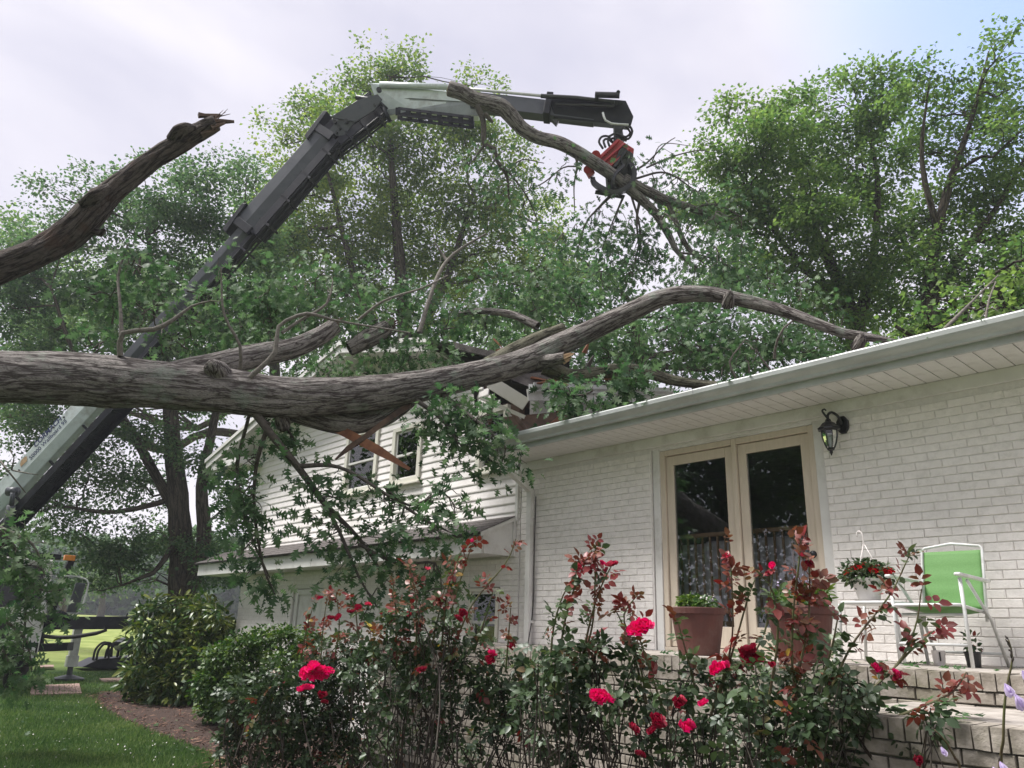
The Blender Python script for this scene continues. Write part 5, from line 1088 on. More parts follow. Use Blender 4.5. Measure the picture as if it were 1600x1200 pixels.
m1.tube([pt(960, 262, 17.0), pt(980, 235, 17.0)], [.05, .05], 8); m1.prism([pt(948, 268, 17.0), pt(978, 258, 17.0), pt(988, 272, 17.0), pt(972, 296, 17.0), pt(950, 294, 17.0)], FW*.3); m1.build('actuator_housing', BLACK, crane, loc=cl_, bevel=.02)
for k, (off) in enumerate((0, .28)):
    m1 = MB(); P, R = smooth([pt(985, 258, 16.95+off), pt(990, 275, 16.9+off), pt(982, 292, 16.85+off), pt(960, 302, 16.8+off), pt(942, 296, 16.8+off), pt(928, 286, 16.85+off), pt(926, 278, 16.9+off)], [.15, .15, .14, .12, .10, .07, .03], .06)
    for i in range(len(P)-1): m1.beam(P[i], P[i+1]+(P[i+1]-P[i])*.1, .10, R[i]*2.0, upv=FW, h2=R[i+1]*2.0)
    m1.build('jaw', BLACK, crane, loc=cl_)
    m1 = MB(); P, R = smooth([pt(972, 262, 16.95+off), pt(960, 275, 16.8+off), pt(958, 290, 16.75+off), pt(968, 305, 16.8+off)], [.12, .12, .10, .04], .06)
    for i in range(len(P)-1): m1.beam(P[i], P[i+1]+(P[i+1]-P[i])*.1, .06, R[i]*2.0, upv=FW, h2=R[i+1]*2.0)
    m1.build('jaw', BLACK, crane, loc=cl_)
m1 = MB(); m1.beam(pt(930, 300, 16.9), pt(975, 308, 16.9), .10, .05); m1.beam(pt(975, 300, 16.9), pt(986, 292, 16.9), .12, .04); m1.beam(pt(970, 240, 16.95), pt(973, 262, 16.95), .03, .03); m1.beam(pt(982, 244, 16.95), pt(980, 262, 16.95), .03, .03); m1.build('saw_box', BLACK, crane, loc=cl_, bevel=.008)
# mast, cab, wheel, beams, outriggers
mst = MB(); mst.beam(at(-30, 830, 16.9), at(-60, 1000, 17.2), .6, .7, upv=(0, 1, 0)); mst.build('crane_base', STEEL, crane, loc=cl_, bevel=.02)
m1 = MB(); m1.tube([at(8, 842, 16.5), at(18, 790, 16.5)], [.09, .09], 12); m1.tube([at(18, 790, 16.5), at(20, 770, 16.5)], [.05, .05], 10); m1.tube([at(12, 768, 16.6), at(28, 768, 16.6)], [.1, .1], 10); m1.build('lift_cylinder', GSTEEL, crane, loc=cl_, smooth_=True)
# cab: its local frame, x to the truck's right side in view, y along the truck towards the camera
cb = np.array(atZ(0, 1083, 0)); _b = ray(-330, 950); fy = unit(np.array([-_b[0], -_b[1], 0])); fx = np.array([-fy[1], fy[0], 0.0]); fz = np.array([0, 0, 1.0])
def C_(x, y, z): return cb+fx*x+fy*y+fz*z
def cbox(m1, x0, x1, y0, y1, z0, z1): 
    V = [C_(x, y, z) for z in (z0, z1) for (x, y) in ((x0, y0), (x1, y0), (x1, y1), (x0, y1))]; m1.add(V, [(0, 3, 2, 1), (4, 5, 6, 7), (0, 1, 5, 4), (1, 2, 6, 5), (2, 3, 7, 6), (3, 0, 4, 7)])
m1 = MB(); m1.prism([C_(-1.9, -1.7, .75), C_(-1.9, .1, .75), C_(-1.9, .1, 1.75), C_(-1.9, -.12, 2.85), C_(-1.9, -.3, 3.0), C_(-1.9, -1.7, 3.0)], fx*2.45); m1.build('cab', WHITE, crane, loc=cl_, bevel=.04)
m1 = MB(); m1.prism([C_(-1.7, .112, 1.78), C_(.40, .112, 1.78), C_(.36, -.10, 2.72), C_(-1.66, -.10, 2.72)], fy*.01+fz*.003); m1.build('windscreen', BLACK, crane, loc=cl_)
m1 = MB(); cbox(m1, .552, .562, -1.3, -.15, 1.75, 2.65); m1.build('side_window', BLACK, crane, loc=cl_)
m1 = MB(); cbox(m1, -1.9, .50, .11, .22, .55, 1.05); m1.build('bumper', STEEL, crane, loc=cl_, bevel=.02)
m1 = MB(); cbox(m1, -1.2, -.1, .105, .13, 1.12, 1.6); m1.build('grille', BLACK, crane, loc=cl_, bevel=.01)
m1 = MB(); cbox(m1, .15, .45, .225, .25, .7, .95); m1.build('headlight', METALW, crane, loc=cl_, bevel=.01)
m1 = MB(); cbox(m1, -1.9, .58, .0, .3, 2.86, 2.98); m1.build('sun_visor', STEEL, crane, loc=cl_, bevel=.015)
m1 = MB(); cbox(m1, .66, .88, .12, .26, 2.86, 2.98); m1.build('marker_lamp', ORANGE, crane, loc=cl_, bevel=.01)
m1 = MB(); m1.beam(C_(.85, .1, 2.93), C_(.60, .1, 1.45), .14, .10, upv=fy); m1.build('door_pillar', STEEL, crane, loc=cl_, bevel=.01)
m1 = MB(); m1.tube([C_(.58, .15, 2.48), C_(.9, .2, 2.52), C_(1.22, .22, 2.45), C_(1.27, .22, 2.25), C_(1.20, .22, 1.75), C_(.95, .2, 1.62), C_(.55, .15, 1.65)], [.018]*7, 8, step=.08); mir = m1.build('mirror', METALW, crane, loc=cl_, smooth_=True)
m1 = MB(); m1.prism([C_(.92, .2, 1.72), C_(1.15, .2, 1.72), C_(1.2, .2, 2.38), C_(1.0, .2, 2.38)], fy*.10); m1.build('mirror_head', GSTEEL, mir, loc=cl_, bevel=.02)
m1 = MB(); m1.tube([C_(.55, .2, 1.55), C_(.8, .25, 1.62), C_(1.05, .22, 1.55)], [.10, .14, .05], 10, step=.08); m1.build('lower_mirror', STEEL, crane, loc=cl_, smooth_=True)
for y_ in (-.75, -4.6, -5.9):
    for x_ in (.36, -1.75):
        tr_ = MB(); V = []; n_ = 28; pr = [(.30, -.16), (.47, -.16), (.52, -.11), (.52, .11), (.47, .16), (.30, .16)]
        for r, xo in pr:
            for i in range(n_): a = i*2*math.pi/n_; V.append(C_(x_+xo, y_+r*math.cos(a), .52+r*math.sin(a)))
        tr_.add(V, [(j*n_+i, j*n_+(i+1) % n_, (j+1)*n_+(i+1) % n_, (j+1)*n_+i) for j in range(len(pr)-1) for i in range(n_)]); wh = tr_.build('tyre', RUBBER, crane, loc=cl_, smooth_=True)
        rm_ = MB(); V = []; pr = [(.30, .15), (.27, .08), (.12, .05), (.10, .12), (.001, .13)]
        for r, xo in pr:
            for i in range(n_): a = i*2*math.pi/n_; V.append(C_(x_+xo*(1 if x_ > 0 else -1), y_+r*math.cos(a), .52+r*math.sin(a)))
        rm_.add(V, [(j*n_+i, j*n_+(i+1) % n_, (j+1)*n_+(i+1) % n_, (j+1)*n_+i) for j in range(len(pr)-1) for i in range(n_)]); rm_.build('rim', METALW, wh, loc=cl_, smooth_=True)
m1 = MB(); cbox(m1, -1.4, 0, -8, -1.75, .8, 1.05); cbox(m1, -1.9, .5, -8, -2.6, 1.06, 1.25); m1.build('chassis', STEEL, crane, loc=cl_)
m1 = MB(); m1.beam(at(30, 974, 20.3), at(215, 973, 20.3), .35, .32); m1.build('outrigger_beam', STEEL, crane, loc=cl_, bevel=.012)
m1 = MB(); m1.beam(at(20, 1014, 19.6), at(110, 1010, 19.6), .3, .20); m1.build('rear_beam', STEEL, crane, loc=cl_, bevel=.012)
m1 = MB(); m1.beam(at(62, 955, 19.9), at(58, 1015, 19.9), .25, .25, upv=(0, 1, 0)); m1.build('beam_post', STEEL, crane, loc=cl_)
fp = at(112, 1034, 20.3); fp[2] = gz(fp[0], fp[1])
m1 = MB(); m1.beam(fp+[0, 0, 1.35], fp+[0, 0, .42], .20, .20, upv=(0, 1, 0)); m1.beam(fp+[0, 0, .62], fp+[0, 0, .34], .26, .26, upv=(0, 1, 0)); leg = m1.build('outrigger_leg', METALW, crane, loc=cl_, bevel=.01)
m1 = MB(); m1.tube([fp+[0, 0, .4], fp+[0, 0, .08]], [.07, .07], 12); m1.lathe([(.38, .02), (.38, .06), (.1, .14), (.0, .14)], tuple(fp), 20); m1.build('outrigger_foot', GSTEEL, leg, loc=cl_)
m1 = MB(); P = [at(40, 990, 19.9), at(90, 996, 19.9), at(130, 993, 20), at(165, 985, 20.1), at(163, 972, 20.2), at(176, 968, 20.2)]
m1.tube(P, [.05]*6, 8, step=.2); m1.tube([at(196, 966, 20.3), at(200, 958, 20.3), at(212, 953, 20.3)], [.015]*3, 6, step=.1); m1.build('cable_chain', RUBBER, crane, loc=cl_, smooth_=True)

# machine attachment lying on the field, plywood mats
at_ = thing('machine_attachment', 'low black machine attachment on the grass beyond the laurel bush', 'machinery', tuple(at(175, 1010, 24)))
al = tuple(at(175, 1010, 24)); ag = gz(al[0], al[1])
def A_(x, y, z): return np.array([al[0], al[1], ag])+fx*x+fy*y+fz*z
m1 = MB(); m1.prism([A_(-.75, 0, .10), A_(-.1, 0, .05), A_(1.0, 0, .05), A_(1.0, 0, .42), A_(-.3, 0, .34)], fy*-1.2); m1.build('deck', STEEL, at_, loc=al, bevel=.02)
m1 = MB(); V = []; 
for r_, x_ in ((.18, -.2), (.16, .12), (.2, .5)): 
    for t0 in (0, -.35): m1.tube([A_(x_-r_, t0, .3), A_(x_-r_*.9, t0, .6), A_(x_, t0, .80), A_(x_+r_, t0, .76), A_(x_+r_*1.3, t0, .4)], [.035]*5, 8, step=.06)
m1.tube([A_(-.25, -.1, .78), A_(.75, -.1, .74), A_(.9, -.1, .4)], [.04]*3, 8); m1.build('hoop', RUBBER, at_, loc=al, smooth_=True)
m1 = MB(); m1.tube([A_(.45, 0, .75), A_(.45, -.7, .75)], [.22, .22], 14); m1.build('drum', GSTEEL, at_, loc=al)
for q, lab in (([(50, 1071), (124, 1068), (128, 1083), (46, 1085)], 'brown boarded ground mat lying on the lawn beside the truck tyre'), ([(155, 1060), (206, 1058), (206, 1062), (160, 1064)], 'thin pale board lying in the grass beside the laurel bush'), ([(62, 1039), (84, 1039), (84, 1042), (60, 1042)], 'small pale board in the grass left of the outrigger foot')):
    P = [atZ(a, b_, .05+gz(*atZ(a, b_, 0.05)[:2])) for a, b_ in q]; mt = thing('ground_mat', lab, 'ground mat', tuple(P[0]), 'boards laid on the lawn'); nb = 9 if q[0][0] == 50 else 3
    for k in range(nb):
        f0, f1 = k/nb+.004, (k+1)/nb-.004; V = [P[0]+(P[1]-P[0])*f0, P[0]+(P[1]-P[0])*f1, P[3]+(P[2]-P[3])*f1, P[3]+(P[2]-P[3])*f0]
        m1 = MB(); dz = random.uniform(0, .008); m1.prism([v+[0, 0, dz] for v in V], (0, 0, -.04)); m1.build('board', MAT_WOOD, mt, loc=tuple(P[0]))

# ================================================================== BRANCH HELD BY THE GRAPPLE
hb = thing('cut_branch', 'long curved cut oak branch gripped in the red grapple with leafy ends', 'branch', tuple(at(900, 240, 17)))
hl = tuple(at(900, 240, 17))
mb = barkMB(); pxtube(mb, [(702, 138, 16.6, 12), (720, 144, 16.6, 12), (745, 156, 16.6, 12), (780, 166, 16.65, 13), (795, 178, 16.7, 12.5), (815, 200, 16.75, 11), (841, 215, 16.8, 10.5), (870, 222, 16.8, 10.5), (895, 234, 16.85, 10), (935, 258, 16.9, 10), (965, 280, 16.95, 10), (1000, 310, 17, 7.5), (1025, 335, 17, 6.5), (1045, 368, 17, 5.5), (1060, 395, 17, 4), (1095, 425, 17, 3)], 28, .06, bark=oakbark(.012, 9, 12))
mb.build('stem', BARK, hb, loc=hl, smooth_=True)
ce = at(702, 138, 16.6); cdv = unit(at(720, 144, 16.6)-ce); m1 = MB(); m1.tube([ce-cdv*.012, ce+cdv*.01], [.152, .152], 22); m1.build('sawn_end', CUTWOOD, hb, loc=hl)
mb = barkMB(); pxtube(mb, [(975, 278, 16.9, 8), (1010, 298, 17, 8), (1045, 315, 17.1, 8), (1080, 325, 17.2, 6), (1120, 345, 17.3, 4), (1155, 368, 17.4, 3)], 14, .1, rough=.1); pxtube(mb, [(1042, 315, 17.1, 6), (1050, 330, 17.1, 4), (1070, 380, 17.2, 4), (1100, 410, 17.2, 3)], 10, .1)
mb.build('fork', BARK, hb, loc=hl, smooth_=True)
mb = MB(); tips = []
def hbr(pts, ns=0, L=.5, down=.5): 
    P, R = pxtube(mb, [(a, b_, d, r) for a, b_, d, r in pts], 7, .1, rough=.1, caps=False)
    if ns: side_branches(mb, P, ns, L, .012, tips, down)
hbr([(745, 165, 16.5, 5), (755, 190, 16.5, 4.5), (757, 226, 16.5, 4), (773, 232, 16.5, 3.5), (777, 252, 16.5, 3), (792, 275, 16.5, 2.5), (795, 310, 16.5, 1.5)], 5, .6)
hbr([(757, 226, 16.5, 2.5), (748, 238, 16.5, 2), (740, 252, 16.5, 1)]); hbr([(757, 178, 16.4, 4), (765, 186, 16.4, 3.5), (770, 191, 16.4, 2)])
hbr([(775, 250, 16.5, 2), (800, 275, 16.5, 1.6), (825, 310, 16.6, 1.2), (840, 345, 16.6, .8)], 5, .5); hbr([(790, 270, 16.5, 1.5), (815, 250, 16.6, 1), (850, 255, 16.7, .7)])
hbr([(900, 245, 16.8, 2.5), (902, 260, 16.8, 2), (897, 290, 16.8, 1.2), (898, 330, 16.8, .7)]); hbr([(902, 260, 16.8, 1.5), (880, 262, 16.8, 1.2), (850, 285, 16.8, 1), (820, 300, 16.8, .7)], 3, .4)
hbr([(960, 300, 17, 3), (935, 325, 17, 2), (915, 350, 17, 1.2), (900, 400, 17, .8)], 8, .5); hbr([(975, 305, 17, 2), (960, 340, 17, 1.2), (940, 390, 17, .8)], 8, .5)
hbr([(985, 300, 17, 2), (1000, 360, 17, 1.5), (990, 420, 17, 1)], 10, .5); hbr([(1000, 312, 17, 2.5), (995, 345, 17, 2), (1000, 400, 17, 1)], 8, .5)
hbr([(985, 270, 17, 2), (1010, 255, 17, 1.5), (1040, 225, 17, .9), (1055, 215, 17, .6)]); hbr([(1010, 262, 17, 1.6), (1050, 245, 17, 1.2), (1090, 235, 17, .8), (1110, 238, 17, .6)]); hbr([(1020, 250, 17, 1), (1035, 225, 17, .7), (1080, 228, 17, .5)]); hbr([(990, 280, 17, 2), (1040, 270, 17, 1.5), (1090, 300, 17, 1)], 12, .6)
hbr([(1080, 325, 17.2, 2.5), (1120, 320, 17.2, 1.5), (1160, 340, 17.2, 1)], 12, .5); hbr([(1060, 395, 17, 2), (1100, 400, 17, 1.4), (1150, 420, 17, 1)], 14, .6)
mb.build('side_twigs', TWIG, hb, loc=hl, kind='stuff', smooth_=True)
tufts(tips, 9, .17, .15, L_OAK, 'leaves', hb, hl, mu=.4, droop=.6)
PP, DD, NN, ls, TT, CL = blob_leaves([(1020, 290, 22), (1060, 290, 28), (1095, 310, 30), (1040, 350, 30), (1080, 370, 38), (1120, 350, 34), (1010, 395, 28), (960, 400, 30), (940, 440, 30), (985, 440, 28), (880, 380, 30), (1120, 410, 40), (1080, 420, 34), (1160, 400, 36), (870, 280, 20), (820, 330, 30), (850, 380, 28), (900, 360, 20), (770, 330, 26), (1170, 450, 34), (1120, 460, 30), (1060, 450, 20), (800, 290, 18), (985, 350, 18)], 17.2, 10.5, .62, clump_n=12, sig=.22, tint_c=.12, tint_mu=.42, droop=.6)
leaf_mesh('leaf_clusters', LEAFOAK, PP, DD, NN, ls*(.6+.6*rng.random(len(PP))), TT, L_OAK, hb, hl, kind='stuff')
m_ = MB()
for c, R, cc in CL:
    for q in cc[rng.choice(len(cc), min(4, len(cc)), replace=False)]: m_.tube(wiggle(c+[0, 0, R*.6], q, 4, .08), np.linspace(.014, .006, 4), 4, caps=False)
m_.build('fine_twigs', TWIG, hb, loc=hl, kind='stuff')

# leafy oak boughs hanging before the truck
fb_ = thing('hanging_bough', 'leafy oak bough hanging down in front of the truck cab', 'branch', tuple(at(30, 900, 9.5))); fl = tuple(at(30, 900, 9.5))
mb = MB(); tips = []
for pts in [[(-60, 780, 9.5, 5), (-10, 820, 9.5, 4), (30, 870, 9.5, 3), (40, 940, 9.5, 2), (35, 1030, 9.5, 1)], [(-10, 820, 9.5, 3), (50, 850, 9.5, 2), (70, 900, 9.5, 1)], [(20, 860, 9.5, 3), (60, 920, 9.5, 2), (100, 920, 9.5, 1)], [(-40, 900, 9.5, 4), (0, 960, 9.5, 3), (40, 1000, 9.5, 2), (50, 1050, 9.5, 1)], [(-60, 830, 9.4, 4), (0, 850, 9.4, 3), (40, 835, 9.4, 1)], [(-50, 1000, 9.3, 4), (0, 1010, 9.3, 2), (20, 1060, 9.3, 1)]]:
    P = px_branch(mb, pts, tips, 11, .24, .006, down=.3)
mb.tube([at(0, 720, 9), at(20, 745, 9), at(40, 770, 9)], [.012, .01, .006], 5); mb.tube([at(20, 735, 9), at(45, 740, 9), at(60, 742, 9)], [.01, .007, .004], 5); mb.tube([at(18, 735, 9), at(22, 715, 9), at(14, 700, 9)], [.01, .007, .004], 5)
mb.build('twigs', TWIGG, fb_, loc=fl, kind='stuff', smooth_=True)
tufts(tips, 5, .10, .14, L_OAK, 'leaves', fb_, fl, mu=.62, droop=.4)

# ================================================================== THINGS ON THE PORCH AND WALL
def lanternY(): return 6.40
# wall lantern
la = np.array((-3.00, 6.40, 3.33)); lt = thing('wall_lantern', 'black coach lantern with clear glass fixed to the brick beside the patio doors', 'lantern', (-2.96, 6.594, 3.42))
lo = (-2.96, 6.594, 3.42)
m1 = MB(); V = []; n_ = 8
m1.prism([(-2.955+.058*math.cos(a+.39), 6.593, 3.43+.085*math.sin(a+.39)) for a in np.linspace(0, 2*math.pi, 9)[:-1]], (0, -.03, 0)); m1.build('backplate', BLACK, lt, loc=lo, bevel=.006)
m1 = MB(); m1.tube([(-2.955, 6.57, 3.43), (-2.965, 6.52, 3.50), (-2.985, 6.45, 3.525), (-3.0, 6.40, 3.49), (-3.0, 6.40, 3.45)], [.012]*5, 8, step=.02); m1.tube([(-3.0, 6.40, 3.46), (-3.02, 6.38, 3.50), (-3.03, 6.37, 3.53), (-3.015, 6.38, 3.545), (-3.005, 6.39, 3.53)], [.010, .010, .009, .008, .006], 8, step=.01); m1.build('arm', BLACK, lt, loc=lo, smooth_=True)
m1 = MB(); m1.lathe([(.001, .115), (.02, .11), (.03, .085), (.055, .07), (.072, .045), (.098, .025), (.098, .012), (.078, .008), (.07, .0)], (-3.0, 6.40, 3.345), 8); m1.build('cap', BLACK, lt, loc=lo)
m1 = MB(); m1.lathe([(.066, 0), (.064, -.05), (.052, -.10), (.036, -.14), (.026, -.155)], (-3.0, 6.40, 3.345), 8); m1.build('glass', GLASS, lt, loc=lo)
m1 = MB()
for i in range(8):
    a = i*math.pi/4; m1.tube([(-3.0+r*math.cos(a), 6.40+r*math.sin(a), 3.345+z) for r, z in [(.069, 0), (.067, -.05), (.054, -.10), (.038, -.14), (.028, -.155)]], [.0045]*5, 5)
m1.lathe([(.034, -.150), (.030, -.165), (.012, -.178), (.015, -.19), (.008, -.20), (.003, -.215)], (-3.0, 6.40, 3.345), 10); m1.build('cage', BLACK, lt, loc=lo)
m1 = MB(); m1.lathe([(.010, -.15), (.010, -.085), (.004, -.06), (.001, -.05)], (-3.0, 6.40, 3.345), 8); m1.build('candle_bulb', PLASTW, lt, loc=lo)

def foliage_ball(name, parent, pl, c, r, n, leaf, material, mu, tpl=LEAFOV, flat=.7, sd_=.2):
    u = rand_dirs(n)*(rng.random(n)**.4)[:, None]*r; u[:, 2] = u[:, 2]*flat; d = unit(u+rand_dirs(n)*r*.6); nn = rand_dirs(n); nn[:, 2] = abs(nn[:, 2])+.4
    return leaf_mesh(name, tpl, np.array(c)+u, d, unit(nn), leaf*(.6+.8*rng.random(n)), mu+rng.normal(size=n)*sd_, material, parent, pl, kind='stuff')
def bloom_mesh(R=.036, npet=26, m_=PETAL, seed=0, open_=1.0, name='rose_bloom'):
    r = random.Random(seed); mb = MB()
    for k in range(npet):
        t_ = k/npet; a = k*2.399+r.random()*.4; tilt = (.15+1.15*t_)*open_; L = R*(.55+.55*t_)*(.85+.3*r.random()); W = L*(.75+.2*r.random())
        d = np.array((math.cos(a)*math.sin(tilt), math.sin(a)*math.sin(tilt), math.cos(tilt))); s_ = np.array((-math.sin(a), math.cos(a), 0)); nrm_ = np.cross(d, s_)
        rows_ = []
        for (u, w_, z) in ((0, .2, 0), (.45, .8, .12), (.85, 1, .10), (1.05, .55, -.12)):
            zz = nrm_*(-z*L+(r.random()-.5)*.10*L); rows_ += [d*L*u-s_*W*w_*.5+zz-nrm_*.08*L*w_, d*L*u*1.03+zz, d*L*u+s_*W*w_*.5+zz-nrm_*.08*L*w_]
        F = [];
        for i in range(3): b_ = 3*i; F += [(b_, b_+1, b_+4, b_+3), (b_+1, b_+2, b_+5, b_+4)]
        mb.add(rows_, F)
    me = bpy.data.meshes.new(name); me.from_pydata(mb.v, [], mb.f); me.materials.append(m_); me.polygons.foreach_set('use_smooth', [True]*len(me.polygons)); return me
BL = {k: [bloom_mesh(.040, 30, m_, s_, o_) for s_, o_ in ((1, 1.0), (2, 1.15), (3, .8))] for k, m_ in (('c', PETAL), ('d', PETALD), ('p', PETALP), ('g', GERAN))}
BUDM = bloom_mesh(.022, 10, PETAL, 9, .35)
def put_bloom(parent, p, kind='c', s_=1.0, up=None, bud=False, name='rose_bloom'):
    me = BUDM if bud else random.choice(BL[kind]); o = bpy.data.objects.new(name, me); link(o, parent, tuple(p))
    d = Vector(up if up is not None else (rng.normal()*.5-FW[0]*.5, rng.normal()*.5-FW[1]*.5, .7)); o.rotation_euler = d.to_track_quat('Z', 'Y').to_euler(); o.scale = (s_,)*3; return o

def pot_thing(name, label, c, rtop, h, m_, cat='flower pot', group=None, rim=.05):
    root = thing(name, label, cat, c, group); rb = rtop*.70; m1 = MB()
    m1.lathe([(.001, .0), (rb, .0), (rb+.004, .01), (rtop*.93, h-rim-.015), (rtop*.935, h-rim), (rtop, h-rim), (rtop*1.01, h-.006), (rtop*.995, h), (rtop*.93, h), (rtop*.90, h-.03), (.001, h-.035)], c, 36)
    m1.build('pot', m_, root, loc=c, smooth_=False); return root
p1c = atY(1091, 990, 5.55); p1c = (float(p1c[0]), 5.55, PZ)
p2c = atY(1252, 990, 5.12); p2c = (float(p2c[0]), 5.12, PZ)
h1 = float(atY(1091, 948, 5.35)[2])-PZ; h2 = float(atY(1252, 946, 4.95)[2])-PZ
pt1 = pot_thing('terracotta_pot', 'terracotta pot of low green leaves before the door nearest the downspout', p1c, .225, h1, TERRA, group='terracotta pots on the porch')
foliage_ball('leaves', pt1, p1c, (p1c[0]-.07, p1c[1], p1c[2]+h1+.03), .10, 420, .035, L_BOX, .8); foliage_ball('leaves', pt1, p1c, (p1c[0]+.08, p1c[1], p1c[2]+h1+.01), .11, 300, .035, L_BOX, .6)
foliage_ball('flowers', pt1, p1c, (p1c[0]+.12, p1c[1]-.02, p1c[2]+h1+.08), .07, 26, .016, PLASTW, 1)
pt2 = pot_thing('terracotta_pot', 'largest terracotta pot with lilac flowers standing before the right hand door', p2c, .225, h2, TERRA, group='terracotta pots on the porch')
foliage_ball('leaves', pt2, p2c, (p2c[0], p2c[1], p2c[2]+h2+.03), .19, 620, .04, L_BOX, .7, flat=.5); foliage_ball('lilac_flowers', pt2, p2c, (p2c[0]+.03, p2c[1]-.05, p2c[2]+h2+.11), .15, 70, .018, LILAC, 1); foliage_ball('leaves', pt2, p2c, (p2c[0]+.18, p2c[1]-.05, p2c[2]+h2+.08), .08, 160, .05, L_BOX, .85, tpl=LEAFLONG)

# white table
def cyl(m1, P, r=.011, seg=8, step=None): m1.tube(P, [r]*len(P), seg, step=step)
t0 = atY(1312, 940, 5.75); t1 = atY(1396, 940, 5.75); tx0, tx1 = float(t0[0]), float(t1[0]); tz = float(atY(1350, 939, 5.75)[2])
ty0, ty1 = 5.75, 6.15
tb_ = thing('side_table', 'small white metal table under the basket of red flowers', 'table', (tx0, ty0, PZ)); tl_ = (tx0, ty0, PZ)
m1 = MB(); m1.box((tx0+.02, ty0+.01, tz-.022), (tx1-.02, ty1-.01, tz-.004)); m1.build('table_top', METALW, tb_, loc=tl_, bevel=.004)
m1 = MB(); cyl(m1, [(tx0+.03, ty0, tz-.01), (tx1-.03, ty0, tz-.01), (tx1, ty0+.03, tz-.01), (tx1, ty1-.03, tz-.01), (tx1-.03, ty1, tz-.01), (tx0+.03, ty1, tz-.01), (tx0, ty1-.03, tz-.01), (tx0, ty0+.03, tz-.01), (tx0+.03, ty0, tz-.01)], .012); m1.build('rim', METALW, tb_, loc=tl_, smooth_=True)
for x, y in ((tx0, ty0), (tx1, ty0), (tx1, ty1), (tx0, ty1)):
    m1 = MB(); ox = .03 if x == tx0 else -.03; cyl(m1, [(x, y, tz-.02), (x-ox*.2, y, tz-.1), (x-ox, y, PZ+.002)], .012); m1.build('leg', METALW, tb_, loc=tl_, smooth_=True)
# flower basket
fc = (float(atY(1358, 930, 5.93)[0]), 5.93, tz+.002); fbk = thing('flower_basket', 'white plastic basket of red flowers with a hanger hook, on the white table', 'flower basket', fc)
m1 = MB(); m1.lathe([(.001, 0), (.062, 0), (.075, .02), (.112, .145), (.122, .148), (.122, .163), (.112, .165), (.105, .14), (.001, .135)], fc, 30); m1.build('pot', PLASTW, fbk, loc=fc, smooth_=False)
foliage_ball('leaves', fbk, fc, (fc[0], fc[1], fc[2]+.20), .19, 900, .036, L_ROSE, .38, flat=.55, sd_=.12)
for k in range(22):
    a = rng.random()*6.28; r = .17*math.sqrt(rng.random()); put_bloom(fbk, (fc[0]+r*math.cos(a), fc[1]+r*math.sin(a), fc[2]+.285-.5*r+rng.normal()*.012), 'g', .75, up=(math.cos(a)*r*4, math.sin(a)*r*4-.3, 1), name='bloom')
m1 = MB(); hz = fc[2]+.50
for a in (0.3, 2.4, 4.5): cyl(m1, [(fc[0]+.115*math.cos(a), fc[1]+.115*math.sin(a), fc[2]+.16), (fc[0], fc[1], hz-.07)], .003, 5)
cyl(m1, [(fc[0], fc[1], hz-.08), (fc[0], fc[1], hz-.02), (fc[0]-.01, fc[1], hz+.01), (fc[0]-.03, fc[1], hz+.02), (fc[0]-.045, fc[1], hz), (fc[0]-.04, fc[1], hz-.02)], .005, 6, step=.01); m1.build('hanger', PLASTW, fbk, loc=fc, smooth_=True)

# green folding chair: x to its left in the photo, y towards the camera side
cx0, cx1 = float(atY(1444, 950, 6.2)[0]), float(atY(1541, 950, 6.2)[0]); yb_, yf_ = 6.2, 5.72; zs_ = float(atY(1540, 957, 6.2)[2]); zt_ = float(atY(1541, 858, 6.28)[2])
ch = thing('folding_chair', 'green mesh folding chair with a white tube frame beside the brick wall', 'chair', (cx0, yf_, PZ)); chl = (cx0, yf_, PZ)
def sling(name, corners, nu, nv, sag, m_, seams=()):
    a, b_, c, d = [np.array(q, float) for q in corners]; V = []; nrm_ = unit(np.cross(b_-a, d-a)); mb = MB()
    for j in range(nv+1):
        for i in range(nu+1):
            u, v = i/nu, j/nv; p = (a*(1-u)+b_*u)*(1-v)+(d*(1-u)+c*u)*v; V.append(p+nrm_*sag*math.sin(math.pi*u)*math.sin(math.pi*v)**.5+nrm_*.0015*math.sin(v*nv*math.pi*.5))
    mb.add(V, [(j*(nu+1)+i, j*(nu+1)+i+1, (j+1)*(nu+1)+i+1, (j+1)*(nu+1)+i) for j in range(nv) for i in range(nu)])
    o = mb.build(name, m_, ch, loc=chl, smooth_=True); so = o.modifiers.new('thick', 'SOLIDIFY'); so.thickness = .004; return o
sling('backrest', [(cx0, yb_, zs_+.02), (cx1, yb_, zs_+.02), (cx1, yb_+.10, zt_), (cx0, yb_+.10, zt_)], 12, 16, .012, LIME)
sling('seat', [(cx0+.01, yf_-.02, zs_+.035), (cx1-.01, yf_-.02, zs_+.035), (cx1-.01, yb_, zs_), (cx0+.01, yb_, zs_)], 12, 10, -.045, LIME)
m1 = MB()
for x in (cx0, cx1):
    for q0, q1 in (((x-.012, yb_-.012, zs_), (x+.012, yb_+.012, zs_+.02)),): pass
cyl(m1, [(cx0, yb_-.02, zs_-.06), (cx0, yb_+.10, zt_+.015), (cx0+.02, yb_+.105, zt_+.03), ((cx0+cx1)/2, yb_+.11, zt_+.055), (cx1-.02, yb_+.105, zt_+.03), (cx1, yb_+.10, zt_+.015), (cx1, yb_-.02, zs_-.06)], .011, 8)
m1.build('back_frame', METALW, ch, loc=chl, smooth_=True)
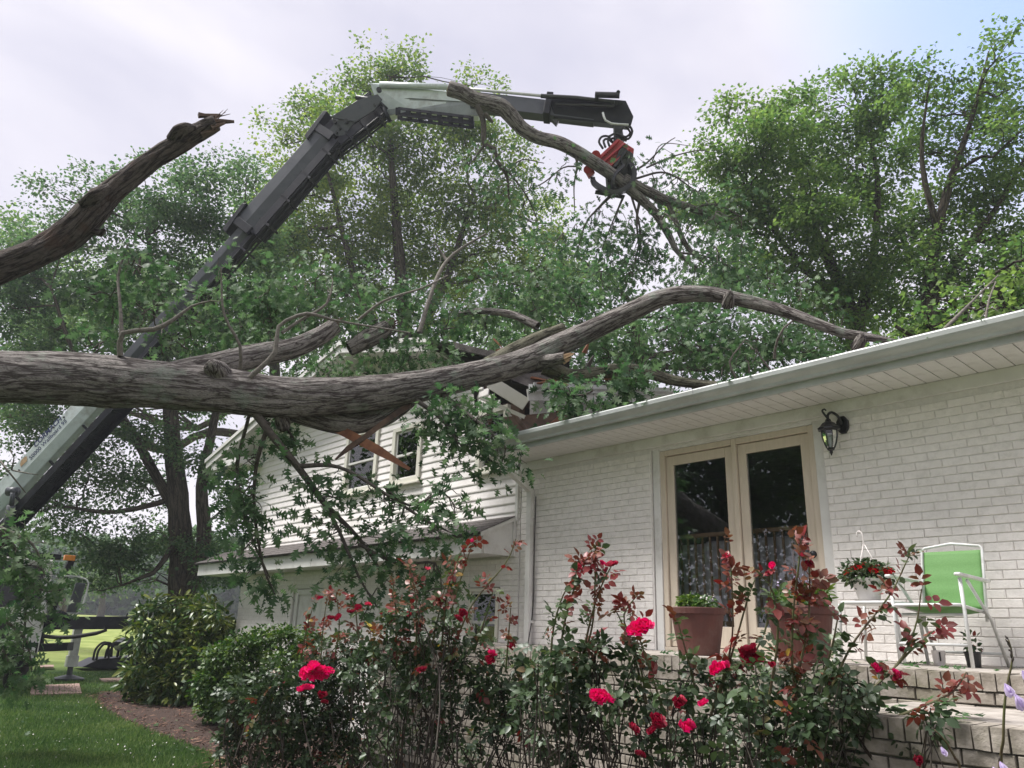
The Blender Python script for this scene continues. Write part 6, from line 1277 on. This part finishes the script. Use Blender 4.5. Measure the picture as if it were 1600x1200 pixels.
m1 = MB(); cyl(m1, [(cx0, yb_, zs_-.004), (cx0, yf_-.02, zs_+.03), (cx0+.02, yf_-.04, zs_+.03), (cx1-.02, yf_-.04, zs_+.03), (cx1, yf_-.02, zs_+.03), (cx1, yb_, zs_-.004)], .011, 8); cyl(m1, [(cx0, yf_+.05, zs_-.03), (cx1, yf_+.05, zs_-.03)], .010); m1.build('seat_frame', METALW, ch, loc=chl, smooth_=True)
for x, sx in ((cx0, -1), (cx1, 1)):
    az = zs_+.215
    m1 = MB(); m1.tube([(x+sx*.02, yf_+.0, PZ+.002), (x+sx*.02, yf_-.01, az-.01)], [.0125]*2, 8); m1.build('leg', METALW, ch, loc=chl, smooth_=True)
    m1 = MB(); m1.tube([(x+sx*.02, yf_+.12, az-.02), (x+sx*.02, yb_+.0, zs_-.05), (x+sx*.02, yb_+.22, PZ+.002)], [.0115]*3, 8); m1.build('leg', METALW, ch, loc=chl, smooth_=True)
    m1 = MB(); m1.prism([(x+sx*.02-.022, yf_-.05, az), (x+sx*.02+.022, yf_-.05, az), (x+sx*.02+.022, yb_+.05, az-.012), (x+sx*.02-.022, yb_+.05, az-.012)], (0, 0, .022)); m1.build('armrest', METALW, ch, loc=chl, bevel=.008)
for z, y in ((PZ+.14, yf_), (PZ+.09, yb_+.16)):
    m1 = MB(); cyl(m1, [(cx0-.02, y, z), (cx1+.02, y, z)], .010); m1.build('stretcher', METALW, ch, loc=chl, smooth_=True)
# small pots behind the chair
q = atY(1526, 1036, 6.0); bc = (float(q[0]), 5.95, PZ+.001); bp_ = thing('small_pot', 'small black nursery pot with a sprig, behind the front leg of the green chair', 'flower pot', bc)
m1 = MB(); m1.lathe([(.001, 0), (.04, 0), (.05, .09), (.055, .092), (.055, .10), (.048, .10), (.001, .08)], bc, 20); m1.build('pot', BLACK, bp_, loc=bc); foliage_ball('leaves', bp_, bc, (bc[0], bc[1], bc[2]+.15), .06, 50, .03, L_ROSE, .4, flat=1.3)
q = atY(1468, 1034, 6.05); wc = (float(q[0]), 6.05, PZ+.001); wp = thing('white_cup', 'small white cup with a black mark standing under the green chair', 'cup', wc)
m1 = MB(); m1.lathe([(.001, 0), (.035, 0), (.045, .10), (.041, .10), (.032, .01)], wc, 20); m1.build('body', PLASTW, wp, loc=wc); m1 = MB(); m1.box((wc[0]+.020, wc[1]-.045, wc[2]+.03), (wc[0]+.027, wc[1]-.036, wc[2]+.09)); m1.build('mark', BLACK, wp, loc=wc)

# crib inside
kx0, kx1, ky = float(atY(1052, 850, 7.0)[0]), float(atY(1262, 850, 7.0)[0]), 7.0; kz = float(atY(1100, 834, 7.0)[2])
crib = thing('crib', 'wooden slatted crib with white bedding seen through the patio door glass', 'crib', (kx0, ky, 1.5)); kl = (kx0, ky, 1.5)
CRIBW = mat('crib_wood', (0.40, 0.24, 0.13), (0.28, 0.16, 0.09), rough=.5)
m1 = MB(); m1.box((kx0, ky, kz-.035), (kx1, ky+.035, kz+.01)); m1.build('top_rail', CRIBW, crib, loc=kl, bevel=.008)
m1 = MB(); m1.box((kx0, ky, 1.70), (kx1, ky+.035, 1.76)); m1.build('bottom_rail', CRIBW, crib, loc=kl, bevel=.005)
for x in (kx0-.02, kx1): m1 = MB(); m1.box((x, ky-.005, 1.47), (x+.05, ky+.045, kz+.03)); m1.build('post', CRIBW, crib, loc=kl, bevel=.006)
sm = None; x = kx0+.08
while x < kx1-.03:
    if sm is None: m1 = MB(); m1.box((x, ky+.008, 1.761), (x+.02, ky+.026, kz-.036)); o = m1.build('slat', CRIBW, crib, loc=(x, ky, 1.76)); sm = o.data
    else: o = bpy.data.objects.new('slat', sm); link(o, crib, (x, ky, 1.76))
    x += .092
m1 = MB(); V = []; nn_ = 40
for i in range(nn_+1):
    for z in (1.9, 2.0, 2.2, kz-.09): V.append((kx0+.05+(kx1-kx0-.1)*i/nn_, ky+.10+.012*math.sin(i*1.3)+.01*math.sin(z*9+i), z))
m1.add(V, [(i*4+j, (i+1)*4+j, (i+1)*4+j+1, i*4+j+1) for i in range(nn_) for j in range(3)]); m1.build('bedding', mat('bedding', (.75, .70, .72), rough=.9), crib, loc=kl, smooth_=True)
m1 = MB(); m1.box((kx0, ky+.62, 1.7), (kx1, ky+.65, kz)); m1.box((kx0, ky+.13, 1.85), (kx1, ky+.62, 1.95)); m1.build('mattress', mat('bedding', (.7,)*3), crib, loc=kl)

# ================================================================== SHRUBS
lau = atZ(275, 1105, 0)
def shrub(name, label, cat, blobs, depth, leaf_px, cov, material, tpl, mu, stems, clump_n=18, sig=.1, base=None, group=None, tc=.15, droop=0):
    b0 = tuple(base); root = thing(name, label, cat, b0, group)
    PP, DD, NN, ls, TT, CL = blob_leaves(blobs, depth, leaf_px, cov, clump_n=clump_n, sig=sig, tint_mu=mu, tint_c=tc, dep_jit=.25, up_bias=.9, droop=droop, shell=.28)
    PP[:, 2] = np.maximum(PP[:, 2], .04+.1*rng.random(len(PP)))
    hgt = (PP[:, 2]-PP[:, 2].min())/(np.ptp(PP[:, 2])+1e-6)
    mb = MB()
    for c, R, cc in CL:
        for k in range(stems):
            q = cc[rng.integers(len(cc))]; mb.tube(wiggle((b0[0]+rng.normal()*.15, b0[1]+rng.normal()*.15, b0[2]), q, 5, .06), np.linspace(.018, .005, 5), 5, caps=False)
    mb.build('stems', TWIG, root, loc=b0, kind='stuff')
    leaf_mesh('leaves', tpl, PP, DD, NN, ls*(.7+.6*rng.random(len(PP))), TT+.12*(hgt-.5)*0, material, root, b0, kind='stuff')
    return root
shrub('laurel_shrub', 'rounded broad leaved evergreen shrub with yellow green tips at the house corner', 'shrub',
      [(240, 958, 26), (280, 948, 26), (320, 955, 26), (345, 968, 20), (222, 992, 24), (265, 1000, 38), (310, 1000, 34), (300, 1025, 34), (325, 1015, 28), (275, 1070, 34), (345, 985, 22), (225, 1040, 26), (265, 1050, 36), (305, 1040, 32), (245, 1085, 26), (290, 1085, 28), (230, 1075, 20), (216, 1060, 22), (222, 1095, 18), (250, 1110, 24, -.4), (280, 1116, 24, -.5), (312, 1118, 24, -.5), (225, 1100, 20, -.3), (350, 1010, 22), (340, 1050, 26), (330, 1090, 26), (260, 1105, 24), (300, 1105, 26), (225, 1095, 16), (330, 1070, 26)], 15.2, 12, 5.5, L_LAUR, LEAFLONG, .68, 1, sig=.055, base=tuple(at(285, 1090, 15.2)*[1, 1, 0]), clump_n=12)
shrub('boxwood_shrub', 'fine leaved light green shrub between the laurel and the roses', 'shrub',
      [(345, 1030, 24), (375, 1008, 24), (412, 1000, 24), (450, 998, 22), (480, 1000, 20), (330, 1070, 26), (360, 1060, 34), (400, 1050, 34), (450, 1040, 32), (335, 1100, 24), (365, 1100, 26), (345, 1130, 20), (400, 1090, 34)], 12.0, 6.5, 4.0, L_BOX, LEAF4, .66, 1, sig=.05, base=tuple(at(375, 1100, 12)*[1, 1, 0]))

# ---- roses
def leaflets(P, D, Nn, size):
    """each rose leaf is five leaflets on a stalk"""
    P, D, Nn = np.asarray(P), unit(D), unit(Nn); S = unit(np.cross(Nn, D)); s = np.asarray(size)[:, None]
    pos = [P+D*s*1.15, P+D*s*.85+S*s*.10, P+D*s*.85-S*s*.10, P+D*s*.35+S*s*.08, P+D*s*.35-S*s*.08]; dr = [D, unit(D*.45+S), unit(D*.45-S), unit(D*.3+S), unit(D*.3-S)]
    sz = [size*1.1, size*.95, size*.95, size*.8, size*.8]
    return np.vstack(pos), np.vstack(dr), np.tile(Nn, (5, 1)), np.concatenate(sz)
ROSE_G = 'rose bushes in the bed before the porch'
def rose_bush(label, depth, base_px, blobs, canes, blooms, leaf, cov, mu=.34, ncane=22):
    bx_ = at(base_px[0], base_px[1], depth); b0 = (float(bx_[0]), float(bx_[1]), 0.02)
    root = thing('rose_bush', label, 'rose bush', b0, ROSE_G)
    PP, DD, NN, TT = [], [], [], []; mb = MB(); mg = MB()
    for bl in blobs:
        x, y, r = bl[:3]; dd = bl[3] if len(bl) > 3 else rng.normal()*.12; c = at(x, y, depth+dd); R = r/FPX*depth
        A_l = (leaf*FPX/depth)**2*1.5; n = int(1.2*cov*math.pi*r*r/A_l)
        u = rand_dirs(n)*(rng.random(n)**.45)[:, None]*R; P = c+u; PP.append(P); d = unit(u/R+rand_dirs(n)*.9); d[:, 2] -= .25; DD.append(unit(d)); nn = rng.normal(size=(n, 3))*.75; nn[:, 2] = abs(nn[:, 2])+.5; NN.append(unit(nn))
        TT.append(mu+rng.normal()*.03+rng.normal(size=n)*.10+np.where(rng.random(n) < (.30 if y < 1035 and x < 860 else .06), .42, 0))
        for k in range(max(2, ncane*len(bl)//54)):
            q = P[rng.integers(n)]; p0 = np.array(b0)+[c[0]*.6+b0[0]*.4-b0[0]+rng.normal()*.12, (c[1]-b0[1])*.6+rng.normal()*.12, 0]
            w0 = wiggle(p0, q, 6, .075); mb.tube(w0, np.linspace(.005+.007*rng.random(), .003, 6), 5, step=.15, caps=False)
            for _k in range(2): i0 = rng.integers(2, 5); mb.tube(wiggle(w0[i0], P[rng.integers(n)], 4, .08), np.linspace(.004, .002, 4), 4, caps=False)
    for cn in canes:                                      # tall canes: points, leaf count, red share
        pts, nl, red = cn; P3 = [at(a, b_, depth+dd) for a, b_, dd in pts]; W_, _r = mg.tube(P3, np.linspace(.0065, .0028, len(P3)), 6, step=.04, caps=False); k = len(W_)
        idx = rng.integers(int(k*.15), k, nl); tpos = idx/k; P = W_[idx]+rng.normal(size=(nl, 3))*.008; tt = unit(W_[np.minimum(idx+1, k-1)]-W_[np.maximum(idx-1, 0)])
        d = unit(tt*.6+rand_dirs(nl)*.9); d[:, 2] -= .1; PP.append(P); DD.append(unit(d)); nn = rng.normal(size=(nl, 3))*.6-FW*.35; nn[:, 2] = abs(nn[:, 2])+.3; NN.append(unit(nn)); TT.append(np.where(rng.random(nl) < red*(.3+tpos), .80+.12*rng.random(nl), .42+.2*rng.random(nl)))
    mb.build('canes', CANE, root, loc=b0, kind='stuff'); 
    if mg.v: mg.build('young_canes', CANEG, root, loc=b0, kind='stuff')
    P, D, Nn, T = np.vstack(PP), np.vstack(DD), np.vstack(NN), np.concatenate(TT); sz = leaf*1.12*(.7+.55*rng.random(len(P)))
    p5, d5, n5, s5 = leaflets(P, D, Nn, sz); n5 = unit(n5+rng.normal(size=n5.shape)*.18); leaf_mesh('leaves', LEAFOV, p5, d5, n5, s5, np.tile(T, 5)+rng.normal(size=len(p5))*.03, L_ROSE, root, b0, kind='stuff')
    for bm in blooms:
        x, y, k, s_, dd = (list(bm)+[0, 0])[:5] if len(bm) == 5 else (*bm, -.25)
        put_bloom(root, at(x, y, depth+dd), k, s_*.9, bud=(k == 'b'))
    return root
rose_bush('dense dark rose bush next to the boxwood, with a bright crimson cluster near its top', 5.6, (450, 1150),
    [(365, 1085, 22), (375, 1115, 34), (425, 1070, 30), (430, 1110, 42), (370, 1160, 34), (430, 1170, 40), (500, 1025, 24), (490, 1065, 34), (500, 1120, 42), (490, 1180, 42), (545, 1060, 40), (550, 1130, 38), (545, 1015, 26), (560, 1180, 30)],
    [([(500, 1050, 0), (505, 980, 0), (512, 930, 0)], 14, 1.0), ([(520, 1040, 0), (530, 980, 0), (525, 925, 0)], 12, 1.0), ([(560, 1000, 0), (555, 950, 0), (548, 935, 0)], 10, .8), ([(470, 1030, 0), (480, 980, 0), (490, 945, 0)], 10, .9)],
    [(478, 1053, 'c', 1.35, -.5), (490, 1044, 'c', 1.5, -.5), (500, 1048, 'c', 1.3, -.48), (506, 1058, 'c', 1.2, -.5), (488, 1060, 'c', 1.3, -.52), (512, 1050, 'c', 1.1, -.5), (472, 1080, 'c', 1.1, -.5), (480, 1076, 'c', 1.1, -.5), (503, 1088, 'd', .9, -.5), (507, 1098, 'd', .8, -.5), (530, 965, 'd', .9, -.1), (518, 968, 'd', .9, -.1), (548, 958, 'd', .8, -.1), (598, 962, 'd', .7, -.1), (500, 935, 'd', .7, 0), (575, 945, 'p', .8, 0)], .034, 2.2)
rose_bush('leggy rose bush below the pent roof end, its canes topped by one red bud', 4.7, (690, 1170),
    [(600, 1000, 34), (610, 1060, 40), (640, 950, 22), (660, 1010, 36), (670, 1060, 42), (600, 1110, 28), (720, 1010, 36), (740, 1060, 42), (790, 1050, 34), (680, 1110, 30), (760, 1105, 36), (810, 1090, 34), (700, 970, 20), (560, 1040, 30), (830, 1040, 24), (620, 960, 24), (640, 1150, 22), (790, 1140, 26), (700, 1150, 24), (740, 1170, 24), (600, 1170, 24)],
    [([(700, 1060, 0), (705, 960, 0), (728, 880, 0), (738, 850, 0)], 16, .7), ([(700, 1040, 0), (735, 950, 0), (790, 880, 0), (806, 842, 0)], 12, .9), ([(690, 1010, 0), (700, 920, 0), (722, 860, 0), (745, 845, 0)], 10, .4), ([(620, 1040, 0), (618, 950, 0), (612, 895, 0)], 16, 1.0), ([(650, 1030, 0), (650, 940, 0), (640, 885, 0)], 16, 1.0), ([(670, 1030, 0), (690, 940, 0), (700, 900, 0)], 14, 1.0), ([(790, 1050, 0), (795, 990, 0), (798, 950, 0)], 12, 1.2), ([(740, 1020, 0), (760, 960, 0), (770, 925, 0)], 8, .5)],
    [(738, 848, 'b', 1.3, 0), (725, 858, 'b', .8, 0), (768, 1022, 'c', .8, -.3), (765, 1032, 'd', .9, -.3), (660, 1048, 'd', .8, -.4), (690, 940, 'd', .7, 0), (716, 968, 'd', .9, -.1), (722, 958, 'd', .8, -.1), (640, 960, 'p', .6, 0), (668, 890, 'p', .5, 0), (560, 950, 'd', .7, 0), (800, 1010, 'd', .5, -.2)], .036, 1.7, ncane=30)
rose_bush('rose bush with tall pink topped canes against the brick left of the doors', 4.1, (900, 1180),
    [(860, 1030, 34), (900, 1060, 38), (860, 1090, 40), (930, 1040, 30), (830, 1070, 30), (900, 1110, 36), (850, 1140, 24), (950, 1100, 26), (930, 1010, 22), (820, 1120, 22), (985, 1040, 22), (970, 1075, 22), (890, 1165, 26), (930, 1150, 24), (850, 1180, 22)],
    [([(870, 1050, 0), (885, 960, 0), (905, 900, 0), (925, 860, 0)], 24, .6), ([(905, 1050, 0), (925, 960, 0), (940, 915, 0), (955, 885, 0)], 20, .5), ([(900, 1060, 0), (925, 980, 0), (930, 900, 0), (930, 852, 0)], 20, .8), ([(1000, 1060, 0), (985, 1000, 0), (975, 960, 0), (1000, 925, 0)], 18, .9), ([(860, 1040, 0), (865, 980, 0), (880, 930, 0), (895, 905, 0)], 20, .2), ([(1010, 1100, 0), (1000, 1040, 0), (975, 980, 0), (960, 950, 0)], 12, .3)],
    [(915, 882, 'p', .75, 0), (903, 887, 'p', .7, 0), (928, 888, 'p', .8, 0), (940, 880, 'c', .5, 0), (955, 885, 'p', .9, 0), (960, 882, 'd', .7, 0), (948, 893, 'd', .6, 0), (998, 984, 'c', 1.35, -.3), (1006, 978, 'c', 1.2, -.3), (990, 986, 'c', 1.1, -.28), (940, 1090, 'c', 1.1, -.4), (950, 1093, 'c', .9, -.4), (930, 1087, 'c', .9, -.4), (918, 893, 'd', .7, .02)], .040, 1.7, ncane=34)
rose_bush('open rose bush below the first terracotta pot, with several dark spent blooms', 3.9, (1060, 1190),
    [(1010, 1100, 24), (1050, 1070, 26), (1090, 1060, 26), (1040, 1130, 26), (1000, 1150, 24), (1100, 1110, 30), (1060, 1170, 30), (1110, 1160, 36), (1010, 1185, 20), (1130, 1080, 28)],
    [([(1110, 1120, 0), (1140, 1020, 0), (1145, 950, 0), (1140, 850, 0)], 24, .8), ([(1120, 1100, 0), (1150, 1000, 0), (1170, 930, 0), (1180, 905, 0)], 16, .4), ([(1040, 1120, 0), (1020, 1060, 0), (1000, 1000, 0), (985, 960, 0)], 12, .4), ([(1130, 1080, 0), (1190, 1000, 0), (1205, 920, 0), (1207, 886, 0)], 16, .4), ([(1090, 1090, 0), (1075, 1030, 0), (1060, 975, 0)], 10, .3)],
    [(1123, 1045, 'c', .95, -.2), (1117, 1050, 'c', .8, -.2), (1132, 1042, 'c', .8, -.2), (1170, 1020, 'd', 1.2, -.2), (1180, 1030, 'd', 1.0, -.2), (1165, 1032, 'd', .9, -.2), (1072, 1140, 'c', 1.1, -.3), (1078, 1134, 'c', .8, -.3), (1025, 1125, 'd', 1.0, -.3), (1030, 1138, 'd', 1.0, -.3), (1020, 1145, 'd', .8, -.3), (990, 1140, 'd', .9, -.3), (1060, 1100, 'd', .9, -.3), (1066, 1094, 'p', .6, -.3), (1100, 1102, 'c', .8, -.3), (1000, 1180, 'd', .8, -.3), (1207, 884, 'c', .6, 0), (1204, 898, 'd', .7, 0), (1135, 870, 'p', .6, 0), (1178, 1012, 'd', .7, -.2)], .040, 1.4, ncane=30)
rose_bush('largest rose bush, spreading in front of the chair with one arching cane', 3.5, (1270, 1190),
    [(1190, 1090, 34), (1230, 1070, 36), (1280, 1080, 38), (1200, 1140, 40), (1260, 1130, 44), (1320, 1100, 38), (1310, 1150, 42), (1370, 1110, 32), (1370, 1160, 38), (1170, 1170, 34), (1240, 1180, 40), (1420, 1140, 26), (1450, 1120, 24), (1455, 1165, 26), (1475, 1140, 16), (1180, 1060, 22), (1330, 1060, 20), (1420, 1180, 26), (1150, 1120, 26), (1300, 1190, 34), (1280, 1035, 16)],
    [([(1250, 1130, 0), (1238, 1040, 0), (1240, 950, 0), (1250, 860, 0), (1240, 840, 0)], 38, .95), ([(1240, 1080, 0), (1262, 980, 0), (1265, 900, 0), (1262, 865, 0)], 26, 1.0), ([(1290, 1100, 0), (1330, 1010, 0), (1390, 930, 0), (1420, 870, 0)], 30, .7), ([(1300, 1130, 0), (1400, 1040, 0), (1430, 980, 0), (1440, 920, 0)], 16, .7), ([(1200, 1100, 0), (1215, 1000, 0), (1210, 930, 0), (1190, 900, 0)], 18, .3), ([(1400, 1040, 0), (1430, 1010, 0), (1460, 985, 0)], 8, .8), ([(1280, 1080, 0), (1300, 1010, 0), (1310, 960, 0)], 10, .2), ([(1400, 1120, 0), (1450, 1100, 0), (1490, 1080, 0), (1510, 1050, 0)], 10, 1.1)],
    [(1400, 1054, 'c', .75, -.1), (1406, 1058, 'd', .8, -.1), (1368, 1044, 'c', .65, -.1), (1374, 1048, 'd', .5, -.1), (1205, 1040, 'd', .5, -.1), (1432, 1190, 'd', .7, -.3), (1410, 1016, 'd', .5, 0), (1252, 868, 'p', .5, 0), (1262, 882, 'd', .6, 0), (1448, 1145, 'd', .5, -.1)], .040, 1.9, ncane=34)

# ---- hosta flower stalks, lower right
for lab, pts, buds, dd in (('tall flower stalk with lilac buds rising at the corner of the brick step', [(1572, 1260, 2.6), (1568, 1150, 2.6), (1572, 1080, 2.6), (1582, 1030, 2.6), (1576, 1000, 2.6)], [(1570, 1068, 1.0), (1586, 1085, 1.2), (1597, 1048, 1.0)], 2.6),
                           ('thin bent flower stalk with small lilac buds before the brick step', [(1510, 1260, 2.7), (1490, 1180, 2.7), (1470, 1150, 2.7), (1460, 1140, 2.7)], [(1470, 1167, .7)], 2.7),
                           ('short flower stalk with two lilac buds low before the step', [(1555, 1270, 2.6), (1562, 1215, 2.6), (1560, 1190, 2.6)], [(1562, 1190, .8), (1551, 1198, .6)], 2.6)):
    P = [at(*p) for p in pts]; b0 = (float(P[0][0]), float(P[0][1]), 0.0); hs = thing('hosta_stalk', lab, 'flower', b0, 'hosta flower stalks by the step')
    m1 = MB(); m1.tube([np.array(b0)]+P, np.linspace(.006, .0025, len(P)+1), 7, step=.03); m1.build('stalk', CANEG, hs, loc=b0, smooth_=True)
    for x, y, s_ in buds:
        c = at(x, y, dd-.01); me = bloom_mesh(.030, 6, LILAC, int(x), .38, 'lilac_bloom'); o = bpy.data.objects.new('lilac_bloom', me); link(o, hs, tuple(c)); o.rotation_euler = Vector((.5, -.3, -.8)).to_track_quat('Z', 'Y').to_euler(); o.scale = (s_*.9, s_*.9, s_*1.5)
    tp_ = P[-1]; m = 7 if len(P) > 4 else 3
    for k in range(m): m1 = MB(); c = tp_+np.array([0, 0, -.012*k]); d = rand_dirs(1)[0]*.4+[0, 0, .6]; m1.tube([c, c+d*.012, c+d*.024], [.001, .004, .001], 6); m1.build('bud', CANE, hs, loc=b0, smooth_=True)

# fallen oak leaves scattered on lawn, mulch, porch and steps
def litter(name, pts, mu):
    P = np.array(pts); n = len(P); return leaf_mesh(name, LEAFOAK, P, rand_dirs(n)*[1, 1, .25], rand_dirs(n)*.45+[0, 0, 1], rng.uniform(.05, .12, n), mu+rng.normal(size=n)*.2, L_OAK)
pts = [(rng.uniform(-7.3, -1.3), rng.uniform(4.95, 6.5), PZ+.012) for _ in range(60)]+[(rng.uniform(-1.9, .4), rng.uniform(3.8, 4.8), SZ+.014) for _ in range(26)]
for _ in range(160):
    i = rng.integers(0, 60); s_ = rng.random(); p = E1[i]*(1-s_)+E2[i]*s_; pts.append((p[0], p[1], .09))
for _ in range(140): q = atZ(rng.uniform(-40, 330), rng.uniform(1050, 1200), 0); pts.append((q[0], q[1], .05))
o = litter('fallen_leaves', pts, .5); o['kind'] = 'stuff'
